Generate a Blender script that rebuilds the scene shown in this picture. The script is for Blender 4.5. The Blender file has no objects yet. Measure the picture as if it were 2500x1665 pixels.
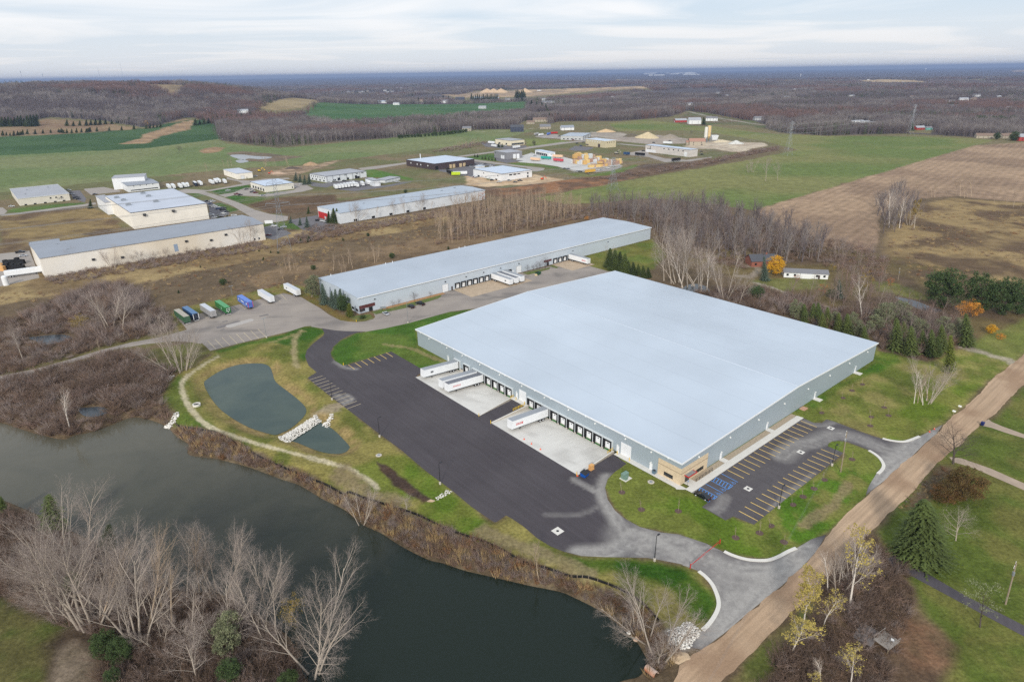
import bpy, math, random
import numpy as np
from mathutils import Vector, Matrix
from mathutils.geometry import delaunay_2d_cdt
R_ = math.radians
random.seed(7)
sc = bpy.context.scene
COL = sc.collection
# ---------------------------------------------------------------- camera
FPX, PITCH, ROLL, CAMH = 1566.41,22.65,-0.8915,108.0
cd = bpy.data.cameras.new("camera")
cd.sensor_width = 36.0
cd.lens = FPX / 2500 * 36
cd.clip_start, cd.clip_end = 1.0,120000.0
cam = bpy.data.objects.new("camera", cd)
COL.objects.link(cam)
_p, _r = R_(PITCH), R_(ROLL)
_rr = np.array([math.cos(_r), math.sin(_r), 0])
_dn = np.array([-math.sin(_r), math.cos(_r), 0])
_fw = np.array([0,0,1.0])
RW = np.stack([_rr, _fw * math.cos(_p) - _dn * math.sin(_p), -(_fw * math.sin(_p) + _dn * math.cos(_p))])
m = Matrix.Identity(4)
for i in range(3):
 m[i][0], m[i][1], m[i][2] = RW[i][0], -RW[i][1], -RW[i][2]
m[2][3] = CAMH
cam.matrix_world = m
sc.camera = cam
# survey sheets: the site was measured on enlarged sheets (origin x, y, scale)
CR = dict(A=(0,0,2.8),B=(830,0,2.8),C=(1660,0,2.8),D=(0,550,2.8),E=(830,550,2.8),F=(1660,550,2.8),G=(0,1105,2.8),H=(830,1105,2.8),I=(1660,1105,2.8),
 J=(0,400,5.6),K=(400,390,5.6),L=(760,330,5.6),M=(1140,280,5.6),N=(1480,250,5.6),O=(740,640,6.533),Q=(1080,560,5.6),R=(1680,1000,5.6),S=(2080,960,5.6),
 T=(400,670,6.533),U=(1660,1280,5.6),V=(640,880,6.533),X=(1540,1440,6.968),Y=(1100,180,5.6),a=(980,800,7.128),b=(1200,940,6.534),c=(1460,1050,6.534),
 e=(1960,780,6.534),P=(0,0,1),d=(0,0,0.9416))
def px(s, x, y):
 a, b, k = CR[s]
 return (a + x / k, b + y / k)
def ray(q):
 return RW @ np.array([q[0] - 1250, q[1] - 832.5, FPX])
def flat(q, z=0.0):
 d = ray(q)
 dz = min(d[2], -1e-4 * abs(d[1]))
 t = (z - CAMH) / dz
 return np.array([d[0] * t, d[1] * t, z])
# ---------------------------------------------------------------- numeric noise
def _hash(ix, iy, s):
 n = (ix.astype(np.int64) * 374761393 + iy.astype(np.int64) * 668265263 + s * 974634777) & 0x7fffffff
 n = ((n ^ (n >> 13)) * 1274126177) & 0x7fffffff
 return ((n ^ (n >> 16)) & 0xffff) / 65535.0
def vnoise(x, y, s=0):
 ix, iy = np.floor(x), np.floor(y)
 fx, fy = x - ix, y - iy
 fx = fx * fx * (3 - 2 * fx); fy = fy * fy * (3 - 2 * fy)
 a = _hash(ix, iy, s); b = _hash(ix + 1, iy, s); c = _hash(ix, iy + 1, s); d = _hash(ix + 1, iy + 1, s)
 return a + (b - a) * fx + (c - a) * fy + (a - b - c + d) * fx * fy
def fbm(x, y, s=0, o=4):
 x = np.asarray(x, float); y = np.asarray(y, float)
 t = 0; a = 0.5; n = 0
 for i in range(o):
  t = t + a * vnoise(x, y, s + i * 17); n += a
  x = x * 2.03 + 5.1; y = y * 2.03 - 3.7; a *= 0.5
 return t / n
def sstep(a, b, x):
 t = np.clip((x - a) / (b - a), 0,1)
 return t * t * (3 - 2 * t)
def inpoly(X, Y, poly):
 ins = np.zeros(X.shape, bool)
 n = len(poly)
 for i in range(n):
  x0, y0 = poly[i][:2]; x1, y1 = poly[(i + 1) % n][:2]
  if y0 == y1: continue
  c = (y0 > Y) != (y1 > Y)
  ins ^= c & (X < (x1 - x0) * (Y - y0) / (y1 - y0) + x0)
 return ins
def segdist(X, Y, pts, closed):
 dd = np.full(X.shape, 1e18)
 n = len(pts)
 for i in range(n if closed else n - 1):
  x0, y0 = pts[i][:2]; x1, y1 = pts[(i + 1) % n][:2]
  ex, ey = x1 - x0, y1 - y0
  L2 = ex * ex + ey * ey + 1e-12
  t = np.clip(((X - x0) * ex + (Y - y0) * ey) / L2,0,1)
  dd = np.minimum(dd, (X - x0 - t * ex) ** 2 + (Y - y0 - t * ey) ** 2)
 return np.sqrt(dd)
def sdist(X, Y, poly):
 d = segdist(X, Y, poly, True)
 return np.where(inpoly(X, Y, poly), d, -d)
def spline(pts, n=5, closed=True):
 P = [np.array(p[:2], float) for p in pts]
 N = len(P); out = []
 rng = range(N) if closed else range(N - 1)
 for i in rng:
  if closed: p0, p1, p2, p3 = P[i - 1], P[i], P[(i + 1) % N], P[(i + 2) % N]
  else: p0, p1, p2, p3 = P[max(i - 1,0)], P[i], P[i + 1], P[min(i + 2, N - 1)]
  for k in range(n):
   t = k / n
   out.append(0.5 * (2 * p1 + (p2 - p0) * t + (2 * p0 - 5 * p1 + 4 * p2 - p3) * t * t + (3 * p1 - p0 - 3 * p2 + p3) * t ** 3))
 if not closed: out.append(P[-1])
 return out
def sheetpts(spec, z=0.0):
 """'D 1,2 3,4 | T 5,6' -> ground points"""
 out = []
 for part in spec.split('|'):
  tk = part.split()
  s = tk[0]
  for w in tk[1:]:
   x, y = w.split(',')
   out.append(flat(px(s, float(x), float(y)), z))
 return out
# ---------------------------------------------------------------- water bodies and terrain
LAKE_Z, POND_Z = -2.2,-1.6
LAKE = spline(sheetpts("D -900,1240 -300,1300 0,1350 130,1390 240,1425 430,1465 500,1440 640,1410 780,1360 900,1315 1000,1325 1080,1350 1150,1385 1200,1440 1290,1500"
  "| G 1290,15 1480,45 1700,100 1900,175 2050,225 2200,315 2352,390 | H 150,490 280,550 420,640 600,730 700,755 850,805 1000,840 1150,875 1300,910 1500,950 1600,990 1750,1065 1850,1135 1950,1220 2030,1295 2080,1380 2115,1445 2085,1475 2040,1530 1900,1570 1700,1700 1000,1900"
  "| G 2500,1900 2150,1620 2030,1420 1960,1240 1650,1050 1500,965 1250,950 1050,900 850,790 700,650 400,490 60,340 -200,250 -900,100", LAKE_Z), 4)
POND1 = spline(sheetpts("D 1395,1085 1420,1050 1520,990 1640,952 1780,945 1840,965 1862,1010 1885,1070 1960,1130 2030,1185 2085,1240 2092,1280 2060,1325 1990,1385 1900,1428 1840,1425 1700,1380 1560,1300 1480,1230 1430,1160", POND_Z), 4)
POND2 = spline(sheetpts("V 430,1265 640,1140 880,985 950,1000 1060,1050 1180,1140 1290,1250 1380,1350 1390,1400 1330,1460 1200,1490 1000,1470 800,1410 560,1310", POND_Z), 4)
# the main warehouse frame: x = along the gable wall (S to E), y = along the dock wall (S to W)
WS = np.array([46.778,151.304]); WX = np.array([0.76667,0.64204]); WY = np.array([-0.64204,0.76667])
WD, WL, WZ, WR = 127.25,136.1,7.3,9.7
WANG = math.atan2(WX[1], WX[0])
def wpt(x, y): return WS + WX * x + WY * y
PIT1 = [wpt(0.3,72.2), wpt(-18,69.3), wpt(-18,109.8), wpt(0.3,109.8)]
PIT2 = [wpt(0.3,24.2), wpt(-18,22.6), wpt(-18,62.6), wpt(0.3,63.8)]
PITZ = -1.3
_h0 = ray((150,235)); _h0 = _h0[:2] / np.linalg.norm(_h0[:2])
def hills(x, y):
 r = np.hypot(x, y)
 far = sstep(1250,2600, r)
 z = far * 34 * (fbm(x / 1500, y / 1500,3,3) - 0.42)
 a = x * _h0[0] + y * _h0[1]; b = x * _h0[1] - y * _h0[0]
 z = z + 84 * np.exp(-((a - 2900) / 900) ** 2 - (np.maximum(b - 330,0) / 430) ** 2 - (np.maximum(-b - 1300,0) / 500) ** 2) * (.86 + .28 * fbm(x / 420, y / 420,19,3)) * sstep(1400,2600, r)
 z = z * (1 - 0.75 * sstep(5000,9000, r))
 return z
def terrain(x, y):
 x = np.asarray(x, float); y = np.asarray(y, float)
 z = hills(x, y)
 for poly, wz, wid in ((LAKE, LAKE_Z, 7.0), (POND1, POND_Z, 6.5), (POND2, POND_Z, 5.0)):
  P = np.array([p[:2] for p in poly])
  bb = (x > P[:, 0].min() - wid) & (x < P[:, 0].max() + wid) & (y > P[:, 1].min() - wid) & (y < P[:, 1].max() + wid)
  if bb.any():
   sd = sdist(x[bb], y[bb], P) if x.ndim else sdist(x, y, P)
   h = np.where(sd > 0, wz - np.minimum(sd * 0.35,1.6), wz * (1 - sstep(0, wid, -sd)))
   if x.ndim: z[bb] = np.minimum(z[bb], h)
   else: z = np.minimum(z, h)
 return z
def tz(x, y):
 return float(terrain(np.array([x]), np.array([y]))[0])
def at(s, x, y, z=None):
 q = px(s, x, y)
 if z is not None: return flat(q, z)
 p = flat(q, 0.0)
 zz = 0.0
 for i in range(12):
  zz = 0.5 * zz + 0.5 * tz(p[0], p[1])
  p = flat(q, zz)
 return p
def standing(base, q):
 """height and sideways offset of a point seen at q that stands over base (vertical plane facing the viewer)"""
 b = np.array(base[:2]); D = np.linalg.norm(b); n = b / D
 d = ray(q)
 t = D / (d[0] * n[0] + d[1] * n[1])
 P = np.array([0,0, CAMH]) + d * t
 return P
# ---------------------------------------------------------------- colours and materials
def L_(c):
 c = c / 255.0
 return c / 12.92 if c <= 0.04045 else ((c + 0.055) / 1.055) ** 2.4
KALB = 0.92
def lin(rgb, k=None):
 k = KALB if k is None else k
 return tuple(L_(v) * k for v in rgb)
MATS = {}
def mat(name, rgb, rough=0.75, var=0.12, scale=1.5, metal=0.0, spec=0.35, rnd=0.0, tint=None, stripe=None, stripe2=None, coord='Object', trans=0.0, emit=None, detail=3.0):
 if name in MATS: return MATS[name]
 M = bpy.data.materials.new(name); M.use_nodes = True
 nt = M.node_tree; N = nt.nodes; LK = nt.links
 bs = N['Principled BSDF']
 bs.inputs['Roughness'].default_value = rough
 bs.inputs['Metallic'].default_value = metal
 bs.inputs['Specular IOR Level'].default_value = spec
 c = lin(rgb)
 tc = N.new('ShaderNodeTexCoord')
 nz = N.new('ShaderNodeTexNoise'); nz.inputs['Scale'].default_value = scale; nz.inputs['Detail'].default_value = detail
 if coord == 'World':
  geo = N.new('ShaderNodeNewGeometry'); LK.new(geo.outputs['Position'], nz.inputs['Vector'])
 else:
  LK.new(tc.outputs[coord], nz.inputs['Vector'])
 mr = N.new('ShaderNodeMapRange'); LK.new(nz.outputs['Fac'], mr.inputs['Value'])
 mr.inputs['From Min'].default_value = 0.3; mr.inputs['From Max'].default_value = 0.7
 mr.inputs['To Min'].default_value = 1 - var; mr.inputs['To Max'].default_value = 1 + var
 val = mr.outputs['Result']
 if rnd:
  oi = N.new('ShaderNodeObjectInfo')
  m2 = N.new('ShaderNodeMapRange'); LK.new(oi.outputs['Random'], m2.inputs['Value'])
  m2.inputs['To Min'].default_value = 1 - rnd; m2.inputs['To Max'].default_value = 1 + rnd
  mu = N.new('ShaderNodeMath'); mu.operation = 'MULTIPLY'
  LK.new(val, mu.inputs[0]); LK.new(m2.outputs['Result'], mu.inputs[1]); val = mu.outputs[0]
 for stp in (stripe, stripe2):
  if not stp: continue
  ax, per, amt = stp[:3]
  sx = N.new('ShaderNodeSeparateXYZ'); LK.new(tc.outputs['Object'], sx.inputs[0])
  k1 = N.new('ShaderNodeMath'); k1.operation = 'MULTIPLY'; LK.new(sx.outputs[ax], k1.inputs[0]); k1.inputs[1].default_value = 1.0 / per
  k2 = N.new('ShaderNodeMath'); k2.operation = 'FRACT'; LK.new(k1.outputs[0], k2.inputs[0])
  k3 = N.new('ShaderNodeMath'); k3.operation = 'LESS_THAN'; LK.new(k2.outputs[0], k3.inputs[0]); k3.inputs[1].default_value = 0.22 if len(stp) < 4 else stp[3]
  k4 = N.new('ShaderNodeMath'); k4.operation = 'MULTIPLY_ADD'; LK.new(k3.outputs[0], k4.inputs[0]); k4.inputs[1].default_value = -amt; k4.inputs[2].default_value = 1.0
  mu = N.new('ShaderNodeMath'); mu.operation = 'MULTIPLY'
  LK.new(val, mu.inputs[0]); LK.new(k4.outputs[0], mu.inputs[1]); val = mu.outputs[0]
 mx = N.new('ShaderNodeMix'); mx.data_type = 'RGBA'; mx.blend_type = 'MULTIPLY'; mx.inputs[0].default_value = 1
 base = N.new('ShaderNodeRGB'); base.outputs[0].default_value = (*c, 1)
 src = base.outputs[0]
 if tint:
  c2 = lin(tint)
  if rnd:
   fac = oi.outputs['Random']
  else:
   n2 = N.new('ShaderNodeTexNoise'); n2.inputs['Scale'].default_value = scale * 0.35
   LK.new(nz.inputs['Vector'].links[0].from_socket, n2.inputs['Vector'])
   r2 = N.new('ShaderNodeMapRange'); LK.new(n2.outputs['Fac'], r2.inputs['Value']); r2.inputs['From Min'].default_value = .38; r2.inputs['From Max'].default_value = .62
   fac = r2.outputs['Result']
  m3 = N.new('ShaderNodeMix'); m3.data_type = 'RGBA'
  LK.new(fac, m3.inputs[0]); LK.new(src, m3.inputs[6]); m3.inputs[7].default_value = (*c2,1); src = m3.outputs[2]
 LK.new(src, mx.inputs[6])
 cb = N.new('ShaderNodeCombineColor')
 for i in range(3): LK.new(val, cb.inputs[i])
 LK.new(cb.outputs[0], mx.inputs[7])
 LK.new(mx.outputs[2], bs.inputs['Base Color'])
 if emit:
  bs.inputs['Emission Color'].default_value = (*emit[0], 1); bs.inputs['Emission Strength'].default_value = emit[1]
 MATS[name] = M
 return M
# ---------------------------------------------------------------- mesh helpers
class MB:
 def __init__(s): s.v = []; s.f = []; s.mi = []
 def add(s, vs, fs, mi=0):
  b = len(s.v); s.v.extend([tuple(map(float, v)) for v in vs]); s.f.extend([tuple(b + i for i in f) for f in fs]); s.mi.extend([mi] * len(fs)); return s
 def box(s, x0, x1, y0, y1, z0, z1, mi=0, bottom=True):
  fs = [(4,5,6,7),(0,1,5,4),(1,2,6,5),(2,3,7,6),(3,0,4,7)] + ([(3,2,1,0)] if bottom else [])
  return s.add([(x0,y0,z0),(x1,y0,z0),(x1,y1,z0),(x0,y1,z0),(x0,y0,z1),(x1,y0,z1),(x1,y1,z1),(x0,y1,z1)], fs, mi)
 def hexa(s, p, mi=0):
  return s.add(p, [(4,5,6,7),(0,1,5,4),(1,2,6,5),(2,3,7,6),(3,0,4,7),(3,2,1,0)], mi)
 def prism(s, poly, z0, z1, mi=0):
  n = len(poly)
  vs = [(p[0], p[1], z0) for p in poly] + [(p[0], p[1], z1) for p in poly]
  return s.add(vs, [tuple(range(n - 1,-1,-1)), tuple(range(n, 2 * n))] + [(i, (i + 1) % n, n + (i + 1) % n, n + i) for i in range(n)], mi)
 def tube(s, p0, p1, r0, r1=None, n=8, mi=0, caps=True):
  r1 = r0 if r1 is None else r1
  p0 = np.array(p0, float); p1 = np.array(p1, float)
  d = p1 - p0; d = d / (np.linalg.norm(d) + 1e-9)
  a = np.array([0,0,1.0]) if abs(d[2]) < .9 else np.array([1.0,0,0])
  u = np.cross(d, a); u /= np.linalg.norm(u); w = np.cross(d, u)
  vs = []
  for p, r in ((p0, r0), (p1, r1)):
   for i in range(n):
    t = 2 * math.pi * i / n
    vs.append(p + (u * math.cos(t) + w * math.sin(t)) * r)
  fs = [((i + 1) % n, i, n + i, n + (i + 1) % n) for i in range(n)]
  if caps: fs += [tuple(range(n)), tuple(range(2 * n - 1, n - 1,-1))]
  return s.add(vs, fs, mi)
 def lathe(s, prof, n=16, c=(0,0), mi=0):
  vs = []; fs = []
  for r, z in prof:
   for i in range(n):
    t = 2 * math.pi * i / n; vs.append((c[0] + r * math.cos(t), c[1] + r * math.sin(t), z))
  for k in range(len(prof) - 1):
   for i in range(n):
    j = (i + 1) % n; fs.append((k * n + i, k * n + j, (k + 1) * n + j, (k + 1) * n + i))
  fs.append(tuple(range(n - 1,-1,-1))); fs.append(tuple((len(prof) - 1) * n + i for i in range(n)))
  return s.add(vs, fs, mi)
 def mesh(s, name, mats, smooth=False):
  me = bpy.data.meshes.new(name)
  me.from_pydata(s.v, [], s.f)
  for M in (mats if isinstance(mats, (list, tuple)) else [mats]): me.materials.append(M)
  if any(s.mi): me.polygons.foreach_set('material_index', s.mi)
  if smooth: me.polygons.foreach_set('use_smooth', [True] * len(me.polygons))
  me.update()
  return me
 def build(s, name, mats, parent=None, smooth=False):
  return link(name, s.mesh(name, mats, smooth), parent)
def link(name, me, parent=None):
 o = bpy.data.objects.new(name, me); COL.objects.link(o)
 if parent is not None: o.parent = parent
 return o
def tag(o, label=None, cat=None, group=None, kind=None):
 if label: o['label'] = label
 if cat: o['category'] = cat
 if group: o['group'] = group
 if kind: o['kind'] = kind
 return o
def thing(name, label, cat, loc=(0,0,0), rz=0.0, group=None):
 o = bpy.data.objects.new(name, None); COL.objects.link(o)
 o.empty_display_size = 0.5
 o.location = loc; o.rotation_euler = (0,0, rz)
 return tag(o, label, cat, group)
def np_mesh(name, V, F, mats, smooth=False, mi=None):
 V = np.asarray(V, np.float32); F = np.asarray(F, np.int32); k = F.shape[1]
 me = bpy.data.meshes.new(name)
 me.vertices.add(len(V)); me.vertices.foreach_set('co', V.ravel())
 me.loops.add(F.size); me.loops.foreach_set('vertex_index', F.ravel())
 me.polygons.add(len(F)); me.polygons.foreach_set('loop_start', np.arange(0, F.size, k, dtype=np.int32))
 me.polygons.foreach_set('loop_total', np.full(len(F), k, np.int32))
 for M in (mats if isinstance(mats, (list, tuple)) else [mats]): me.materials.append(M)
 if mi is not None: me.polygons.foreach_set('material_index', np.asarray(mi, np.int32))
 if smooth: me.polygons.foreach_set('use_smooth', np.ones(len(F), bool))
 me.update(calc_edges=True); me.validate()
 return me
def ground_sheet(name, pts, M, z, step=None, parent=None, colfn=None, kind='structure'):
 """flat polygon on the ground; with step it is triangulated on a grid so a per-vertex wear value can vary"""
 P = [Vector((float(p[0]), float(p[1]))) for p in pts]
 area = sum(P[i].x * P[(i + 1) % len(P)].y - P[(i + 1) % len(P)].x * P[i].y for i in range(len(P)))
 if area < 0: P = P[::-1]
 n = len(P)
 pts2 = list(P)
 if step:
  A = np.array([(p.x, p.y) for p in P])
  gx, gy = np.meshgrid(np.arange(A[:, 0].min(), A[:, 0].max(), step), np.arange(A[:, 1].min(), A[:, 1].max(), step))
  gx = gx.ravel() + (vnoise(gx.ravel() * 3.1, gy.ravel() * 3.1,5) - .5) * step * .3; gy = gy.ravel()
  keep = sdist(gx, gy, A) > step * 0.35
  pts2 += [Vector((float(x), float(y))) for x, y in zip(gx[keep], gy[keep])]
 r = delaunay_2d_cdt(pts2, [], [list(range(n))], 1,1e-4)
 V = [(v.x, v.y, z) for v in r[0]]
 me = bpy.data.meshes.new(name); me.from_pydata(V, [], [tuple(f) for f in r[2]])
 me.materials.append(M)
 if colfn is not None:
  A = np.array(V)
  w = colfn(A[:, 0], A[:, 1])
  at_ = me.attributes.new('wear', 'FLOAT', 'POINT'); at_.data.foreach_set('value', np.asarray(w, np.float32))
 me.update()
 o = link(name, me, parent)
 if parent is None and kind: o['kind'] = kind
 return o
def strip(name, pts, width, M, z, parent=None, kind='structure', spl=0, n=4):
 """ribbon along a ground line"""
 P = [np.array(p[:2], float) for p in pts]
 if spl: P = spline(P, n, False)
 Lf, Rt = [], []
 for i in range(len(P)):
  d = P[min(i + 1, len(P) - 1)] - P[max(i - 1,0)]; d /= np.linalg.norm(d); nrm = np.array([-d[1], d[0]])
  w = width / 2 if not callable(width) else width(i / (len(P) - 1)) / 2
  Lf.append(P[i] + nrm * w); Rt.append(P[i] - nrm * w)
 k = len(P)
 V = [(p[0], p[1], z) for p in Lf] + [(p[0], p[1], z) for p in Rt]
 me = bpy.data.meshes.new(name); me.from_pydata(V, [], [(k + i, k + i + 1, i + 1, i) for i in range(k - 1)])
 me.materials.append(M); me.update()
 o = link(name, me, parent)
 if parent is None and kind: o['kind'] = kind
 return o
# ---------------------------------------------------------------- light
sc.view_settings.view_transform = 'Standard'
sc.view_settings.look = 'None'
sc.view_settings.exposure = 0.33
sc.view_settings.gamma = 1.0
SUN_EL, SUN_AZ = 29.0,190.0            # compass bearing of the veiled sun, clockwise from +Y
W = bpy.data.worlds.new("World"); sc.world = W; W.use_nodes = True
nt = W.node_tree; N = nt.nodes; LK = nt.links
bg = N['Background']; bg.inputs['Strength'].default_value = 0.1
sky = N.new('ShaderNodeTexSky'); sky.sky_type = 'NISHITA'; sky.sun_disc = False
sky.sun_elevation = R_(SUN_EL); sky.sun_rotation = R_(SUN_AZ); sky.altitude = 300; sky.air_density = 1.0; sky.dust_density = 1.5
tc = N.new('ShaderNodeTexCoord')
sep = N.new('ShaderNodeSeparateXYZ'); LK.new(tc.outputs['Generated'], sep.inputs[0])
def wm(op, a, b=None, clamp=False):
 n = N.new('ShaderNodeMath'); n.operation = op; n.use_clamp = clamp
 for i, v in enumerate((a, b)):
  if v is None: continue
  if isinstance(v, (int, float)): n.inputs[i].default_value = v
  else: LK.new(v, n.inputs[i])
 return n.outputs[0]
zz = wm('MAXIMUM', sep.outputs[2], 0.0)
den = wm('ADD', zz, 0.045)
cmb = N.new('ShaderNodeCombineXYZ')
LK.new(wm('DIVIDE', sep.outputs[0], den), cmb.inputs[0]); LK.new(wm('DIVIDE', sep.outputs[1], den), cmb.inputs[1])
def wnoise(scale, detail, rot, sx, sy, dist=0.0):
 mp = N.new('ShaderNodeMapping'); mp.inputs['Rotation'].default_value = (0,0, R_(rot)); mp.inputs['Scale'].default_value = (sx, sy, 1)
 LK.new(cmb.outputs[0], mp.inputs[0])
 n = N.new('ShaderNodeTexNoise'); n.inputs['Scale'].default_value = scale; n.inputs['Detail'].default_value = detail; n.inputs['Roughness'].default_value = .55
 n.inputs['Distortion'].default_value = dist
 LK.new(mp.outputs[0], n.inputs['Vector']); return n.outputs['Fac']
n1 = wnoise(0.30,5,20,1.0,1.3,0.8)
n2 = wnoise(0.14,3,-15,1.0,1.6,0.5)
cov = wm('ADD', wm('MULTIPLY', n1,0.6), wm('MULTIPLY', n2,0.55))
mrc = N.new('ShaderNodeMapRange'); LK.new(cov, mrc.inputs[0]); mrc.inputs[1].default_value = 0.44; mrc.inputs[2].default_value = 0.68; mrc.interpolation_type = 'SMOOTHSTEP'
# a bright white veil with blue-grey thinner parts; near the horizon the veil is complete and a little warm
hz = N.new('ShaderNodeMapRange'); LK.new(zz, hz.inputs[0]); hz.inputs[1].default_value = 0.0; hz.inputs[2].default_value = 0.075
hz.inputs[3].default_value = 1.0; hz.inputs[4].default_value = 0.0
cloudc = N.new('ShaderNodeMix'); cloudc.data_type = 'RGBA'
LK.new(hz.outputs[0], cloudc.inputs[0])
cloudc.inputs[6].default_value = (7.8,7.95,8.1,1); cloudc.inputs[7].default_value = (7.35,7.25,7.1,1)
thin = N.new('ShaderNodeMix'); thin.data_type = 'RGBA'; thin.inputs[0].default_value = 0.18
thin.inputs[6].default_value = (5.5,6.3,7.3,1); LK.new(sky.outputs[0], thin.inputs[7])
mixc = N.new('ShaderNodeMix'); mixc.data_type = 'RGBA'
LK.new(wm('MAXIMUM', mrc.outputs[0], wm('MULTIPLY', hz.outputs[0], 0.75)), mixc.inputs[0])
LK.new(thin.outputs[2], mixc.inputs[6]); LK.new(cloudc.outputs[2], mixc.inputs[7])
LK.new(mixc.outputs[2], bg.inputs['Color'])
sd = bpy.data.lights.new("sun", 'SUN'); sd.energy = 2.2; sd.angle = R_(7); sd.color = (1.0,0.95,0.87)
sun = bpy.data.objects.new("sun", sd); COL.objects.link(sun)
_az = R_(SUN_AZ); _el = R_(SUN_EL)
sdir = Vector((math.sin(_az) * math.cos(_el), math.cos(_az) * math.cos(_el), math.sin(_el)))
sun.rotation_euler = sdir.to_track_quat('Z', 'Y').to_euler()
# ---------------------------------------------------------------- ground
GM = bpy.data.materials.new('ground_cover'); GM.use_nodes = True
nt = GM.node_tree; N = nt.nodes; LK = nt.links
bs = N['Principled BSDF']; bs.inputs['Roughness'].default_value = 0.95; bs.inputs['Specular IOR Level'].default_value = 0.1
at1 = N.new('ShaderNodeAttribute'); at1.attribute_name = 'col'
at2 = N.new('ShaderNodeAttribute'); at2.attribute_name = 'furrow'
geo = N.new('ShaderNodeNewGeometry')
def gn(scale, lo, hi, a, b, detail=4):
 n = N.new('ShaderNodeTexNoise'); n.inputs['Scale'].default_value = scale; n.inputs['Detail'].default_value = detail; n.inputs['Roughness'].default_value = .65
 LK.new(geo.outputs['Position'], n.inputs['Vector'])
 r = N.new('ShaderNodeMapRange'); LK.new(n.outputs['Fac'], r.inputs[0])
 for i, v in enumerate((lo, hi, a, b)): r.inputs[i + 1].default_value = v
 return r.outputs[0]
def gm(op, a, b):
 n = N.new('ShaderNodeMath'); n.operation = op
 for i, v in enumerate((a, b)):
  if isinstance(v, (int, float)): n.inputs[i].default_value = v
  else: LK.new(v, n.inputs[i])
 return n.outputs[0]
fine = gn(1.1,.3,.7,.64,1.36,6); mid = gn(0.13,.35,.65,.8,1.2); big = gn(0.018,.35,.65,.92,1.08)
wv = N.new('ShaderNodeTexWave'); wv.inputs['Scale'].default_value = 0.045; wv.inputs['Distortion'].default_value = 2.0; wv.inputs['Detail'].default_value = 2; wv.inputs['Detail Scale'].default_value = .25
mp = N.new('ShaderNodeMapping'); _fa = flat(px('d', 1960,565)); _fb = flat(px('d', 2290,345)); mp.inputs['Rotation'].default_value = (0,0, -(math.atan2(_fb[1]-_fa[1], _fb[0]-_fa[0]) + math.pi/2)); LK.new(geo.outputs['Position'], mp.inputs[0]); LK.new(mp.outputs[0], wv.inputs[0])
fur = gm('SUBTRACT', 1.0, gm('MULTIPLY', gm('MULTIPLY', gm('MULTIPLY', wv.outputs['Fac'], gn(.02,.35,.65,.3,1.0)), 0.2), at2.outputs['Fac']))
tot = gm('MULTIPLY', gm('MULTIPLY', gm('MULTIPLY', fine, mid), big), fur)
cb = N.new('ShaderNodeCombineColor')
for i in range(3): LK.new(tot, cb.inputs[i])
mx = N.new('ShaderNodeMix'); mx.data_type = 'RGBA'; mx.blend_type = 'MULTIPLY'; mx.inputs[0].default_value = 1
LK.new(at1.outputs['Color'], mx.inputs[6]); LK.new(cb.outputs[0], mx.inputs[7]);
# dead straw blades here and there
st = gn(0.55,.56,.72,0,.55,6)
m4 = N.new('ShaderNodeMix'); m4.data_type = 'RGBA'; LK.new(gm('MULTIPLY', st, 0.6), m4.inputs[0]); LK.new(mx.outputs[2], m4.inputs[6])
stc = N.new('ShaderNodeMix'); stc.data_type = 'RGBA'; stc.inputs[0].default_value = .3; LK.new(mx.outputs[2], stc.inputs[6]); stc.inputs[7].default_value = (.30,.25,.15,1)
LK.new(stc.outputs[2], m4.inputs[7])
LK.new(m4.outputs[2], bs.inputs['Base Color'])
bmp = N.new('ShaderNodeBump'); bmp.inputs['Strength'].default_value = 0.5; bmp.inputs['Distance'].default_value = 0.3
LK.new(fine, bmp.inputs['Height']); LK.new(bmp.outputs[0], bs.inputs['Normal'])
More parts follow.
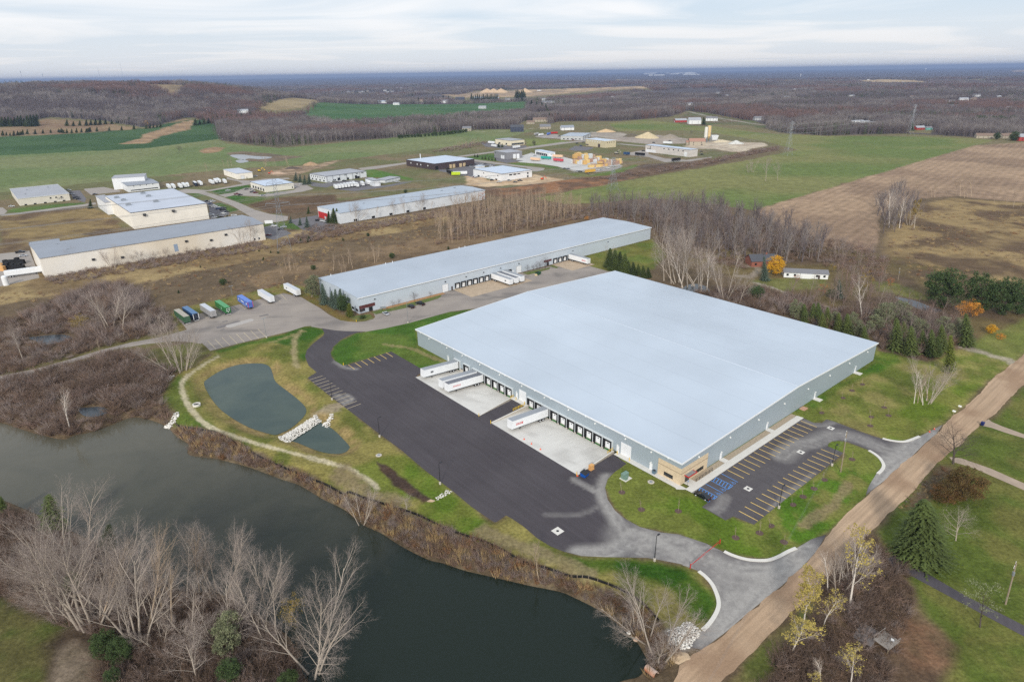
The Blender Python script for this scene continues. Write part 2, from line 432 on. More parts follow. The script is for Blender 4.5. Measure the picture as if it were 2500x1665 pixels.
# areas of ground cover: (object, outline, colour, second colour, patch size, edge softness, edge wobble)
BR = (122,104,80), (98,84,67)
WHL = [wpt(-8,-12), wpt(60,-8), wpt(150,-8), wpt(135,20), wpt(133,142), wpt(40,150), wpt(-14,150), wpt(-14,112), wpt(-1.5,110), wpt(-1.5,22), wpt(-9,12)]
ZONES = [
 ('ground', "d -200,430 430,400 560,385 700,375 1000,340 1130,325 1200,300 1420,300 1560,330 1720,345 1640,370 1480,395 1250,450 1110,425 700,470 640,500 600,545 480,500 60,560 -200,590", (126,112,86), (110,110,74), 40,8,6),
 ('ground', "d -100,650 230,600 600,545 900,500 1040,480 1030,515 760,562 560,605 300,655 -100,720", (162,141,101), (128,108,78), 25,6,8),
 ('ground', "d 560,640 720,600 900,560 1050,530 1300,500 1350,510 1000,590 740,640 700,680 600,680", (132,111,86), (108,91,71), 20,6,6),
 ('dark_crop_field', "d -300,330 0,318 130,312 300,300 440,285 520,284 505,320 330,342 0,358 -300,380", (60,88,50), (72,98,58), 90,2,4),
 ('light_crop_field', "d -300,380 0,358 330,342 505,320 520,330 640,341 720,335 860,322 1000,305 1110,297 1230,300 1130,326 1000,342 700,378 560,388 430,398 300,412 0,442 -300,480", (110,124,78), (124,130,88), 120,2,4),
 ('ground', "d 270,332 330,318 335,308 420,288 450,284 430,300 380,312 350,322 340,330", (172,144,112), (150,124,96), 20,4,10),
 ('ground', "d -300,312 0,305 120,292 250,294 340,300 420,284 440,284 300,302 130,312 -300,330", (136,112,88), (150,128,98), 40,6,12),
 ('ground', "d 455,345 490,338 520,340 500,350 470,353", (168,138,106), (150,124,96), 20,2,6),
 ('ground', "d 520,352 560,348 640,356 700,360 640,372 560,372", (128,112,92), (110,100,84), 15,5,6),
 ('far_crop_field', "d 690,272 740,250 830,243 900,240 1060,238 1215,232 1215,256 1000,272 800,288", (66,100,58), (80,108,66), 120,3,8),
 ('ground', "d 575,266 640,257 730,238 742,247 700,262 640,268", (164,146,110), (150,132,98), 60,4,10),
 ('ground', "d 1010,218 1090,213 1250,208 1480,200 1500,207 1350,214 1220,222 1060,224", (196,168,132), (150,130,108), 60,6,20),
 ('pasture', "d 1235,457 1350,430 1560,395 1700,372 1832,345 1760,325 1600,300 1420,302 1400,285 1480,276 1560,284 1640,290 1760,308 1900,313 2150,315 2290,322 2240,335 2000,405 1850,450 1735,483 1650,470 1500,455 1400,465 1300,470", (106,120,66), (128,128,80), 110,2,4),
 ('plowed_field', "d 1735,483 1850,450 2000,405 2240,335 2354,328 2700,330 2700,480 2354,466 2200,452 2120,457 2060,472 2020,502 2022,545 2005,585 1900,570 1800,525", (172,146,120), (152,128,106), 60,2,3),
 ('ground', "d 2040,540 2075,475 2200,455 2354,468 2700,480 2700,760 2354,690 2150,640 2050,600", (104,86,66), (152,130,92), 22,8,10),
 ('ground', "d 1850,560 2050,590 2250,640 2354,700 2500,800 2354,860 2100,830 2000,780 1700,650 1500,560", (100,84,66), (112,98,66), 20,6,8),
 ('ground', "N 1120,135 1400,160 1700,215 2000,250 2250,320 2352,400 2000,330 1700,300 1500,300 1380,330 1150,320 1000,290 880,250 1000,220", (98,106,68), (114,102,80), 40,6,8),
 ('ground', "C 1190,555 1400,546 1720,560 1690,572 1400,578 1230,568", (196,170,128), (176,152,116), 60,6,10), ('ground', "C 670,552 835,545 840,555 690,560", (190,164,124), (170,148,112), 60,6,10), ('ground', "C 1900,554 2100,543 2160,553 1950,565", (150,150,100), (176,160,124), 60,6,10), ('ground', "A 990,750 1200,742 1340,762 1200,792 1040,775", (150,130,100), (128,112,88), 40,6,12), ('ground', "A 735,702 860,698 865,711 750,714", (150,140,104), (140,124,96), 40,6,12), ('ground', "C 2260,484 2400,480 2400,492 2280,494", (180,150,124), (160,136,110), 60,6,12), ('ground', "B 1325,770 1485,758 1485,798 1335,802", (104,112,70), (120,112,80), 40,6,8), ('ground', "B 1880,545 2250,552 2352,548 2352,560 1900,560", (170,150,122), (140,126,108), 60,6,10),
 # industrial estate
 ('ground', "K 1150,620 1340,575 1500,520 2000,500 2352,480 2352,600 2100,690 1700,740 1450,740", (114,92,70), (98,80,62), 20,4,4),
 ('ground', "J 0,705 900,600 1200,590 1480,700 1660,860 1640,930 900,1040 380,1120 0,1250", (142,122,84), (106,88,68), 22,4,4),
 ('lawn', "K 630,430 850,385 1180,345 1190,385 960,452 760,478", (64,92,48), (80,100,56), 30,1.5,1),
 ('lawn', "K 845,510 960,487 1200,515 1400,520 1330,560 1150,600 1050,598", (64,96,48), (84,100,56), 30,1.5,1),
 ('lawn', "K 360,465 480,460 550,495 400,520", (76,96,54), (90,104,62), 30,1.5,1),
 ('lawn', "K 670,595 780,590 1025,685 900,722", (72,96,52), (88,104,58), 30,1.5,1),
 ('lawn', "K 1350,880 1560,850 1720,830 1900,880 1850,960 1600,930 1350,925", (74,96,52), (96,104,62), 25,2,2),
 ('lawn', "K 1240,480 1560,440 1780,410 1780,435 1500,485 1300,520", (84,104,56), (96,108,62), 25,2,2),
 ('lawn', "J 95,655 160,615 900,545 1160,530 1160,552 850,592 250,672", (84,104,60), (96,110,66), 30,2,1),
 ('lawn', "L 700,482 850,470 1240,560 1400,602 1380,622 1200,602 730,572", (84,112,58), (98,116,66), 30,2,2),
 ('lawn', "Y 200,1150 560,1090 800,1210 430,1190", (72,98,56), (90,106,62), 30,2,2),
 ('lawn', "Y 800,1225 1000,1215 1480,1280 1500,1310 1200,1262 900,1262", (80,104,58), (96,110,66), 30,2,2),
 ('lawn', "Y 1020,890 1500,905 1650,930 1150,1005 1040,985", (112,120,76), (122,124,84), 40,3,3),
 ('lawn', "M 1270,800 1700,830 1900,780 2350,680 2352,740 1800,860 1500,850", (96,110,64), (118,112,76), 25,4,4),
 ('ground', "M 0,830 110,800 300,900 900,820 1330,890 1000,965 600,965 250,990 0,965", (208,184,152), (188,160,128), 18,3,4),
 ('ground', "M 250,1020 900,960 1500,880 2350,780 2352,850 1900,960 1100,1080 500,1140 260,1090", (150,110,80), (112,88,70), 15,5,6),
 ('ground', "N 1040,600 1320,560 1500,500 1750,540 2160,555 2220,590 2000,640 1880,690 1700,680 1500,640 1250,640", (206,192,170), (186,170,150), 20,3,4),
 ('ground', "N -20,490 250,470 700,450 1120,500 1130,560 900,572 600,577 140,530 -20,500", (172,160,148), (158,146,134), 30,3,3),
 ('ground', "Y 1920,800 2350,810 2450,850 2350,880 1900,880", (176,166,152), (160,150,138), 30,3,3),
 ('ground', "N 500,850 1000,820 1480,790 2100,640 2352,600 2352,660 1900,740 1480,840 1000,920 500,1010 0,1090 0,1040", (118,98,80), (96,80,68), 15,5,5),
 ('ground', "K 1380,190 1700,100 2150,60 2352,10 2352,50 2100,120 1850,200 1560,230", (176,152,126), (140,120,98), 12,4,4),
 # around the retention ponds and lake
 ('lawn', "D 1440,858 1850,758 2060,700 2150,690 2215,718 2200,765 2095,850 2092,920 2165,1005 2110,1050 2352,1240 | H 440,0 600,140 770,262 1055,478 1130,432 1250,502 1500,662 1650,712 2100,722 2352,768 | I 120,812 220,925 270,1045 200,1185 110,1240 | H 2290,1250 2150,1110 1800,905 1500,810 1150,690 700,510 400,390 0,245 | G 2100,135 1750,0 | D 1500,1425 1230,1355 1140,1260 1098,1170 1150,1080 1240,1000 1330,960 1440,890", (100,102,54), (132,120,78), 9,2.5,2),
 ('lawn', "D 1440,862 1850,762 2060,702 2150,694 2205,728 2100,845 2080,930 2050,930 1980,830 1850,800 1700,815 1500,872", (58,88,32), (86,100,46), 8,3,2),
 ('lawn', "D 1150,1090 1240,1010 1255,1100 1240,1200 1330,1320 1500,1400 1700,1500 1640,1525 1400,1435 1200,1340 1110,1200", (78,96,42), (98,104,54), 8,3,2),
 ('lawn', "H 60,100 300,30 440,5 620,160 770,262 1050,472 950,535 820,565 640,480 520,400 570,330 380,300 200,290", (88,106,40), (108,112,56), 9,3,2),
 ('lawn', "H 1540,702 1800,732 2150,742 2352,792 | I 60,805 200,932 258,1040 190,1165 100,1160 | H 2300,980 2150,880 1900,830 1600,800", (52,82,26), (76,92,38), 9,3,2),
 ('ground', "H 0,250 400,395 700,515 1150,695 1500,815 1800,912 2150,1120 2290,1260 2352,1400 2100,1480 1980,1240 1850,1125 1600,985 1300,905 1000,835 700,750 420,630 0,385 | G 2200,310 1900,170 1700,95 1290,0 | D 1200,1440 1150,1385 1230,1360 1500,1428 | G 1750,5 2100,140", (120,106,84), (100,86,68), 6,2,2),
 ('ground', "X 600,700 850,620 950,560 1180,680 1150,850 950,1040 700,1030 620,850", (150,144,138), (130,124,118), 3,1,1),
 ('ground', "H 245,58 330,88 480,210 620,318 570,342 380,232 270,115", (84,66,54), (74,60,52), 5,1.2,.6),
 # warehouse lawns
 ('lawn', "T 100,640 200,590 400,510 850,400 1100,335 1500,255 1900,165 2250,200 2500,330 2352,450 2190,362 1910,300 1440,420 1080,510 800,570 560,630 200,700 330,830 370,880 200,930 100,800", (108,106,62), (124,110,74), 8,3,2),
 ('lawn', "O -80,430 120,520 330,640 500,760 640,850 900,870 1060,830 1130,895 1000,950 850,965 600,940 430,855 250,725 0,590 -80,520", (104,98,56), (118,98,66), 7,3,1.5),
 ('lawn', "D 1050,850 1320,800 1380,815 1445,860 1330,950 1200,1005 1080,980 980,900", (100,98,60), (88,82,56), 7,3,2),
 ('lawn', "E 1650,218 1850,165 2000,128 2130,92 2230,200 2150,300 1960,340 1830,335 1700,280", (100,108,56), (112,108,62), 9,3,2),
 ('lawn', WHL, (86,104,44), (112,114,62), 9,1.2,.6),
 ('lawn', "E -10,962 60,950 350,862 560,1000 720,935 530,832 520,715 930,570 700,600 180,722 100,742 0,790 | O 600,1250 490,1350 440,1450 490,1568", (68,96,38), (92,108,52), 12,1.5,.8),
 ('lawn', "c 485,525 910,740 1290,945 1390,945 1750,1150 1660,1220 2060,1430 | I 345,440 490,492 680,332 1010,102 1200,0 1300,0 1385,60 1350,140 1270,292 1000,548 800,642 650,717 550,722 400,702 290,667 0,562 | H 2352,562 2050,507 1950,452 1850,332 1812,240 1840,150", (86,104,38), (110,114,60), 9,1.2,.6),
 ('lawn', "I 560,420 700,320 1000,110 1200,0 1330,30 1370,90 1250,300 1000,540 800,640 720,640 640,560", (80,108,36), (120,116,70), 6,3,2),
 ('lawn', "R 1890,500 1940,435 2060,415 2352,510 | S 0,690 220,770 420,950 250,1250 | R 2352,900 2120,590", (96,112,48), (112,116,62), 8,1.5,.6),
 ('lawn', "R 1480,30 1580,120 1720,185 1890,135 2000,165 | F 1000,1330 1200,1390 1390,1465 1500,1482 1640,1442 1800,1362 2110,1062 2270,952 1940,832 1700,922 1340,848 1325,932 790,1292", (102,108,54), (136,126,84), 8,2,1),
 ('lawn', "F 1345,850 1330,935 1000,1135 850,1232 900,1262 1200,1062 1500,932 1480,882", (72,102,36), (96,108,50), 8,3,2),
 ('lawn', "F 1500,1240 1900,1080 2050,1050 1800,1330 1640,1430 1500,1470 1400,1440 1250,1300", (98,112,44), (118,118,64), 9,5,3),
 ('lawn', "d 2250,985 2354,890 2700,900 2800,1500 2500,1800 2150,1700 1950,1480 2060,1400 1990,1250 2080,1130 2140,1060", (86,96,46), (108,104,62), 12,3,3),
 ('ground', "I 900,620 1080,560 1330,560 1420,720 1560,830 1620,1000 1760,1200 1900,1340 1880,1568 1700,1800 200,1800 420,1450 700,1180", (98,80,64), (112,94,72), 8,4,3),
 ('lawn', "I 300,1568 560,1310 700,1180 900,1020 880,1100 740,1400 560,1568", (88,92,52), (110,98,72), 7,2,2),
 ('ground', "I 1500,1100 1700,1180 1900,1340 1900,1500 1650,1520 1500,1300", (126,96,74), (112,92,70), 6,4,3),
 ('ground', "S 1170,960 1360,980 1400,1050 1180,1300 1000,1500 870,1568 620,1568 860,1320 1000,1160", (104,88,68), (92,80,62), 6,3,2),
 ('lawn', "F 1980,800 2352,640 2700,600 2700,800 2352,880 2280,948 1940,832", (106,110,62), (120,118,74), 12,4,3),
 ('lawn', "F 480,380 1000,340 1000,430 700,450 560,420", (116,112,76), (106,104,66), 10,3,3),
 ('lawn', "F 1310,380 1450,390 1700,480 1690,520 1480,470 1320,450", (118,112,66), (106,104,66), 10,3,3),
 ('ground', "F 1340,850 1700,925 1950,840 1900,800 1700,880 1400,800 1300,780", (120,96,78), (100,84,68), 6,3,3),
 # the wooded point in front
 ('ground', "G -300,-100 60,320 400,470 700,630 850,770 1050,880 1250,930 1500,945 1650,1030 1960,1220 2030,1400 2150,1600 2100,1900 -300,1900", (92,78,62), (78,66,54), 6,2,2),
 ('lawn', "G -300,950 100,1080 430,1200 330,1350 340,1568 330,1900 -300,1900", (78,84,46), (92,86,58), 7,4,3),
 ('ground', "G 350,1350 500,1280 640,1350 700,1568 720,1900 330,1900", (132,118,102), (112,100,84), 4,3,2),
]
LINES = [
 ("D -300,1120 0,1046 250,994 480,928 700,866 900,805 1100,778", 13, (108,104,62)),
 ("D 1490,895 1380,960 1270,1040 1240,1100 1260,1180 1310,1260 1380,1340 1480,1400 1600,1440 1750,1490 1900,1530 2050,1568 | H 60,110 130,150 200,190 250,240", 1.6, (196,184,156)),
 ("V 1220,720 1000,800 900,850", 5.0, (164,148,126)),
 ("J -100,720 300,650 800,600 1150,565", 0.1, (140,130,112)),
 ("N 1130,135 1400,190 1700,240 2000,290 2250,320", 9.0, (168,160,148)),
 ("N 1480,270 1660,250", 5.0, (160,150,138)),
 ("Y 280,782 490,795 820,785", 4.0, (176,168,150)), ("Y 990,760 1230,748", 4.0, (170,162,146)),
 ("F 430,275 520,285 530,310 480,350 390,345", 4.0, (150,138,122)), ("F 520,395 650,435 870,515 1000,560 1170,610", 2.5, (170,160,148)),
 ("F 1935,830 2080,870 2290,945", 4.0, (172,160,144)),
 ("E 300,815 420,830 520,850 600,890 720,935", 2.0, (150,138,96)),
 ("T 2200,900 2100,1000 2080,1150 2080,1350 2130,1480", 2.2, (164,150,112)), ("T 1700,1080 1950,1010 2250,900", 2.0, (142,134,90)),
 ("I 830,500 960,420 1060,340 1150,220", 2.5, (140,124,92)), ("H 960,530 1200,620 1400,700 1560,760 1700,830", 4.0, (142,128,96)),
 ("H 0,130 200,310 350,340", 6.0, (138,122,92)),
]
print('ground...')
rs = [16.0]
while rs[-1] < 45000:
 r = rs[-1]
 rs.append(r * (1.0065 if 70 < r < 1600 else (1.02 if r < 70 else (1.012 if r < 4000 else 1.05))))
rs = np.array(rs)
az = np.concatenate([np.arange(-85,-52,0.8), np.arange(-52,52,0.16), np.arange(52,85.1,0.8)]) * math.pi / 180
AA, RR = np.meshgrid(az, rs)
GX = (RR * np.sin(AA)).ravel(); GY = (RR * np.cos(AA)).ravel()
GZ = terrain(GX, GY)
# the loading wells are below the yard
def wloc(X, Y):
 dx, dy = X - WS[0], Y - WS[1]
 return dx * WX[0] + dy * WX[1], dx * WY[0] + dy * WY[1]
lx, ly = wloc(GX, GY)
GZ = np.where(((lx > 3) & (lx < WD - 3) & (ly > 3) & (ly < WL - 3)) | ((lx > -19) & (lx <= 3) & (((ly > 21.4) & (ly < 64.4)) | ((ly > 68.3) & (ly < 109.6)))), np.minimum(GZ, -2.6), GZ)
near = GX * GX + GY * GY < 1250 ** 2
f1 = fbm(GX / 35, GY / 35,11)[:, None]
colN = np.array(lin(BR[0])) * f1 + np.array(lin(BR[1])) * (1 - f1)
f2 = fbm(GX / 160, GY / 160,12)[:, None]
colF = np.array(lin((100,92,92))) * f2 + np.array(lin((84,78,80))) * (1 - f2)
OPEN = [p[:2] for p in sheetpts("d -900,900 -900,309 -300,306 0,303 120,290 250,291 340,298 420,283 445,281 500,290 505,322 572,333 639,341 791,326 916,317 1037,303 1138,298 1226,297 1286,279 1420,279 1538,269 1583,255 1644,272 1765,289 1768,299 1798,306 1899,312.5 2081,307.5 2354,322 3000,345 3000,900")]
CLEARS = [[p[:2] for p in sheetpts(q)] for q in ("d 690,278 740,250 830,243 900,240 1060,238 1215,232 1215,258 1000,274 800,290", "d 575,274 640,257 730,238 742,247 700,272 640,278", "d 1010,226 1090,211 1250,207 1480,200 1500,212 1350,222 1220,231 1060,236", "N 1130,130 1400,150 2000,260 2250,330 2000,320 1500,290 1100,260 950,270", "C 680,552 830,546 835,562 690,568", "C 1200,558 1400,550 1700,562 1690,578 1400,584 1230,578", "C 1910,552 2100,545 2150,552 1950,562", "A 1000,752 1200,745 1330,765 1200,790 1050,770", "A 740,702 860,700 860,710 750,712", "Y 820,770 1000,650 1330,640 1340,700 1700,690 1700,790 1000,800", "B 1330,770 1480,760 1480,795 1340,800", "C 1100,850 1340,845 1340,880 1200,890", "C 1520,905 1620,865 1740,885 1720,915")]
_op = inpoly(GX, GY, OPEN)
for c in CLEARS: _op |= inpoly(GX, GY, c)
wfar = np.where(_op, 0.0, sstep(1000,1500, np.hypot(GX, GY)))[:, None]
_mx = sstep(700,1300, np.hypot(GX, GY))[:, None]; colN = colN * (1 - _mx) + (np.array(lin((112,114,76))) * f1 + np.array(lin((132,116,88))) * (1 - f1)) * _mx
GC = colN * (1 - wfar) + colF * wfar
GID = np.zeros(len(GX), np.int32); GFUR = np.zeros(len(GX), np.float32)
ZN = ['ground']
for name, spec, ca, cb_, ps, soft, wob in ZONES:
 P = np.array([p[:2] for p in (sheetpts(spec) if isinstance(spec, str) else spec)])
 mar = soft + wob + 2
 bb = np.where((GX > P[:, 0].min() - mar) & (GX < P[:, 0].max() + mar) & (GY > P[:, 1].min() - mar) & (GY < P[:, 1].max() + mar))[0]
 if not len(bb): print('empty zone', spec); continue
 X, Y = GX[bb], GY[bb]
 ws = max(wob, .5)
 Xw = X + (fbm(X / (ws * 4), Y / (ws * 4), 31) - .5) * 2 * wob; Yw = Y + (fbm(X / (ws * 4), Y / (ws * 4), 47) - .5) * 2 * wob
 sdv = sdist(Xw, Yw, P)
 al = sstep(-soft / 2, soft / 2, sdv)
 f = sstep(.36,.62, fbm(X / ps, Y / ps, 60 + len(ZN), 4))[:, None]
 c = np.array(lin(ca)) * (1 - f) + np.array(lin(cb_)) * f
 if name == 'lawn': c = c * np.array([1.07,1.13,.86])
 a = al[:, None]
 GC[bb] = GC[bb] * (1 - a) + c * a
 if name not in ZN: ZN.append(name)
 GID[bb[al > .5]] = ZN.index(name)
 if name == 'plowed_field': GFUR[bb] = np.maximum(GFUR[bb], al)
 else: GFUR[bb] = GFUR[bb] * (1 - al)
for spec, wdt, ca in LINES:
 P = np.array(spline(sheetpts(spec), 4, False))
 mar = wdt + 3
 bb = np.where((GX > P[:, 0].min() - mar) & (GX < P[:, 0].max() + mar) & (GY > P[:, 1].min() - mar) & (GY < P[:, 1].max() + mar))[0]
 X, Y = GX[bb], GY[bb]
 d = segdist(X, Y, P, False) + (fbm(X / 2.5, Y / 2.5,77) - .5) * wdt * .9
 a = (1 - sstep(wdt * .35, wdt * .75, d))[:, None] * (.6 + .4 * fbm(X / 1.2, Y / 1.2,78))[:, None]
 GC[bb] = GC[bb] * (1 - a) + np.array(lin(ca)) * a
# dry straw seeding on the pond banks, silt under water
for poly, w_ in ((POND1,5.5), (POND2,5.5)):
 P = np.array(poly)
 bb = np.where((GX > P[:, 0].min() - 9) & (GX < P[:, 0].max() + 9) & (GY > P[:, 1].min() - 9) & (GY < P[:, 1].max() + 9))[0]
 sdv = sdist(GX[bb], GY[bb], P)
 n = fbm(GX[bb] / 5, GY[bb] / 5,90)
 a = ((1 - sstep(w_ * .4, w_, -sdv)) * (0.35 + .6 * sstep(.35,.6, n)))[:, None]
 GC[bb] = GC[bb] * (1 - a) + np.array(lin((146,126,84))) * a
 a = sstep(-.2,1.0, sdv)[:, None]
 GC[bb] = GC[bb] * (1 - a) + np.array(lin((70,74,60))) * a
P = np.array(LAKE)
bb = np.where(near)[0]
sdv = sdist(GX[bb], GY[bb], P)
a = sstep(-.5,1.5, sdv)[:, None]
GC[bb] = GC[bb] * (1 - a) + np.array(lin((62,58,44))) * a
na, nr = len(az), len(rs)
idx = np.arange(nr * na).reshape(nr, na)
F = np.stack([idx[:-1, :-1], idx[:-1,1:], idx[1:, 1:], idx[1:, :-1]], -1).reshape(-1,4)
F = F[:, ::-1]
fid = GID[F[:, 0]]
fc = (GX[F].mean(1), GY[F].mean(1))
GV = np.stack([GX, GY, GZ], 1)
for zi, zn in enumerate(ZN):
 sel = F[fid == zi]
 if not len(sel): continue
 u, inv = np.unique(sel, return_inverse=True)
 me = np_mesh(zn, GV[u], inv.reshape(-1,4), GM, True)
 ca = me.color_attributes.new('col', 'FLOAT_COLOR', 'POINT')
 ca.data.foreach_set('color', np.concatenate([GC[u], np.ones((len(u), 1))], 1).astype(np.float32).ravel())
 fa = me.attributes.new('furrow', 'FLOAT', 'POINT'); fa.data.foreach_set('value', GFUR[u])
 o = link(zn, me); o['kind'] = 'structure'
# ---------------------------------------------------------------- water
def water(name, poly, z, rgb, rough=0.06, tint=None, further=False):
 M = MATS.get('water' + str(rgb))
 if not M:
  M = bpy.data.materials.new('water'); M.use_nodes = True; MATS['water' + str(rgb)] = M
  n = M.node_tree; b = n.nodes['Principled BSDF']
  b.inputs['Roughness'].default_value = rough; b.inputs['IOR'].default_value = 1.33; b.inputs['Specular IOR Level'].default_value = .42
  g = n.nodes.new('ShaderNodeNewGeometry')
  z1 = n.nodes.new('ShaderNodeTexNoise'); z1.inputs['Scale'].default_value = .05; z1.inputs['Detail'].default_value = 9; z1.inputs['Roughness'].default_value = .72; z1.inputs['Distortion'].default_value = .5
  n.links.new(g.outputs['Position'], z1.inputs['Vector'])
  r = n.nodes.new('ShaderNodeValToRGB');
  if further:  # base colour darker at the near end, paler further towards the far left
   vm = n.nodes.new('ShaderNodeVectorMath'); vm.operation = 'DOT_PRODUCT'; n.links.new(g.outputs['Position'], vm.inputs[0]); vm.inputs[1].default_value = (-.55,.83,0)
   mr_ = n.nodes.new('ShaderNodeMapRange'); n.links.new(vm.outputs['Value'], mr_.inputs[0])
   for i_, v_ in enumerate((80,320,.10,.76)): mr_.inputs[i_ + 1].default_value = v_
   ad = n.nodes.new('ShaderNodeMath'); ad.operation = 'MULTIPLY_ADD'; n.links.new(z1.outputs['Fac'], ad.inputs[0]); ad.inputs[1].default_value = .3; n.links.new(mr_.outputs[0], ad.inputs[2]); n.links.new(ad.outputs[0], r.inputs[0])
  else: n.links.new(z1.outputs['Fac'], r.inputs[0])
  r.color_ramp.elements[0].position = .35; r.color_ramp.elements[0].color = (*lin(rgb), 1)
  r.color_ramp.elements[1].position = .9 if further else .68; r.color_ramp.elements[1].color = (*lin(tint), 1)
  n.links.new(r.outputs[0], b.inputs['Base Color'])
  z2 = n.nodes.new('ShaderNodeTexNoise'); z2.inputs['Scale'].default_value = 1.6; z2.inputs['Detail'].default_value = 3
  n.links.new(g.outputs['Position'], z2.inputs['Vector'])
  bp = n.nodes.new('ShaderNodeBump'); bp.inputs['Strength'].default_value = .08; bp.inputs['Distance'].default_value = .2
  n.links.new(z2.outputs['Fac'], bp.inputs['Height']); n.links.new(bp.outputs[0], b.inputs['Normal'])
 return ground_sheet(name, poly, M, z)
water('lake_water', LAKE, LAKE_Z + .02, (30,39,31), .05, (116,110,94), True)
water('pond_water', POND1, POND_Z + .02, (60,76,72), .06, (82,94,84))
water('pond_water', POND2, POND_Z + .02, (60,76,72), .06, (82,94,84))
POOLS = []
for spec in ("D 190,770 250,760 330,752 430,748 490,765 470,785 400,800 330,815 260,812 250,795", "D 535,1255 600,1245 690,1240 740,1260 720,1290 640,1310 570,1300",
    "F 1470,490 1540,500 1620,520 1720,560 1790,580 1740,600 1640,575 1540,530", "F 20,430 90,400 180,420 210,470 130,450 70,460",
    "A 1570,1065 1650,1058 1740,1068 1860,1075 1800,1090 1700,1085 1660,1095", "A 1610,1100 1660,1092 1700,1105 1640,1116"):
 POOLS.append(np.array(spline(sheetpts(spec, .05), 3))); water('pool_water', POOLS[-1], .06, (52,60,66), .05, (70,76,80))
# ---------------------------------------------------------------- paving
def paving_mat(name, a, b, wearc, n_scale=.35, rough=.9, streak=None, fine_amt=.12, crack=False):
 M = bpy.data.materials.new(name); M.use_nodes = True; MATS[name] = M
 n = M.node_tree; NN = n.nodes; lk = n.links; s = NN['Principled BSDF']; s.inputs['Roughness'].default_value = rough; s.inputs['Specular IOR Level'].default_value = .25
 g = NN.new('ShaderNodeNewGeometry')
 def nz(scale, det, vec=None):
  q = NN.new('ShaderNodeTexNoise'); q.inputs['Scale'].default_value = scale; q.inputs['Detail'].default_value = det; q.inputs['Roughness'].default_value = .6
  lk.new(vec or g.outputs['Position'], q.inputs['Vector']); return q.outputs['Fac']
 r = NN.new('ShaderNodeValToRGB'); lk.new(nz(.05,6), r.inputs[0])
 r.color_ramp.elements[0].position = .35; r.color_ramp.elements[0].color = (*lin(a), 1)
 r.color_ramp.elements[1].position = .65; r.color_ramp.elements[1].color = (*lin(b), 1)
 col = r.outputs[0]
 if streak:
  ang, amt = streak
  mp = NN.new('ShaderNodeMapping'); mp.vector_type = 'TEXTURE'; mp.inputs['Rotation'].default_value = (0,0, R_(ang)); mp.inputs['Scale'].default_value = (33,1.1,1)
  lk.new(g.outputs['Position'], mp.inputs[0])
  mm = NN.new('ShaderNodeMapRange'); lk.new(nz(1.0,3, mp.outputs[0]), mm.inputs[0]); mm.inputs[1].default_value = .35; mm.inputs[2].default_value = .65; mm.inputs[3].default_value = 1 - amt; mm.inputs[4].default_value = 1 + amt
  cb = NN.new('ShaderNodeCombineColor')
  for i in range(3): lk.new(mm.outputs[0], cb.inputs[i])
  mx = NN.new('ShaderNodeMix'); mx.data_type = 'RGBA'; mx.blend_type = 'MULTIPLY'; mx.inputs[0].default_value = 1; lk.new(col, mx.inputs[6]); lk.new(cb.outputs[0], mx.inputs[7]); col = mx.outputs[2]
 at_ = NN.new('ShaderNodeAttribute'); at_.attribute_name = 'wear'
 mr = NN.new('ShaderNodeMapRange'); lk.new(nz(n_scale, 6), mr.inputs[0]); mr.inputs[1].default_value = .3; mr.inputs[2].default_value = .65; mr.inputs[3].default_value = .82; mr.inputs[4].default_value = 1.08
 mu = NN.new('ShaderNodeMath'); mu.operation = 'MULTIPLY'; mu.use_clamp = True; lk.new(at_.outputs['Fac'], mu.inputs[0]); lk.new(mr.outputs[0], mu.inputs[1])
 m2 = NN.new('ShaderNodeMix'); m2.data_type = 'RGBA'; lk.new(mu.outputs[0], m2.inputs[0]); lk.new(col, m2.inputs[6]); m2.inputs[7].default_value = (*lin(wearc), 1)
 fm = NN.new('ShaderNodeMapRange'); lk.new(nz(2.5,4), fm.inputs[0]); fm.inputs[1].default_value = .3; fm.inputs[2].default_value = .7; fm.inputs[3].default_value = 1 - fine_amt; fm.inputs[4].default_value = 1 + fine_amt
 cb = NN.new('ShaderNodeCombineColor')
 for i in range(3): lk.new(fm.outputs[0], cb.inputs[i])
 m3 = NN.new('ShaderNodeMix'); m3.data_type = 'RGBA'; m3.blend_type = 'MULTIPLY'; m3.inputs[0].default_value = 1; lk.new(m2.outputs[2], m3.inputs[6]); lk.new(cb.outputs[0], m3.inputs[7])
 lk.new(m3.outputs[2], s.inputs['Base Color'])
 return M
M_ASPH = paving_mat('new_asphalt', (70,65,69), (78,73,77), (166,162,157), .6,.85, (WANG * 57.3 + 90,.09))
M_OLD = paving_mat('old_paving', (150,141,134), (168,158,148), (122,116,112), .1,.9, (8,.07))
M_DIRT = paving_mat('dirt_road', (186,160,133), (174,147,120), (150,122,98), .5,.95, (WANG * 57.3,.16), .12)
M_CONC = paving_mat('new_concrete', (226,223,216), (214,211,205), (160,156,150), .3,.8, (WANG * 57.3,.03), .04)
M_ROAD = paving_mat('estate_road', (168,160,152), (158,150,143), (130,126,122), .1,.9, None)
M_DRIVE = paving_mat('driveway', (92,86,90), (84,80,84), (120,114,110), .2,.9, (58,.08))
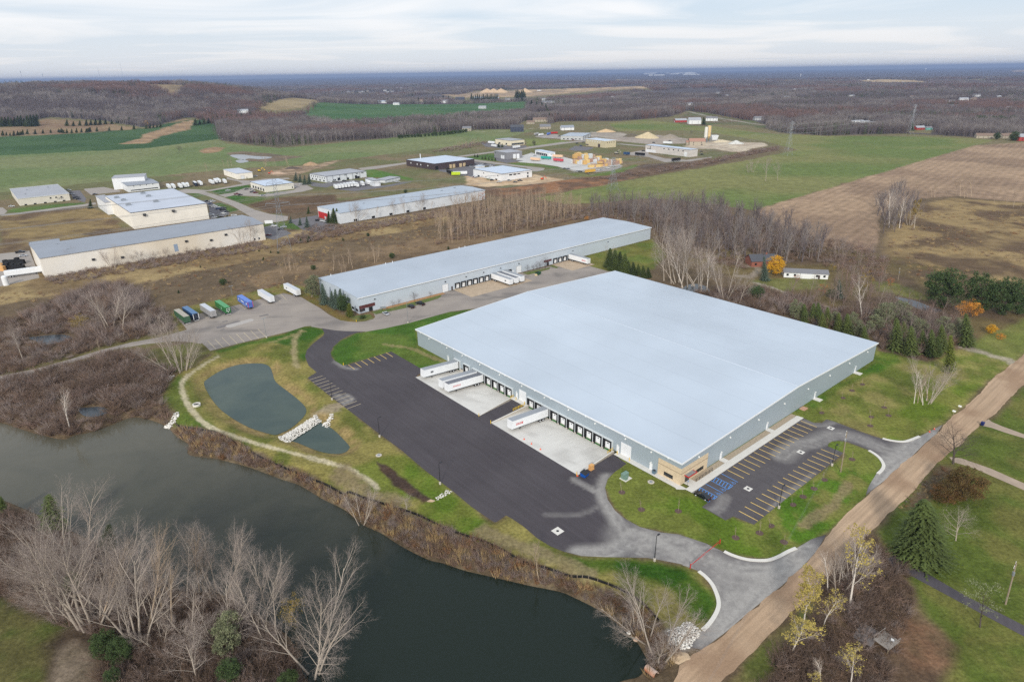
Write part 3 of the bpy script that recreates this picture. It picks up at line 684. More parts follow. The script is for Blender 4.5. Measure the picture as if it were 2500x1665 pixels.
DUST = [("H 2352,650 2150,610 2000,590 | I 0,700 150,730 300,860 500,900 700,850", 9,.8), ("I 860,760 700,800 400,800 200,720 20,690 | H 2352,740 2200,620 2000,560 1930,640 1800,690 1650,700", 4.5,.95), ("I 300,1200 500,1000 700,840 900,690", 9,1.0), ("I 140,1230 260,1050 300,900 420,800", 6,.8),
 ("H 1960,600 1880,430 1820,320 1720,250 1600,185", 1.6,.8), ("H 1920,520 1870,430 1815,330 1805,240 1830,170", 3.2,.8), ("H 1850,300 1700,400 1560,430 1400,420", 1.2,.35),
 ("I 0,760 90,660 200,650", 1.2,.9), ("H 2050,700 2100,640 2352,600", 1.3,.9), ("V 1160,20 1300,110 1500,140", 1.5,.55), ("V 1150,640 1280,700 1430,640 1440,600 1340,540", 1.0,.7), ("V 1200,560 1350,650", 2.2,.45)]
_dust = [(np.array(spline(sheetpts(s), 4, False)), w, k) for s, w, k in DUST]
def track(X, Y, P, wd, k):
 best = np.full(X.shape, 1e18); lat = np.zeros(X.shape); arc = np.zeros(X.shape); acc = 0.0
 for i in range(len(P) - 1):
  e = P[i+1] - P[i]; L = np.linalg.norm(e) + 1e-9
  t = np.clip(((X-P[i][0])*e[0] + (Y-P[i][1])*e[1]) / (L*L), 0,1)
  dx, dy = X - P[i][0] - t*e[0], Y - P[i][1] - t*e[1]; d = np.hypot(dx, dy)
  c = d < best; best = np.where(c, d, best); lat = np.where(c, np.sign(e[0]*dy - e[1]*dx)*d, lat); arc = np.where(c, acc + t*L, arc); acc += L
 st = fbm(lat * 1.7 + 3 * vnoise(arc * .05, lat * 0,4), arc * .03,8,4)
 return k * (1 - sstep(wd * .3, wd * 1.1, best)) * (.66 + .42 * sstep(.3,.66, st))
def dustfn(X, Y):
 w = 0.05 * fbm(X / 12, Y / 12,5)
 for P, wd, k in _dust:
  w = np.maximum(w, track(X, Y, P, wd, k))
 return w
ASPH = [p[:2] for p in sheetpts("O 300,1055 340,1130 320,1180 260,1220 150,1310 60,1400 32,1500 | D 2092,915 2110,960 2165,1005 | V 730,275 760,310 910,430 1120,600 1310,740 1560,930 1870,1170 2250,1450 | H 440,0 600,135 770,260 900,370 1055,475 1072,473 1135,428 1175,450 1250,500 1350,585 1440,640 1530,675 1650,705 1800,712 1950,715 2100,718 2200,735 2352,765 | I 10,765 120,805 180,855 230,920 265,1000 272,1060 240,1130 195,1185 145,1220 70,1330 150,1345 300,1235 500,1065 700,905 850,765 940,665 1000,560 900,590 800,650 700,710 600,742 500,738 400,715 300,678 180,620 60,580 0,562 | H 2352,562 2200,545 2050,507 1950,452 1880,395 1830,320 1812,240 1830,180 1880,130 1960,75")]
ASPH += [wpt(-2.1,22.9), wpt(-18.1,22.4), wpt(-18.1,62.8), wpt(-2.2,63.9), wpt(-2.1,70.7), wpt(-18.1,69.1), wpt(-18.1,110.0), wpt(-12.1,112.7)]
ASPH += [p[:2] for p in sheetpts("E 350,863 60,953 -5,962 | V 1300,92 1240,50 1160,5 | O 455,1520 437,1440 480,1350 600,1240 750,1160 860,1125 1000,1108 680,1103 500,1088")]
ground_sheet('asphalt_yard', ASPH, M_ASPH, .02,1.0, colfn=dustfn)
EPK = [p[:2] for p in sheetpts("R 48,1137 610,755 1110,330 1580,118 1720,180 1830,183 1890,133 1990,160 2352,300 | S 150,535 300,590 420,620 560,660 700,668 800,630 920,590 1240,430 1150,560 1000,680 900,780 780,900 620,1030 460,1180 190,1392 220,1290 270,1200 340,1090 400,1040 435,980 420,920 350,840 220,772 0,690 | R 2160,432 2060,425 1970,432 1920,460 1908,500 2120,590 2060,650 1940,745 1800,860 1500,1090 1250,1290 1000,1490 900,1570 620,1457 510,1512 190,1330 270,1270")]
DUST2 = [("S 1000,640 600,800 300,700 100,620 | R 2000,330 1700,440 1500,480 1300,640", 5,.7), ("S 320,1200 500,1000 800,820 1150,520", 8,.95), ("R 1750,900 1400,1160 1150,1380", 2.2,.5), ("R 300,1400 420,1340 500,1200", 2.5,.5), ("R 1990,170 1800,220 1600,160", 2,.5)]
_dust2 = [(np.array(spline(sheetpts(s), 4, False)), w, k) for s, w, k in DUST2]
def dust2(X, Y):
 w = .05 + .12 * fbm(X / 6, Y / 6,5)
 for P, wd, k in _dust2:
  w = np.maximum(w, track(X, Y, P, wd, k))
 return w
ground_sheet('asphalt_car_park', EPK, M_ASPH, .02,0.9, colfn=dust2)
# dirt road
DR = [p[:2] for p in sheetpts("I -400,1900 -40,1568 0,1452 100,1382 300,1236 500,1066 700,906 850,766 940,666 1040,520 1100,450 1270,300 | S 460,1180 620,1030 780,900 900,780 1000,680 1150,560 1250,440 1400,300 1550,190 1750,0 | F 2120,1060 2270,950 2352,885 2900,560 2950,700 2352,1085 | S 2080,150 1960,285 1860,352 1760,425 1640,535 1500,680 1170,950 1000,1150 860,1310 600,1568 | I 1330,512 1230,640 1080,790 860,1000 690,1172 560,1302 400,1450 280,1568 -100,1900")]
_d = []
for i in range(len(DR)):
 a_, b_ = np.array(DR[i]), np.array(DR[(i+1) % len(DR)]); n_ = max(1, int(np.linalg.norm(b_-a_) / 1.5))
 for k in range(n_):
  q = a_ + (b_-a_) * k / n_; q = q + np.array([float(fbm(np.array([q[0]/2.5]), np.array([q[1]/2.5]), 61)[0]) - .5, float(fbm(np.array([q[0]/2.5]), np.array([q[1]/2.5]), 62)[0]) - .5]) * 1.1; _d.append(q)
DR = _d
def dirtw(X, Y):
 return .7 * sstep(.5,.7, fbm(X / 9, Y / 9,4))
ground_sheet('dirt_road', DR, M_DIRT, .035,2.0, colfn=dirtw)
# old yard and drive of the long grey warehouse
OLD = [p[:2] for p in sheetpts("T 740,1220 1200,1100 1620,1000 2000,910 2250,830 2352,820 | O 130,1030 290,1058 500,1090 680,1105 1000,1110 1300,1060 1700,970 2352,790 | E 930,568 1250,500 1900,310 | Q 2270,575 2030,508 1760,470 1500,500 1080,600 560,690 180,830 0,860 | O 2200,520 1100,740 1150,880 1120,905 1000,942 850,957 730,950 600,930 430,850 250,720 120,650 0,580 | T 2352,455 2190,362 1910,300 1440,420 1080,510 800,570 560,630 200,690 330,830 370,880 | D 1250,722 1070,770 900,800 700,850 500,910 250,980 0,1030 -900,1200 -900,1235 0,1062 250,1010 450,950 600,905 780,850 1000,812 1200,792 1320,800 1375,812 | T 600,1090 680,1160")]
def oldw(X, Y): return .8 * sstep(.55,.75, fbm(X / 14, Y / 6,9)) + .15 * fbm(X / 3, Y / 3,2)
ground_sheet('old_concrete_yard', OLD, M_OLD, .015,3.0, colfn=oldw)
for spec in ("T 830,840 1200,740 1220,755 1000,810 960,850 850,865", "T 1515,665 1660,630 1675,645 1530,680", "T 920,755 1010,735 1025,748 940,765", "T 895,885 960,865 975,878 905,897"):
 ground_sheet('asphalt_patch', sheetpts(spec), mat('asphalt_patch', (122,117,116), .9,.08), .028)
ground_sheet('concrete_patch', sheetpts("T 985,815 1390,705 1440,720 1420,745 1060,850 1000,845"), mat('concrete_patch', (180,174,168), .9,.08), .026)
# driveways on the right
ground_sheet('side_driveway', sheetpts("I 1420,720 1470,700 1950,975 2352,1180 2900,1480 2900,1560 2352,1255 1950,1040 1560,830 1440,770"), M_DRIVE, .03)
ground_sheet('side_driveway', sheetpts("S 1865,355 1910,390 2050,450 2352,560 2800,720 2800,790 2352,615 2100,540 1900,470 1800,450 1760,425"), mat('gravel_drive', (172,154,136), .95,.12,.4, coord='World'), .03)
ground_sheet('side_driveway', sheetpts("S 1330,870 1500,890 1700,960 1900,1030 2352,1230 2800,1430 2800,1540 2352,1325 2000,1170 1750,1060 1600,1000 1380,940"), mat('gravel_drive', (172,154,136)), .03)
# industrial estate roads and yards
for nm, spec in (('estate_road', "K 250,455 330,425 480,425 560,440 700,480 850,530 1050,600 1250,690 1450,745 1600,765 1700,775 1690,830 1550,855 1350,868 1200,790 1050,700 950,640 780,570 600,500 480,465"),
   ('estate_road', "K -100,500 100,440 300,400 600,420 850,375 1080,330 1020,300 860,270 860,240 1010,280 1200,290 1400,260 1700,250 1730,265 1450,290 1180,340 850,395 650,430 300,460 "),
   ('estate_road', "K 960,450 1100,390 1200,385 1300,470 1250,480 1380,475 1780,415 1800,400 1750,320 1900,320 2050,400 1900,440 1400,510 1200,500 960,490 840,515 740,485"),
   ('estate_road', "J -100,735 60,690 100,650 40,600 -100,600"), ('estate_road', "J 60,690 250,672 850,592 1150,555 1300,530 1320,555 1150,585 860,615 300,690 0,718"),
   ('estate_road', "J 1150,345 1420,320 1650,370 1640,385 1310,420 1250,430 1160,365"), ('estate_road', "J -100,1240 400,1190 480,1380 540,1560 -100,1700"),
   ('estate_road', "L 640,455 1330,372 1340,390 850,470 690,482"), ('estate_road', "Y 90,1130 560,1068 900,1025 1500,940 1900,915 1900,925 1640,950 1050,1030 580,1085 130,1145"),
   ('estate_road', "Y 2270,962 2352,970 | N 150,562 560,600 570,612 150,577"), ('estate_road', "Y 270,1168 560,1205 800,1240 1290,1295 1270,1320 1180,1340 1080,1330 1040,1290 800,1262 500,1225 270,1190"),
   ('estate_road', "N 270,700 480,660 570,655 580,710 800,770 1100,790 1450,745 1440,760 1160,810 800,820 570,750 300,720"),
   ('asphalt_yard', "J 960,375 1090,365 1180,480 1160,530 1000,480"), ('asphalt_yard', "L -10,640 150,665 560,615 680,630 560,660 300,690 200,720 0,700"), ('asphalt_yard', "L 1720,470 1900,470 2150,430 2200,440 2350,420 2352,560 2240,590 2100,550 1760,500"),
   ('asphalt_yard', "Y 1610,1040 1700,990 1950,1010 1940,1030 1850,1055 1700,1058"), ('asphalt_yard', "Y 590,1140 830,1170 1000,1195 760,1225 620,1190"), ('asphalt_yard', "K 1340,930 1500,890 1750,1010 1500,1100 1370,1060"), ('asphalt_yard', "K 500,560 600,560 900,730 880,760 640,820 610,620"), ('asphalt_yard', "K 1700,830 2100,760 2120,800 2300,840 2352,960 2100,1000 1900,960"),
   ('asphalt_yard', "Y 410,950 590,930 600,950 810,1000 1030,985 1040,1010 850,1050 480,1000"), ('asphalt_yard', "L 280,690 700,620 820,700 1000,690 1230,650 1390,640 1100,700 600,770 380,750"), ('asphalt_yard', "Y 230,1255 300,1200 620,1245 600,1265 350,1265 230,1400 100,1400 0,1310"),
   ('concrete_yard', "Y 930,1140 1090,1090 1500,1130 1700,1180 2150,1180 2320,1230 2320,1260 1900,1300 1780,1330 1600,1310 1460,1270 1230,1235 960,1215 880,1200"), ('estate_road', "Y 1500,1290 1650,1320 1900,1300 2300,1270 2352,1280 2200,1330 1980,1350 1700,1345"),
   ('estate_road', "Y 1140,860 1380,820 1530,850 1880,880 1840,920 1640,915 1450,890 1250,880")):
 ground_sheet(nm, sheetpts(spec), {'estate_road': M_ROAD, 'asphalt_yard': mat('worn_asphalt', (112,109,112), .9,.08,.2, coord='World'), 'concrete_yard': mat('pale_yard', (200,198,194), .9,.06,.1, coord='World')}[nm], .03 + random.random() * .03)
# ---------------------------------------------------------------- shared materials
WHITE = mat('white_paint', (236,238,240), .5,.03)
ROOFW = mat('pale_metal_roof', (194,205,217), .42,.08,.03, spec=.5, stripe=(1,.61,.08), stripe2=(0,10.65,.06,.045))
WALLG = mat('grey_metal_wall', (160,172,180), .5,.03,.1, spec=.4, stripe=(0,.9,.05))
WALLGY = mat('grey_metal_wall_long', (160,172,180), .5,.03,.1, spec=.4, stripe=(1,.9,.05))
BLACK = mat('black_rubber', (28,28,30), .8,.1)
DARK = mat('dark_glass', (34,40,46), .12,.05, spec=.6)
GREEN = mat('green_steel', (34,104,50), .6,.08)
CONC = mat('concrete', (196,188,176), .85,.08,.6)
CONCP = mat('pale_concrete', (222,218,210), .85,.05,.5)
STONE = mat('tan_stone', (214,194,164), .8,.1,1.6)
YELLOW = mat('safety_yellow', (236,196,40), .55,.05)
RED = mat('red_paint', (186,44,42), .5,.08)
GALV = mat('galvanised', (160,166,172), .45,.06,2, metal=.5)
STEEL = mat('dark_steel', (44,44,48), .5,.08)
LAMPW = mat('lamp_white', (244,244,240), .4,.02)
GRAVEL = mat('tan_gravel', (176,160,138), .95,.18,2.0, coord='World')
YLINE = mat('yellow_line', (224,190,112), .8,.14,1.2, coord='World')
BLINE = mat('blue_line', (92,152,222), .8,.14,1.2, coord='World')
WLINE = mat('pale_line', (206,190,158), .8,.2,1.2, coord='World')
GRASS2 = mat('island_grass', (92,108,50), .95,.22,.5, tint=(108,108,62), coord='World')
TYRE = mat('tyre', (26,26,27), .85,.1)
RIM = mat('steel_rim', (206,208,210), .4,.05)
FRAMEM = mat('trailer_frame', (48,46,46), .7,.1)
def dupe(o, parent=None, loc=None, rz=None):
 c = o.copy(); COL.objects.link(c); c.parent = parent if parent is not None else o.parent
 if loc is not None: c.location = loc
 if rz is not None: c.rotation_euler = (0,0, rz)
 for ch in list(o.children): dupe(ch, c)
 return c
# ---------------------------------------------------------------- the big new warehouse
wh = thing('warehouse', 'huge new warehouse with wide pale metal roof, grey walls and tan stone corner', 'warehouse', (WS[0], WS[1], 0), WANG)
b = MB()
D_, L2, H_, RZ = WD, WL, WZ, WR
b.add([(0,0,-.05),(0,L2,-.05),(0,L2,H_),(0,0,H_)], [(0,3,2,1)])
b.add([(D_,0,-.05),(D_,L2,-.05),(D_,L2,H_),(D_,0,H_)], [(0,1,2,3)])
b.build('wall', WALLGY, wh)
b = MB()
b.add([(0,0,-.05),(D_,0,-.05),(D_,0,H_),(D_/2,0,RZ),(0,0,H_)], [(0,1,2,3,4)])
b.add([(0,L2,-.05),(D_,L2,-.05),(D_,L2,H_),(D_/2,L2,RZ),(0,L2,H_)], [(4,3,2,1,0)])
b.build('gable_wall', WALLG, wh)
b = MB(); ov = .55; e = .3; sl = (RZ - H_) / (D_ / 2)
for sgn in (0,1):
 x0, x1 = (-ov, D_/2 - .15) if sgn == 0 else (D_/2 + .15, D_ + ov)
 zf = lambda x: H_ + .12 + min(x, D_ - x) * sl
 b.hexa([(x0,-e,zf(x0)),(x1,-e,zf(x1)),(x1,L2+e,zf(x1)),(x0,L2+e,zf(x0)),(x0,-e,zf(x0)+.14),(x1,-e,zf(x1)+.14),(x1,L2+e,zf(x1)+.14),(x0,L2+e,zf(x0)+.14)])
roof = b.build('roof', ROOFW, wh)
b = MB()
zr = H_ + .12 + D_/2*sl + .12
b.hexa([(D_/2-.5,-e-.02,zr+.02),(D_/2+.5,-e-.02,zr+.02),(D_/2+.5,L2+e+.02,zr+.02),(D_/2-.5,L2+e+.02,zr+.02),(D_/2-.3,-e-.02,zr+.22),(D_/2+.3,-e-.02,zr+.22),(D_/2+.3,L2+e+.02,zr+.22),(D_/2-.3,L2+e+.02,zr+.22)])
b.build('ridge_cap', mat('ridge_metal', (190,200,212), .45,.04), roof)
b = MB()
b.box(-ov-.16, -ov-.003, -e-.1, L2+e+.1, H_-.16, H_+.27)
for k in range(17): b.box(-ov-.36, -ov-.163,4+k*8.0,4.35+k*8.0, H_-.25, H_+.18)
for y0 in (-e-.14, L2+e+.003):
 for x0, x1, z0, z1 in ((-ov, D_/2, H_+.12-ov*sl, RZ+.12), (D_/2, D_+ov, RZ+.12, H_+.12-ov*sl)):
  b.hexa([(x0,y0,z0-.32),(x1,y0,z1-.32),(x1,y0+.137,z1-.32),(x0,y0+.137,z0-.32),(x0,y0,z0+.2),(x1,y0,z1+.2),(x1,y0+.137,z1+.2),(x0,y0+.137,z0+.2)])
b.build('eave_trim', WHITE, wh)
# loading dock
b = MB()
for y0, y1 in ((24.3,63.7), (72.3,109.7)): b.box(-.22,-.003, y0, y1,-2.2,-.3)
b.build('dock_foundation', CONC, wh)
SHELT = mat('shelter_white', (206,212,214), .6,.05)
def dock_door(yc, hood):
 b = MB()
 b.box(-.62,-.01, yc-2.02, yc-1.86,-.7,2.92); b.box(-.62,-.01, yc+1.86, yc+2.02,-.7,2.92)
 b.hexa([(-.7,yc-2.05,2.93),(-.01,yc-2.05,2.93),(-.01,yc+2.05,2.93),(-.7,yc+2.05,2.93),(-.7,yc-2.05,3.02),(-.01,yc-2.05,3.2),(-.01,yc+2.05,3.2),(-.7,yc+2.05,3.02)])
 o = b.build('dock_door', SHELT, wh)
 b = MB(); b.box(-.5,-.02, yc-1.85, yc-1.12,-.7,2.9); b.box(-.5,-.02, yc+1.12, yc+1.85,-.7,2.9); b.box(-.5,-.02, yc-1.115, yc+1.115,2.05,2.9)
 b.box(-.62,-.505, yc-1.85, yc-1.3,-.6,2.85); b.box(-.62,-.505, yc+1.3, yc+1.85,-.6,2.85)
 b.build('dock_seal', BLACK, o)
 MB().box(-.12,-.02, yc-1.1, yc+1.1,-.52,2.04).build('door_panel', WHITE, o)
 MB().box(-.16,-.123, yc-.25, yc+.3,1.2,1.5).build('door_window', DARK, o)
 MB().box(-.45,-.03, yc-1.08, yc+1.08,-1.0,-.55).build('dock_leveler', GREEN, o)
 MB().box(-.6,-.23, yc-1.5, yc-1.2,-1.05,-.72).build('bumper', BLACK, o)
 MB().box(-.6,-.23, yc+1.2, yc+1.5,-1.05,-.72).build('bumper', BLACK, o)
 return o
dyA = [106.8,100.5,94.6,90.7,86.7,82.7,78.7,74.6]; dyB = [62.6,58.65,54.75,50.8,46.8,42.85,38.9,34.95,31.0,26.95]
d0 = dock_door(0.0,1)
for k, y in enumerate(dyA + dyB):
 if k == 0: d0.location = (0, y, 0)
 else: dupe(d0, wh, (0, y, 0))
for y0, y1 in ((65.7,69.0), (18.0,21.6)):
 o = MB().box(-.09,-.01, y0, y1,0,4.05).build('overhead_door', WHITE, wh)
 bb_ = MB()
 for k in range(1,8): bb_.box(-.1,-.092, y0+.05, y1-.05, k*.5, k*.5+.03)
 bb_.build('panel_seam', GALV, o)
 bb_ = MB(); bb_.box(-.14,-.011, y0-.14, y0-.002,0,4.2); bb_.box(-.14,-.011, y1+.002, y1+.14,0,4.2); bb_.box(-.14,-.011, y0, y1,4.06,4.2); bb_.build('door_frame', WHITE, o)
def man_door(face, c):
 o = MB().box(-.5,.5,-.08,-.01,0,2.1).build('door', WHITE, wh)
 MB().box(-.58,.58,-.14,-.011,2.12,2.25).build('lintel', WHITE, o)
 MB().box(-.15,.15,-.35,-.011,2.45,2.7).build('door_lamp', LAMPW, o)
 MB().box(.36,.44,-.14,-.085,1.0,1.1).build('handle', STEEL, o)
 if face == 'x': o.location = (c, 0,0)
 else: o.location = (0, c, 0); o.rotation_euler = (0,0, -math.pi/2)
 return o
for y in (113.3,70.55,23.0,10.3): man_door('y', y)
for x in (20.0,46.3,78.4,110.4): man_door('x', x)
def wall_light(face, c):
 bb_ = MB(); bb_.box(-.16,.16,-.1,-.005,-.22,.22); bb_.hexa([(-.2,-.36,-.2),(.2,-.36,-.2),(.2,-.101,-.2),(-.2,-.101,-.2),(-.14,-.2,.2),(.14,-.2,.2),(.14,-.101,.2),(-.14,-.101,.2)])
 return bb_.mesh('wall_light', LAMPW)
wlm = wall_light('x', 0)
for y in (126.8,113.8,103.3,92.0,80.1,67.7,56.0,44.4,32.6,20.2,10.5):
 o = link('wall_light', wlm, wh); o.location = (0, y, 6.0); o.rotation_euler = (0,0, -math.pi/2)
for x in (8.0,24.0,40.0,56.0,72.0,87.9,103.6,119.2):
 o = link('wall_light', wlm, wh); o.location = (x, 0,6.0)
# stone corner with office windows
b = MB(); b.box(-.14,12.8,-.14,-.004,0,5.3); b.box(-.14,-.004,-.004,7.8,0,5.3)
st = b.build('stone_facing', STONE, wh)
b = MB(); b.box(-.22,12.85,-.22,-.143,3.68,3.8); b.box(-.22,-.143,-.143,7.85,3.68,3.8); b.build('string_course', mat('stone_trim', (150,134,112), .8,.08), st)
for face, u0, u1 in (('y', 2.5,5.5), ('x', 7.4,10.8)):
 bb_ = MB()
 if face == 'y': bb_.box(-.17,-.143, u0, u1,.7,1.9)
 else: bb_.box(u0, u1,-.17,-.143,.7,1.9)
 w = bb_.build('window', DARK, wh); bb_ = MB()
 for t in (0,.333,.667,1):
  u = u0 + (u1 - u0) * t
  if face == 'y': bb_.box(-.2,-.172, u-.04, u+.04,.66,1.94)
  else: bb_.box(u-.04, u+.04,-.2,-.172,.66,1.94)
 bb_.build('window_frame', STEEL, w)
ed = MB().box(2.0,3.9,-.17,-.143,0,2.15).build('entrance_door', DARK, wh)
bb_ = MB()
for u in (1.95,2.93,3.88): bb_.box(u, u+.08,-.2,-.172,0,2.2)
bb_.box(1.95,3.96,-.2,-.172,2.2,2.28); bb_.build('door_frame', STEEL, ed)
can = MB().box(1.6,5.4,-1.55,-.15,2.62,2.74).build('entrance_canopy', GALV, wh)
bb_ = MB(); bb_.box(1.48,5.52,-1.68,-1.553,2.5,2.85); bb_.box(1.48,1.597,-1.55,-.15,2.5,2.85); bb_.box(5.403,5.52,-1.55,-.15,2.5,2.85); bb_.build('canopy_rim', RED, can)
MB().box(11.2,11.7,-.02,-.005,2.2,2.5).build('vent', STEEL, wh)
# loading wells, ramps, retaining walls
def wq(*p): return [wpt(x, y) for x, y in p]
def w3(x, y, z): p = wpt(x, y); return (p[0], p[1], z)
def pit(name, y0i, y1i, y0o, y1o):
 n = 14; V = []; F = []
 for i in range(n + 1):
  t = i / n; x = -.15 - 17.95 * t; ya = y0i + (y0o - y0i) * t; yb = y1i + (y1o - y1i) * t
  for j in range(n + 1):
   V.append(w3(x, ya + (yb - ya) * j / n, PITZ * (1 - t) + .024 * t))
 for i in range(n):
  for j in range(n): a = i * (n + 1) + j; F.append((a, a + 1, a + n + 2, a + n + 1))
 me = np_mesh(name, V, F, M_CONC, True)
 A = np.array(V); w = .35 * sstep(.5,.7, fbm(A[:, 0] / 5, A[:, 1] / 5,3))
 me.attributes.new('wear', 'FLOAT', 'POINT').data.foreach_set('value', w.astype(np.float32))
 o = link(name, me); o['kind'] = 'structure'
pit('loading_apron', 24.3,63.7,22.5,62.7); pit('loading_apron', 72.3,109.75,69.2,109.9)
def bollard(label, p, h=1.15):
 bb_ = MB(); bb_.tube((0,0,0),(0,0,h),.11,n=10); bb_.lathe([(.11,h),(.08,h+.06),(.02,h+.09)],10)
 o = bb_.build('bollard', YELLOW); o.location = p; return tag(o, label, 'bollard', 'yellow bollards around the loading docks')
def rwall(label, xi, yi, xo, yo, zi=-2.0):
 t = thing('retaining_wall', label, 'retaining wall', w3(xi, yi, 0), 0)
 p0 = np.array(wpt(xi, yi)); p1 = np.array(wpt(xo, yo)); d = (p1 - p0); L = np.linalg.norm(d); t.rotation_euler = (0,0, math.atan2(d[1], d[0])); th = .32
 MB().hexa([(0,-th/2,zi),(L,-th/2,-.6),(L,th/2,-.6),(0,th/2,zi),(0,-th/2,.1),(L,-th/2,.16),(L,th/2,.16),(0,th/2,.1)]).build('wall', CONC, t)
 MB().hexa([(0,-th/2-.04,.103),(L,-th/2-.04,.163),(L,th/2+.04,.163),(0,th/2+.04,.103),(0,-th/2-.04,.2),(L,-th/2-.04,.26),(L,th/2+.04,.26),(0,th/2+.04,.2)]).build('coping', CONCP, t)
rwall('concrete retaining wall on the far side of the dark ramp between loading aprons', -.6,72.2,-18,69.2)
rwall('concrete retaining wall with yellow railing beside the dark ramp', -.6,63.8,-18,62.7)
rwall('concrete retaining wall beside the blue dumpster and wooden crate', -.6,24.2,-18,22.5)
rwall('low concrete wall at the grass end of the loading apron', -.6,109.9,-12,110.0)
bollard('yellow bollard at the corner of the apron with two parked trailers', w3(-18.4,69.1,0))
bollard('yellow bollard at the outer end of the railed retaining wall', w3(-18.4,62.6,0))
bollard('yellow bollard beside the blue dumpster and orange cone', w3(-18.4,22.6,0))
bollard('yellow bollard left of the big white door between the dock groups', w3(-1.2,69.7,0)); bollard('yellow bollard right of the big white door between the dock groups', w3(-1.2,65.1,0))
bollard('yellow bollard left of the big white door near the stone corner', w3(-1.2,22.2,0)); bollard('yellow bollard right of the big white door near the stone corner', w3(-1.2,17.4,0))
def railing(label, p0, p1, M, h=1.05, n=4, rails=3, grp=None, name='guard_rail'):
 p0 = np.array(p0, float); p1 = np.array(p1, float); d = p1 - p0; L = np.linalg.norm(d[:2])
 t = thing(name, label, 'railing', tuple(p0), math.atan2(d[1], d[0]), grp)
 for k in range(n + 1): MB().tube((L*k/n,0,-.05),(L*k/n,0,h),.05,n=6).build('post', M, t)
 for k in range(rails): MB().tube((0,0,h*(k+1)/rails-.03),(L,0,h*(k+1)/rails-.03),.045,n=6).build('rail', M, t)
 return t
railing('yellow guard rail on the ramp wall left of the second dock group', w3(-2.2,64.2,.1), w3(-7.4,64.0,.1), YELLOW)
railing('yellow stair railing at the dock end near the stone corner', w3(-.5,24.6,0), w3(-3.2,24.4,0), YELLOW, 1.0,3,2)
railing('yellow stair railing at the dock end beside the white man door', w3(-.5,72.0,0), w3(-2.0,71.8,0), YELLOW, 1.0,2,2)
ground_sheet('pavement', wq((0,-2.1),(0,22.9),(-2.05,22.9),(-2.05,0),(-2.4,-.6),(-.8,-2.2)), M_CONC, .05)
ground_sheet('pavement', wq((0,63.9),(0,72.1),(-2.05,72.0),(-2.1,63.9)), M_CONC, .05)
ground_sheet('pavement', wq((-.7,-2.2),(-.6,-4.4),(62.2,-4.4),(61.9,-2.2)), mat('pale_walk', (220,216,208), .85,.04,.4, coord='World'), .14)
MB().add([w3(-.6,-4.41,.02),w3(62.2,-4.41,.02),w3(62.2,-4.41,.14),w3(-.6,-4.41,.14)], [(0,1,2,3)]).build('kerb_face', CONCP)['kind'] = 'structure'
ground_sheet('gravel_bed', wq((4.2,-2.15),(61.9,-2.15),(61.9,-.2),(4.2,-.2)), GRAVEL, .04)
for x0, x1 in ((1.4,4.6), (18.9,21.1), (45.2,47.4)): ground_sheet('pavement', wq((x0,-2.2),(x1,-2.2),(x1,-.16),(x0,-.16)), mat('pale_walk', (0,0,0)), .145)
for x in (78.4,110.4):
 tag(MB().hexa([w3(x-1.2,-2.6,0),w3(x+1.2,-2.6,0),w3(x+1.2,-.02,0),w3(x-1.2,-.02,0),w3(x-1.2,-2.6,.14),w3(x+1.2,-2.6,.14),w3(x+1.2,-.02,.14),w3(x-1.2,-.02,.14)]).build('door_stoop', CONCP), 'pale concrete stoop at the %s white door of the long grass side' % ('nearer' if x < 90 else 'farther'), 'stoop')
tag(MB().hexa([w3(67,-2.2,0),w3(69.5,-2.2,0),w3(69.5,-.4,0),w3(67,-.4,0),w3(67,-2.2,.3),w3(69.5,-2.2,.3),w3(69.5,-.4,.3),w3(67,-.4,.3)]).build('gas_meter_pad', mat('tan_pad', (196,156,130), .9,.1)), 'small tan pad against the grey gable wall near the car park', 'pad')
railing('thin dark fence along the gravel bed beside the entrance', w3(4.6,-2.18,.05), w3(12.6,-2.18,.05), STEEL, 1.2,5,2)
# painted markings
b = MB()
def stripe_(b, p0, p1, w=.13, z=.032):
 p0 = np.array(p0[:2]); p1 = np.array(p1[:2]); d = p1 - p0; d = d / np.linalg.norm(d); n = np.array([-d[1], d[0]]) * w
 b.add([(*(p0+n),z),(*(p0-n),z),(*(p1-n),z),(*(p1+n),z)], [(0,1,2,3)])
for k in range(16): stripe_(b, wpt(16.5 + k*2.88,-4.7), wpt(16.4 + k*2.88,-10.1))
for k in range(17): stripe_(b, wpt(2.1 + k*2.853,-17.3), wpt(2.1 + k*2.857,-22.75))
for k in range(7): stripe_(b, wpt(-32.1 + k*2.95,137.9 + .1*k), wpt(-32.2 + k*2.93,132.3 + .06*k), .12)
b.build('parking_markings', YLINE)['kind'] = 'structure'
b = MB()
for k in range(12): stripe_(b, wpt(-49.9,135.3 - k*2.82), wpt(-44.4,135.3 - k*2.81), .1)
b.build('parking_markings', WLINE)['kind'] = 'structure'
b = MB()
def sb(x0, y0, x1, y1, w=.1): stripe_(b, wpt(x0, y0), wpt(x1, y1), w)
sb(13.6,-4.6,13.4,-10.0); sb(10.8,-4.5,10.9,-10.0); sb(8.4,-4.5,8.2,-10.0); sb(5.9,-4.5,5.8,-10.1); sb(3.3,-4.5,3.2,-10.0); sb(1.2,-4.6,1.4,-10.0)
sb(8.2,-10,10.9,-10); sb(1.4,-10,3.2,-10)
for k in range(6): sb(8.3,-5.2-k*.95,10.8,-5.2-k*.95+.6)
for k in range(6): sb(1.3,-5.2-k*.95,3.2,-5.2-k*.95+.6)
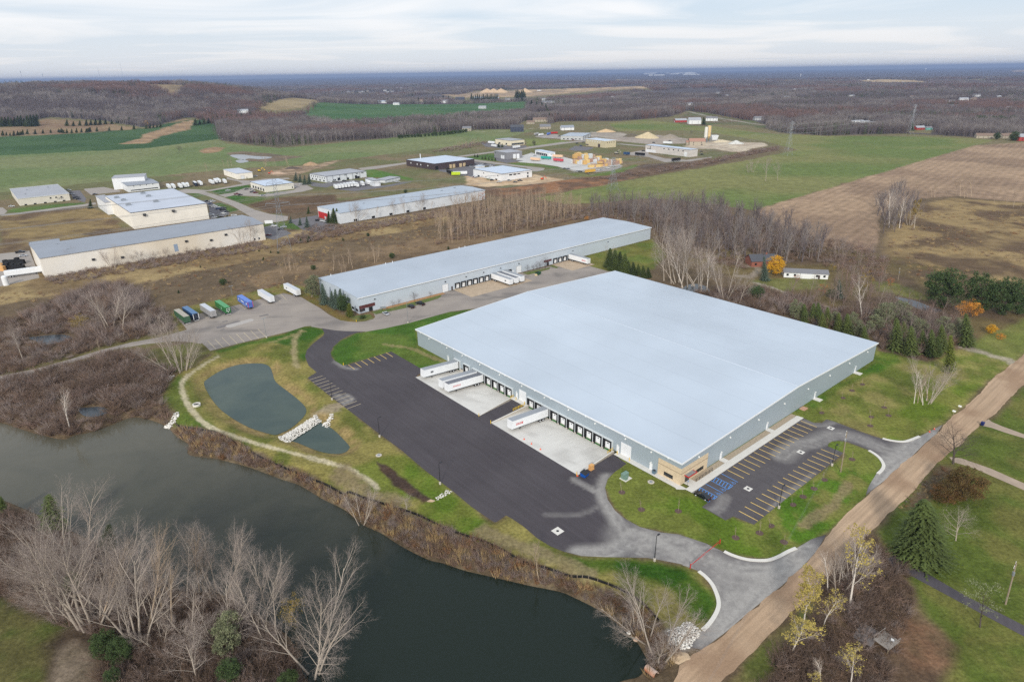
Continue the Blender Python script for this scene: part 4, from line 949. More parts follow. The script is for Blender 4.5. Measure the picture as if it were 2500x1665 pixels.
for cx_ in (12.1,7.1,4.5,-.4):     # wheelchair symbol: head, back, seat, leg, wheel arc
 y = -9.4
 for (ax, ay, bx_, by_) in ((.0,.75,.0,.15),(.0,.15,.42,.12),(.42,.12,.6,-.35),(.0,.45,.35,.42)): sb(cx_+ax, y+ay, cx_+bx_, y+by_, .07)
 for k in range(9):
  a0, a1 = R_(100 + k*25), R_(125 + k*25); sb(cx_+.1+.45*math.cos(a0), y-.05+.45*math.sin(a0), cx_+.1+.45*math.cos(a1), y-.05+.45*math.sin(a1), .06)
 sb(cx_-.03, y+.95, cx_+.12, y+.95,.1)
b.build('accessible_bay_markings', BLINE)['kind'] = 'structure'
# faded stall lines on the old yard
b = MB()
for i in range(8):
 t = i / 7
 p = [at('T', 830 + 800*t, 1190 - 190*t, 0), at('T', 700 + 800*t, 1060 - 190*t, 0)]; stripe_(b, p[0], p[1], .1,.03)
for q0, q1 in (((1080,510),(1160,570)),((1200,480),(1300,560)),((1330,440),(1430,520)),((590,620),(690,700)),((820,565),(900,640)),((1740,350),(1860,440)),((1860,310),(1960,410)),((1620,380),(1720,470))):
 stripe_(b, at('T', *q0,0), at('T', *q1,0), .1,.03)
b.build('faded_markings', WLINE)['kind'] = 'structure'
# entrance kerbs
KM = CONCP
def kerb(spec, w=.9, h=.15):
 P = spline(sheetpts(spec), 5, False); n = len(P); bb_ = MB(); A, B_ = [], []
 for i in range(n):
  d = P[min(i+1,n-1)] - P[max(i-1,0)]; d /= np.linalg.norm(d); q = np.array([-d[1], d[0]]) * w/2; A.append(P[i]+q); B_.append(P[i]-q)
 for i in range(n-1):
  bb_.hexa([(*B_[i],0),(*B_[i+1],0),(*A[i+1],0),(*A[i],0),(*B_[i],h),(*B_[i+1],h),(*A[i+1],h),(*A[i],h)])
 o = bb_.build('kerb', KM); o['kind'] = 'structure'
kerb("U 605,370 700,415 850,465 1000,490 1200,490 1350,440 1480,370 1590,325"); kerb("U 258,640 350,715 440,820 505,960 530,1080 510,1180 450,1290 380,1380 310,1445")
kerb("S 418,620 550,650 700,663 800,640 925,590"); kerb("S 230,782 310,830 380,890 425,960 430,1010 400,1060 355,1100")
# catch basins, covers
def basin(label, p, s=1.9, rz=WANG):
 t = thing('catch_basin', label, 'storm drain', (p[0], p[1], 0), rz, 'square storm drains in the asphalt')
 bb_ = MB(); bb_.box(-s/2, s/2, -s/2, s/2,.0,.045); bb_.build('collar', CONCP, t)
 bb_ = MB(); bb_.lathe([(.38,.047), (.38,.06), (.02,.061)], 14); bb_.build('grate', STEEL, t)
basin('square storm drain in the dark yard near the entrance drive', at('H', 1488,535,0), 2.4)
basin('square storm drain beside the blue parking bays', at('R', 820,1080,0)); basin('square storm drain in the middle of the car park', at('R', 1540,580,0)); basin('square storm drain where the car park meets the grass at its far end', at('R', 1950,252,0))
for lab, q in (('round concrete manhole cover in the grass by the stone corner', ('c', 845,828)), ('round manhole cover in the lush grass beside the yard', ('H', 265,18))):
 p = at(*q); t = thing('manhole_cover', lab, 'manhole', (p[0], p[1], p[2])); MB().lathe([(.95,0),(.95,.1),(.6,.12),(.02,.12)],24).build('ring', CONC, t); MB().lathe([(.45,.121),(.45,.15),(.02,.155)],18).build('lid', GALV, t)
p = at('D', 1345,1232); t = thing('concrete_pipe_ring', 'pale concrete manhole ring standing open on the pond berm', 'concrete ring', p);
MB().lathe([(1.35,-.1),(1.35,.7),(1.0,.72),(1.0,.1)],24).build('ring', CONCP, t); MB().lathe([(.98,.3),(.98,.4),(.02,.42)],20).build('grate', STEEL, t)
p = at('c', 440,770); t = thing('transformer', 'green electrical transformer box on a pad in the lawn', 'transformer', p, WANG)
MB().box(-1.4,1.4,-1.2,1.2,0,.16).build('pad', CONCP, t); TG = mat('transformer_green', (120,146,134), .5,.06)
MB().box(-1.1,1.1,-.2,.9,.163,1.6).build('cabinet', TG, t); MB().hexa([(-1.12,-.22,1.603),(1.12,-.22,1.603),(1.12,.92,1.603),(-1.12,.92,1.603),(-1.12,-.22,1.68),(1.12,-.22,1.68),(1.12,.92,1.8),(-1.12,.92,1.8)]).build('lid', TG, t)
MB().box(-1.0,-.05,-.9,-.203,.163,1.2).build('radiator', TG, t); MB().box(.05,1.0,-.26,-.203,.3,1.4).build('cabinet_door', TG, t)
# flue-like round bin beside the stone, mat, cabinets
p = at('c', 893,690,0); t = thing('air_conditioner', 'blue-grey air conditioning unit on the pavement by the stone wall', 'air conditioner', (p[0],p[1],.05), WANG)
MB().box(-.45,.45,-.45,.45,0,1.0).build('case', mat('ac_blue', (96,120,138), .5,.06), t); MB().lathe([(.38,1.003),(.38,1.06),(.05,1.07)],14).build('fan_guard', STEEL, t)
# dumpster, crate, cones
p = at('b', 1485,1455,0); t = thing('dumpster', 'blue dumpster on the asphalt at the corner of the loading apron', 'dumpster', (p[0],p[1],.02), WANG + .2)
BLUE = mat('dumpster_blue', (20,84,168), .5,.1)
MB().hexa([(-.95,-.75,.15),(.95,-.75,.15),(.95,.75,.15),(-.95,.75,.15),(-1.1,-.95,1.15),(1.1,-.95,1.15),(1.1,.95,1.55),(-1.1,.95,1.55)]).build('bin', BLUE, t)
MB().hexa([(-1.1,-.98,1.155),(-.02,-.98,1.155),(-.02,.97,1.555),(-1.1,.97,1.555),(-1.1,-.98,1.21),(-.02,-.98,1.21),(-.02,.97,1.61),(-1.1,.97,1.61)]).build('lid', STEEL, t)
MB().hexa([(.02,-.98,1.155),(1.1,-.98,1.155),(1.1,.97,1.555),(.02,.97,1.555),(.02,-.98,1.21),(1.1,-.98,1.21),(1.1,.97,1.61),(.02,.97,1.61)]).build('lid', STEEL, t)
for x in (-1.13,1.02): MB().box(x, x+.11,-.5,.5,.6,.8).build('fork_pocket', BLUE, t)
for x, y in ((-.8,-.6),(.7,-.6),(-.8,.55),(.7,.55)): MB().tube((x,y,.08),(x+.12,y,.08),.08,n=8).build('caster', TYRE, t)
p = at('b', 1590,1345,0); t = thing('wooden_crate', 'tall wooden crate standing by the retaining wall', 'crate', (p[0],p[1],.02), WANG)
WOOD = mat('fresh_pine', (222,170,108), .7,.12,3); b = MB()
for k in range(4): b.box(-.65,.65,-.55+k*.3,-.38+k*.3,.25,1.55)
b.build('slats', WOOD, t); b = MB(); b.box(-.7,.7,-.62,.5,1.553,1.65); b.build('top', WOOD, t); b = MB(); b.box(-.7,.7,-.62,.5,.1,.2);
for x in (-.7,-.08,.55): b.box(x,x+.14,-.62,.5,0,.098)
b.build('pallet', WOOD, t)
ORANGE = mat('cone_orange', (236,92,44), .55,.05)
def cone(label, p):
 t = thing('traffic_cone', label, 'traffic cone', (p[0],p[1],p[2]), 0, 'orange traffic cones')
 MB().lathe([(.16,.05),(.13,.3),(.1,.45)],10).build('body', ORANGE, t); MB().box(-.24,.24,-.24,.24,0,.048).build('base', ORANGE, t)
 MB().lathe([(.101,.452),(.075,.62)],10).build('collar', WHITE, t); MB().lathe([(.074,.622),(.03,.8)],10).build('tip', ORANGE, t)
for lab, q in (('orange cone on the pale apron nearest the docked trailer', ('b',520,862)), ('middle of three orange cones in a row on the pale apron', ('b',637,935)), ('orange cone on the pale apron farthest from the docked trailer', ('b',780,1025)), ('orange cone at the foot of the apron corner by the dumpster', ('b',1370,1450)),
 ('orange cone at the grass edge by the far entrance, nearer one', ('S',1060,530)), ('orange cone at the grass edge by the far entrance, farther one', ('S',1125,495))):
 p = at(*q, 0); lx_, ly_ = wloc(p[0], p[1]); cone(lab, (p[0], p[1], .04 if not (-17.5 < lx_ < 0 and 22 < ly_ < 64) else PITZ * (1 + lx_/18)+.03))
# red barrier gate
g0 = at('U', 545,265,0); g1 = at('U', 140,600,0); d = g1 - g0; L = np.linalg.norm(d[:2])
t = thing('barrier_gate', 'long red swing gate of two thin bars closed across the entrance drive', 'gate', tuple(g0), math.atan2(d[1], d[0]))
for x in (0, L): MB().tube((x,0,0),(x,0,1.35),.12,n=10).build('post', RED, t)
for s in (0,1):
 x0, x1 = (0.15, L/2-.05) if s == 0 else (L/2+.05, L-.15); b = MB(); b.tube((x0,0,1.15),(x1,0,.95),.055,n=6); b.tube((x0,0,.6),(x1,0,.93),.05,n=6); b.tube(((x0+x1)/2,0,.78),((x0+x1)/2,0,1.04),.04,n=6); b.build('gate_arm', RED, t)
# ---------------------------------------------------------------- vehicles
def set_frame(t, origin, fwd, up=(0,0,1)):
 f = Vector(fwd).normalized(); u = Vector(up); l = u.cross(f).normalized(); u = f.cross(l)
 t.matrix_world = Matrix(((f.x, l.x, u.x, origin[0]), (f.y, l.y, u.y, origin[1]), (f.z, l.z, u.z, origin[2]), (0,0,0,1)))
TW = mat('trailer_white', (238,240,242), .4,.04,1.0); TROOF = mat('trailer_roof_grey', (160,164,170), .45,.06,1, stripe=(0,.6,.06)); TROOF2 = mat('trailer_roof_ribbed', (120,122,130), .5,.08,1, stripe=(0,1.2,.35))
LOGO = mat('logo_red', (206,70,70), .5,.05); LOGOG = mat('logo_grey', (110,112,116), .5,.1)
def trailer(label, origin, fwd, up=(0,0,1), L=16.15, body=TW, roof=TROOF, logo=None, rear=None, group='box trailers', rearmat=None, h=4.1, cab=None):
 """origin = ground point under the rear doors; fwd = towards the nose"""
 t = thing('box_trailer', label, 'trailer', (0,0,0), 0, group)
 set_frame(t, origin, fwd, up); w = 1.3
 bd = MB().box(0, L, -w, w, 1.12, h-.05).build('body', body, t)
 b = MB();
 for s in (-1,1): b.box(.02, L-.02, s*w-.012 if s > 0 else -w-.014, s*w+.014 if s > 0 else -w+.012,1.1,1.24)
 b.build('side_rail', GALV, bd)
 MB().box(.03, L-.03, -w+.04, w-.04, h-.047, h).build('roof', roof, t)
 b = MB(); b.box(.4, L-.6,-.5,.5,.85,1.09); b.box(1.4,4.6,-.95,.95,.62,.84); b.build('chassis', FRAMEM, t)
 for x in (2.3,3.65):
  for s in (-1,1):
   o = MB().tube((x, s*.72,.5), (x, s*1.26,.5), .5, n=16).build('wheel', TYRE, t)
   MB().tube((x, s*1.261,.5), (x, s*1.275,.5), .29, n=12).build('rim', RIM, o)
 for s in (-1,1):
  b = MB(); b.box(12.2*L/16.15,12.36*L/16.15, s*.75-.07, s*.75+.07,.08,1.1); b.box(12.1*L/16.15,12.46*L/16.15, s*.75-.16, s*.75+.16,0,.078); b.build('landing_leg', FRAMEM, t)
 b = MB(); b.box(-.06,-.004, -w, w, 1.12, h-.05)
 dr = b.build('rear_door', rearmat or body, t); b = MB()
 for y in (-.6,-.12,.12,.6): b.tube((-.09,y,1.2),(-.09,y,h-.15),.02,n=6)
 b.build('lock_rod', GALV, dr)
 MB().box(-.1,.05,-1.1,1.1,.5,.62).build('bumper', rear or FRAMEM, t)
 if logo:
  # small printed mark and lines of lettering, on both sides near the nose
  for s in (-1,1):
   b = MB(); y0, y1 = (s*(w+.006), s*(w+.012)); y0, y1 = min(y0, y1), max(y0, y1)
   if logo == 'text':
    b.box(L-4.6, L-4.1, y0, y1,2.1,2.9)
    for r_ in range(2):
     x = L-4.0
     for k in range(7): b.box(x + k*.36, x + k*.36 + .26, y0, y1,2.15 + r_*.42,2.45 + r_*.42)
   elif logo == 'bar':
    for k in range(11): b.box(L-5.6 + k*.33, L-5.6 + k*.33 + .24, y0, y1,2.55,2.85)
    b.box(L-5.7, L-2.0, y0, y1,2.3,2.38)
   elif logo == 'oval':
    n = 18; pts = [(L-3.6 + .75*math.cos(6.283*k/n), 2.6 + .42*math.sin(6.283*k/n)) for k in range(n)]
    b.add([(p[0], y1 if s > 0 else y0, p[1]) for p in pts], [tuple(range(n)) if s < 0 else tuple(range(n-1,-1,-1))])
   elif logo == 'white':
    b.box(L-9, L-5.2, y0, y1,2.5,3.0); b.box(1.5,2.5, y0, y1,2.3,3.2); b.box(L-2.6, L-1.6, y0, y1,2.4,3.1)
   elif logo == 'patch':
    b.box(L-9.5, L-8.3, y0, y1,1.9,3.1); b.box(L-6.5, L-6.1, y0, y1,2.3,2.7)
   b.build('logo', {'text': LOGO, 'bar': LOGO, 'oval': LOGOG, 'white': TW, 'patch': mat('pale_green', (150,196,160), .5,.1)}[logo], bd)
 return t
slope = math.atan2(-PITZ, 17.95)
fw = (-WX[0]*math.cos(slope), -WX[1]*math.cos(slope), math.sin(slope))
def docked(label, y, logo, roof=TROOF, L=16.15):
 trailer(label, w3(-.75, y, PITZ + .06), fw, (WX[0]*math.sin(slope), WX[1]*math.sin(slope), math.cos(slope)), L, TW, roof, logo, group='white trailers at the warehouse docks')
docked('white box trailer alone at the dock beside the grass strip', 106.8, 'oval')
docked('plain white trailer with smooth grey roof, docked beside a ribbed-roof one', 94.5, None)
docked('white trailer with dark ribbed roof and thin red lettering', 90.75, 'bar', TROOF2)
docked('white trailer with red flame logo docked alone on the apron with cones', 54.75, 'text')
# storage lot trailers: nose first, seen rear corner given as (rear ground, front ground)
def lot(label, s, rx, ry, fx, fy, L, **kw):
 p = at(s, rx, ry, 0); q = at(s, fx, fy, 0); d = q - p
 trailer(label, (p[0], p[1], .03), (d[0], d[1], 0), L=L, group='trailers parked in the storage yard', **kw)
GRN = mat('trailer_green', (48,112,58), .5,.1); GRN2 = mat('trailer_dull_green', (62,98,70), .55,.12); NAVY = mat('trailer_navy', (40,72,112), .45,.08); NAVYD = mat('trailer_door_navy', (26,36,56), .5,.1)
BLU = mat('trailer_blue', (70,104,190), .45,.1, tint=(110,140,210)); SILV = mat('trailer_silver', (186,184,184), .4,.06,1, metal=.3); TAN = mat('tarp_tan', (176,170,158), .8,.12)
NAVYR = mat('trailer_navy_roof', (84,122,164), .45,.06); SR = mat('silver_roof', (200,204,212), .4,.05); BRF = mat('trailer_blue_roof', (98,134,212), .45,.14,1); RDOOR = mat('red_rear', (200,84,92), .5,.1); GRNR = mat('green_roof', (84,158,104), .5,.08)
Lt = 14.6
for lab, q, L, kw in (
  ('dull green trailer with tan roof at the end of the storage row', (392,800,228,680), Lt, dict(body=GRN2, roof=TAN, rear=WHITE)),
  ('dark navy trailer with white rear posts beside the tan-roofed one', (530,752,365,640), Lt, dict(body=NAVY, roof=NAVYR, rearmat=NAVYD, rear=WHITE)),
  ('silver grey trailer between the navy and bright green trailers', (808,706,640,595), Lt, dict(body=SILV, roof=SR)),
  ('bright green trailer with pale spots on its rear doors', (1040,650,880,540), Lt, dict(body=GRN, roof=GRNR, logo='patch', rear=WHITE)),
  ('blue trailer with white lettering and red-edged rear doors', (1395,560,1235,455), Lt, dict(body=BLU, roof=BRF, logo='white', rearmat=BLU)),
  ('plain white trailer second from the treed end of the storage yard', (1735,470,1560,365), 15.6, dict(roof=SR)),
  ('white trailer with small grey logo at the treed end of the storage yard', (2155,362,1975,265), 15.6, dict(roof=SR, logo='oval'))):
 rx, ry, fx, fy = q
 # these stand with the doors towards us
 p = at('T', rx, ry, 0); f = at('T', fx, fy, 0); d = f - p
 tr = trailer(lab, (p[0], p[1], .03), (d[0], d[1], 0), L=L, group='trailers parked in the storage yard', **kw)
 if 'navy trailer' in lab or 'red-edged' in lab:
  Mx = WHITE if 'navy' in lab else RDOOR
  for s in (-1,1): MB().box(-.14,-.062, s*1.2-.11, s*1.2+.11,1.1,4.05).build('rear_post', Mx, tr)
 if 'spots' in lab:
  for y_, z_ in ((-.6,3.4),(.5,3.2),(-.5,2.5),(.6,2.3),(0,1.7)): MB().box(-.1,-.07,y_-.25,y_+.25,z_-.2,z_+.2).build('sticker', TW, tr)
# cars
def car_mesh(kind, paint):
 Lc, wd = {'sedan': (4.7,.9), 'suv': (4.7,.95), 'pickup': (5.7,1.0), 'van': (5.6,1.0)}[kind]
 b = MB(); hl = Lc / 2
 prof = {'sedan': [(-hl,.35),(-hl,.72),(-hl+.15,.86),(-hl+.9,.92),(hl-1.25,.92),(hl-.2,.74),(hl,.6),(hl,.35)],
   'suv': [(-hl,.4),(-hl,.95),(-hl+.1,1.05),(hl-1.2,1.05),(hl-.15,.88),(hl,.7),(hl,.4)],
   'pickup': [(-hl,.5),(-hl,1.05),(hl-1.4,1.1),(hl-.15,1.0),(hl,.85),(hl,.5)],
   'van': [(-hl,.4),(-hl,1.1),(hl-.9,1.1),(hl-.1,.9),(hl,.75),(hl,.4)]}[kind]
 n = len(prof)
 vs = [(x, -wd, z) for x, z in prof] + [(x, wd, z) for x, z in prof]
 b.add(vs, [tuple(range(n)), tuple(range(2*n-1, n-1,-1))] + [(i, n+i, n+(i+1) % n, (i+1) % n) for i in range(n)])
 body = b.mesh('car_body', paint)
 g = MB()
 x0, x1, x2, x3, z0, z1 = {'sedan': (-hl+.75, -hl+1.55, hl-2.2, hl-1.35,.925,1.42), 'suv': (-hl+.08, -hl+.4, hl-2.1, hl-1.25,1.055,1.7), 'pickup': (hl-3.6, hl-3.35, hl-2.2, hl-1.45,1.1,1.8), 'van': (-hl+.05, -hl+.15, hl-1.6, hl-.9,1.105,2.3)}[kind]
 wi = wd - .05; wt = wd - .22
 g.add([(x0,-wi,z0),(x3,-wi,z0),(x3,wi,z0),(x0,wi,z0),(x1,-wt,z1),(x2,-wt,z1),(x2,wt,z1),(x1,wt,z1)], [(0,1,5,4),(1,2,6,5),(2,3,7,6),(3,0,4,7),(4,5,6,7)])
 glass = g.mesh('car_windows', DARK)
 r = MB(); r.hexa([(x1-.02,-wt-.02,z1-.02),(x2+.02,-wt-.02,z1-.02),(x2+.02,wt+.02,z1-.02),(x1-.02,wt+.02,z1-.02),(x1+.08,-wt+.08,z1+.06),(x2-.08,-wt+.08,z1+.06),(x2-.08,wt-.08,z1+.06),(x1+.08,wt-.08,z1+.06)])
 rf = r.mesh('car_roof', paint)
 return body, glass, rf, hl, wd
CARM = {}
def paint(c):
 return mat('paint_%d_%d_%d' % c, c, .25,.02, spec=.6)
wheelm = None
def car(label, p, ang, kind='sedan', c=(40,42,46), group=None, detail=True, z=.03, bed=False):
 global wheelm
 key = (kind, c)
 if key not in CARM: CARM[key] = car_mesh(kind, paint(c))
 body, glass, rf, hl, wd = CARM[key]
 nm = {'sedan': 'parked_car', 'suv': 'parked_car', 'pickup': 'pickup_truck', 'van': 'delivery_van'}[kind]
 t = thing(nm, label, {'pickup': 'pickup truck', 'van': 'van'}.get(kind, 'car'), (p[0], p[1], z), ang, group)
 link('body', body, t); link('windows', glass, t); link('roof', rf, t)
 if wheelm is None:
  wheelm = MB().tube((0,-.11,0),(0,.11,0),.34,n=14).mesh('wheel', TYRE), MB().tube((0,-.115,0),(0,.115,0),.2,n=10).mesh('rim', RIM)
 for x in (-hl+.85, hl-.9):
  for s in (-1,1):
   o = link('wheel', wheelm[0], t); o.location = (x, s*(wd-.08), .34)
   if detail: r = link('rim', wheelm[1], o);
 if detail:
  for s in (-1,1):
   MB().box(hl-.03, hl+.015, s*(wd-.3)-.18, s*(wd-.3)+.18,.6,.74).build('headlight', LAMPW, t)
   MB().box(-hl-.015, -hl+.03, s*(wd-.28)-.17, s*(wd-.28)+.17,.68,.84).build('tail_light', RED, t)
 if kind == 'pickup': MB().box(-hl+.12, hl-3.7, -wd+.12, wd-.12,1.1,1.14).build('bed_floor', BLACK, t)
 return t
def dirang(s, x0, y0, x1, y1):
 a = at(s, x0, y0,0); b_ = at(s, x1, y1,0); return math.atan2(b_[1]-a[1], b_[0]-a[0])
p = np.array(wpt(-.1,-7.4)); car('black sedan parked in the blue-marked bay by the entrance', p, math.atan2(WY[1], WY[0]) + .04, 'sedan', (22,26,30))
# long warehouse cars
car('silver car parked nearest the corner of the long grey warehouse', at('O', 1320,835,0), dirang('O', 1350,850,1265,800), 'sedan', (186,192,198))
car('black off-road car parked beside the black pickup', at('O', 1720,725,0), dirang('O', 1760,740,1680,700), 'suv', (28,30,34))
car('black pickup truck parked at the grass strip of the long warehouse', at('O', 1870,680,0), dirang('O', 1940,700,1800,655), 'pickup', (34,36,40))
p = at('Q', 1308,620,0); t = thing('green_dumpster', 'dark green open dumpster with pale junk in the dock yard', 'dumpster', (p[0],p[1],.02), dirang('Q', 1270,625,1345,590))
GD = mat('dumpster_green', (28,84,54), .5,.1); b = MB(); b.hexa([(-1.6,-.9,.1),(1.6,-.9,.1),(1.6,.9,.1),(-1.6,.9,.1),(-1.9,-1.0,1.5),(1.9,-1.0,1.5),(1.9,1.0,1.5),(-1.9,1.0,1.5)]); b.build('bin', GD, t)
MB().hexa([(-1.7,-.9,1.51),(.2,-.9,1.51),(.2,.9,1.51),(-1.7,.9,1.51),(-1.5,-.7,1.8),(0,-.7,1.75),(0,.7,1.75),(-1.5,.7,1.8)]).build('lid', BLACK, t)
p2 = at('Q', 1280,632,0); tag(MB().box(-.8,.8,-.6,.6,0,.7).box(-.6,.5,-.4,.4,.703,.95).build('junk_box', mat('cardboard', (206,186,150), .8,.1)), 'pale box left against the green dumpster', 'box').location = (p2[0], p2[1], .02)
# ---------------------------------------------------------------- other buildings
CREAM = mat('cream_wall', (246,240,228), .7,.05,.2, coord='Object'); CREAMS = mat('stained_cream_wall', (242,239,233), .75,.06,.06, tint=(228,216,196))
TANW = mat('tan_wall', (220,214,200), .7,.05,.3); BEIGE = mat('beige_wall', (206,194,162), .75,.05,.3); BROWNW = mat('dark_brown_wall', (78,66,68), .6,.06,.4, stripe=(0,1.0,.1))
GREYW = mat('grey_block_wall', (140,140,144), .7,.05,.3); WHITEW = mat('white_metal_wall', (232,234,236), .55,.03,.2); PALEG = mat('pale_grey_wall', (222,226,230), .6,.05,.3); LGREY = mat('light_grey_wall', (188,190,190), .65,.05,.3)
RFLAT = mat('flat_roof_white', (196,202,214), .6,.05,.06); RGREY = mat('grey_metal_roof', (150,156,166), .5,.05,.08, stripe=(0,1.2,.08)); RGREYF = mat('grey_flat_roof', (170,172,178), .7,.06,.08); RBLUE = mat('blue_white_roof', (200,212,228), .5,.03,.06)
RLONG = mat('long_roof', (174,184,196), .45,.05,.08, stripe=(0,.9,.05)); RSH = mat('shingle_grey', (128,128,132), .85,.12,1.5); RDK = mat('shingle_dark', (84,86,92), .85,.12,1.5); RBR = mat('shingle_brown', (136,116,102), .85,.12,1.5)
BRICK = mat('red_brick', (146,92,76), .85,.12,3); BARN = mat('barn_red', (168,62,56), .7,.08,1); SIDING = mat('white_siding', (236,238,238), .6,.03,1); NAVYS = mat('navy_siding', (66,72,90), .6,.05,1); TANS = mat('tan_siding', (178,168,150), .7,.06,1); TEALS = mat('teal_siding', (120,190,180), .6,.05,1)
TRIMD = mat('dark_trim', (96,98,104), .5,.05)
class Bld: pass
def building(name, label, cat, quad, pair, wallm, roofm, ridge=None, rise=0, trim=None, group=None, rim=.25, over=.25, minh=3.0, h=None):
 b0 = at(*pair[0])
 if h is None: h = max(minh, standing(b0, px(*pair[1]))[2] - b0[2])
 z0 = b0[2]
 A, B_, C_, D0 = [flat(px(*q), z0 + h)[:2] for q in quad]
 e1 = (C_ - B_ + D0 - A) / 2; e2 = (A - B_ + D0 - C_) / 2
 if np.linalg.norm(e1) >= np.linalg.norm(e2): xd = e1 / np.linalg.norm(e1); yd = np.array([-xd[1], xd[0]])
 else: yd = e2 / np.linalg.norm(e2); xd = np.array([yd[1], -yd[0]])
 w, d = abs(e1 @ xd), abs(e2 @ yd)
 c = (A + B_ + C_ + D0) / 4; o = c - xd * w / 2 - yd * d / 2
 t = thing(name, label, cat, (o[0], o[1], z0), math.atan2(xd[1], xd[0]), group)
 R = Bld(); R.t, R.w, R.d, R.h, R.o, R.x, R.y, R.z0 = t, w, d, h, o, xd, yd, z0
 b = MB()
 if ridge == 'x':
  b.add([(0,0,-.3),(w,0,-.3),(w,d,-.3),(0,d,-.3),(0,0,h),(w,0,h),(w,d,h),(0,d,h),(0,d/2,h+rise),(w,d/2,h+rise)], [(0,1,5,4),(2,3,7,6),(1,2,6,9,5),(3,0,4,8,7)])
  b.build('wall', wallm, t)
  r = MB(); k = rise / (d/2)
  for s in (0,1):
   ya, yb = (-over*2, d/2) if s == 0 else (d/2, d + over*2); za, zb = (h - k*over*2, h + rise) if s == 0 else (h + rise, h - k*over*2)
   r.hexa([(-over,ya,za+.03),(w+over,ya,za+.03),(w+over,yb,zb+.03),(-over,yb,zb+.03),(-over,ya,za+.28),(w+over,ya,za+.28),(w+over,yb,zb+.28),(-over,yb,zb+.28)])
  R.roof = r.build('roof', roofm, t)
 elif ridge == 'y':
  b.add([(0,0,-.3),(w,0,-.3),(w,d,-.3),(0,d,-.3),(0,0,h),(w,0,h),(w,d,h),(0,d,h),(w/2,0,h+rise),(w/2,d,h+rise)], [(0,1,5,8,4),(2,3,7,9,6),(1,2,6,5),(3,0,4,7)])
  b.build('wall', wallm, t)
  r = MB(); k = rise / (w/2)
  for s in (0,1):
   xa, xb = (-over*2, w/2) if s == 0 else (w/2, w + over*2); za, zb = (h - k*over*2, h + rise) if s == 0 else (h + rise, h - k*over*2)
   r.hexa([(xa,-over,za+.03),(xb,-over,zb+.03),(xb,d+over,zb+.03),(xa,d+over,za+.03),(xa,-over,za+.28),(xb,-over,zb+.28),(xb,d+over,zb+.28),(xa,d+over,za+.28)])
  R.roof = r.build('roof', roofm, t)
 else:
  b.add([(0,0,-.3),(w,0,-.3),(w,d,-.3),(0,d,-.3),(0,0,h),(w,0,h),(w,d,h),(0,d,h)], [(0,1,5,4),(1,2,6,5),(2,3,7,6),(3,0,4,7)])
  b.build('wall', wallm, t)
  R.roof = MB().box(-over, w+over, -over, d+over, h+.003, h+.12).build('roof', roofm, t)
  if rim:
   r = MB(); a = over + .003
   r.box(-a-.14, w+a+.14, -a-.14, -a, h-.1, h+rim); r.box(-a-.14, w+a+.14, d+a, d+a+.14, h-.1, h+rim); r.box(-a-.14, -a, -a, d+a, h-.1, h+rim); r.box(w+a, w+a+.14, -a, d+a, h-.1, h+rim)
   r.build('roof_rim', trim or roofm, t)
 return R
def face(R, f, q):
 """point q seen on a face: f = 'x' front face (y=0), 'y' left end (x=0), 'z' right end (x=w); returns (u, z)"""
 d = ray(px(*q)); O3 = np.array([0,0, CAMH])
 o, n, u = {'x': (R.o, R.y, R.x), 'y': (R.o, R.x, R.y), 'z': (R.o + R.x * R.w, R.x, R.y)}[f]
 t = ((o - O3[:2]) @ n) / (d[:2] @ n); P = O3 + d * t
 return float((P[:2] - o) @ u), float(P[2] - R.z0)
def opening(R, f, name, M, u0, u1, z0, z1, frame=None, prd=.05, glass=None):
 lim = R.w if f == 'x' else R.d
 u0, u1 = max(.15, min(u0, u1)), min(lim - .15, max(u0, u1)); z0 = max(z0,0); z1 = min(z1, R.h - .15)
 if u1 - u0 < .2: u1 = u0 + .8
 if z1 - z0 < .2: z0 = max(0, z1 - .8)
 def bx(a0, a1, b0, b1, p0, p1):
  if f == 'x': return (a0, a1, -p1, -p0, b0, b1)
  if f == 'y': return (-p1, -p0, a0, a1, b0, b1)
  return (R.w + p0, R.w + p1, a0, a1, b0, b1)
 o = MB().box(*bx(u0, u1, z0, z1,.004, prd)).build(name, M, R.t)
 if frame:
  b = MB(); k = .12
  b.box(*bx(u0-k, u0-.003, z0, z1+k, .004, prd+.04)); b.box(*bx(u1+.003, u1+k, z0, z1+k, .004, prd+.04)); b.box(*bx(u0, u1, z1+.003, z1+k, .004, prd+.04)); b.build('frame', frame, o)
 return o
def opq(R, f, name, M, q0, q1, frame=None):
 a = face(R, f, q0); b = face(R, f, q1)
 return opening(R, f, name, M, a[0], b[0], min(a[1], b[1]), max(a[1], b[1]), frame)
def row(R, f, name, M, n, u0, u1, wd, z0, z1, frame=None):
 for k in range(n):
  u = u0 + (u1 - u0) * (k + .5) / n; opening(R, f, name, M, u - wd/2, u + wd/2, z0, z1, frame)
def rooftop(R, name, M, fx, fy, sx, sy, sz, lab=None):
 x, y = R.w * fx, R.d * fy
 o = MB().hexa([(x-sx/2,y-sy/2,R.h+.123),(x+sx/2,y-sy/2,R.h+.123),(x+sx/2,y+sy/2,R.h+.123),(x-sx/2,y+sy/2,R.h+.123),(x-sx/2*.9,y-sy/2*.9,R.h+.12+sz),(x+sx/2*.9,y-sy/2*.9,R.h+.12+sz),(x+sx/2*.9,y+sy/2*.9,R.h+.12+sz),(x-sx/2*.9,y+sy/2*.9,R.h+.12+sz)]).build(name, M, R.t)
 MB().lathe([(min(sx,sy)*.3,R.h+.13+sz),(min(sx,sy)*.3,R.h+.2+sz),(.05,R.h+.21+sz)],10,(x,y)).build('fan', STEEL, o)
 return o
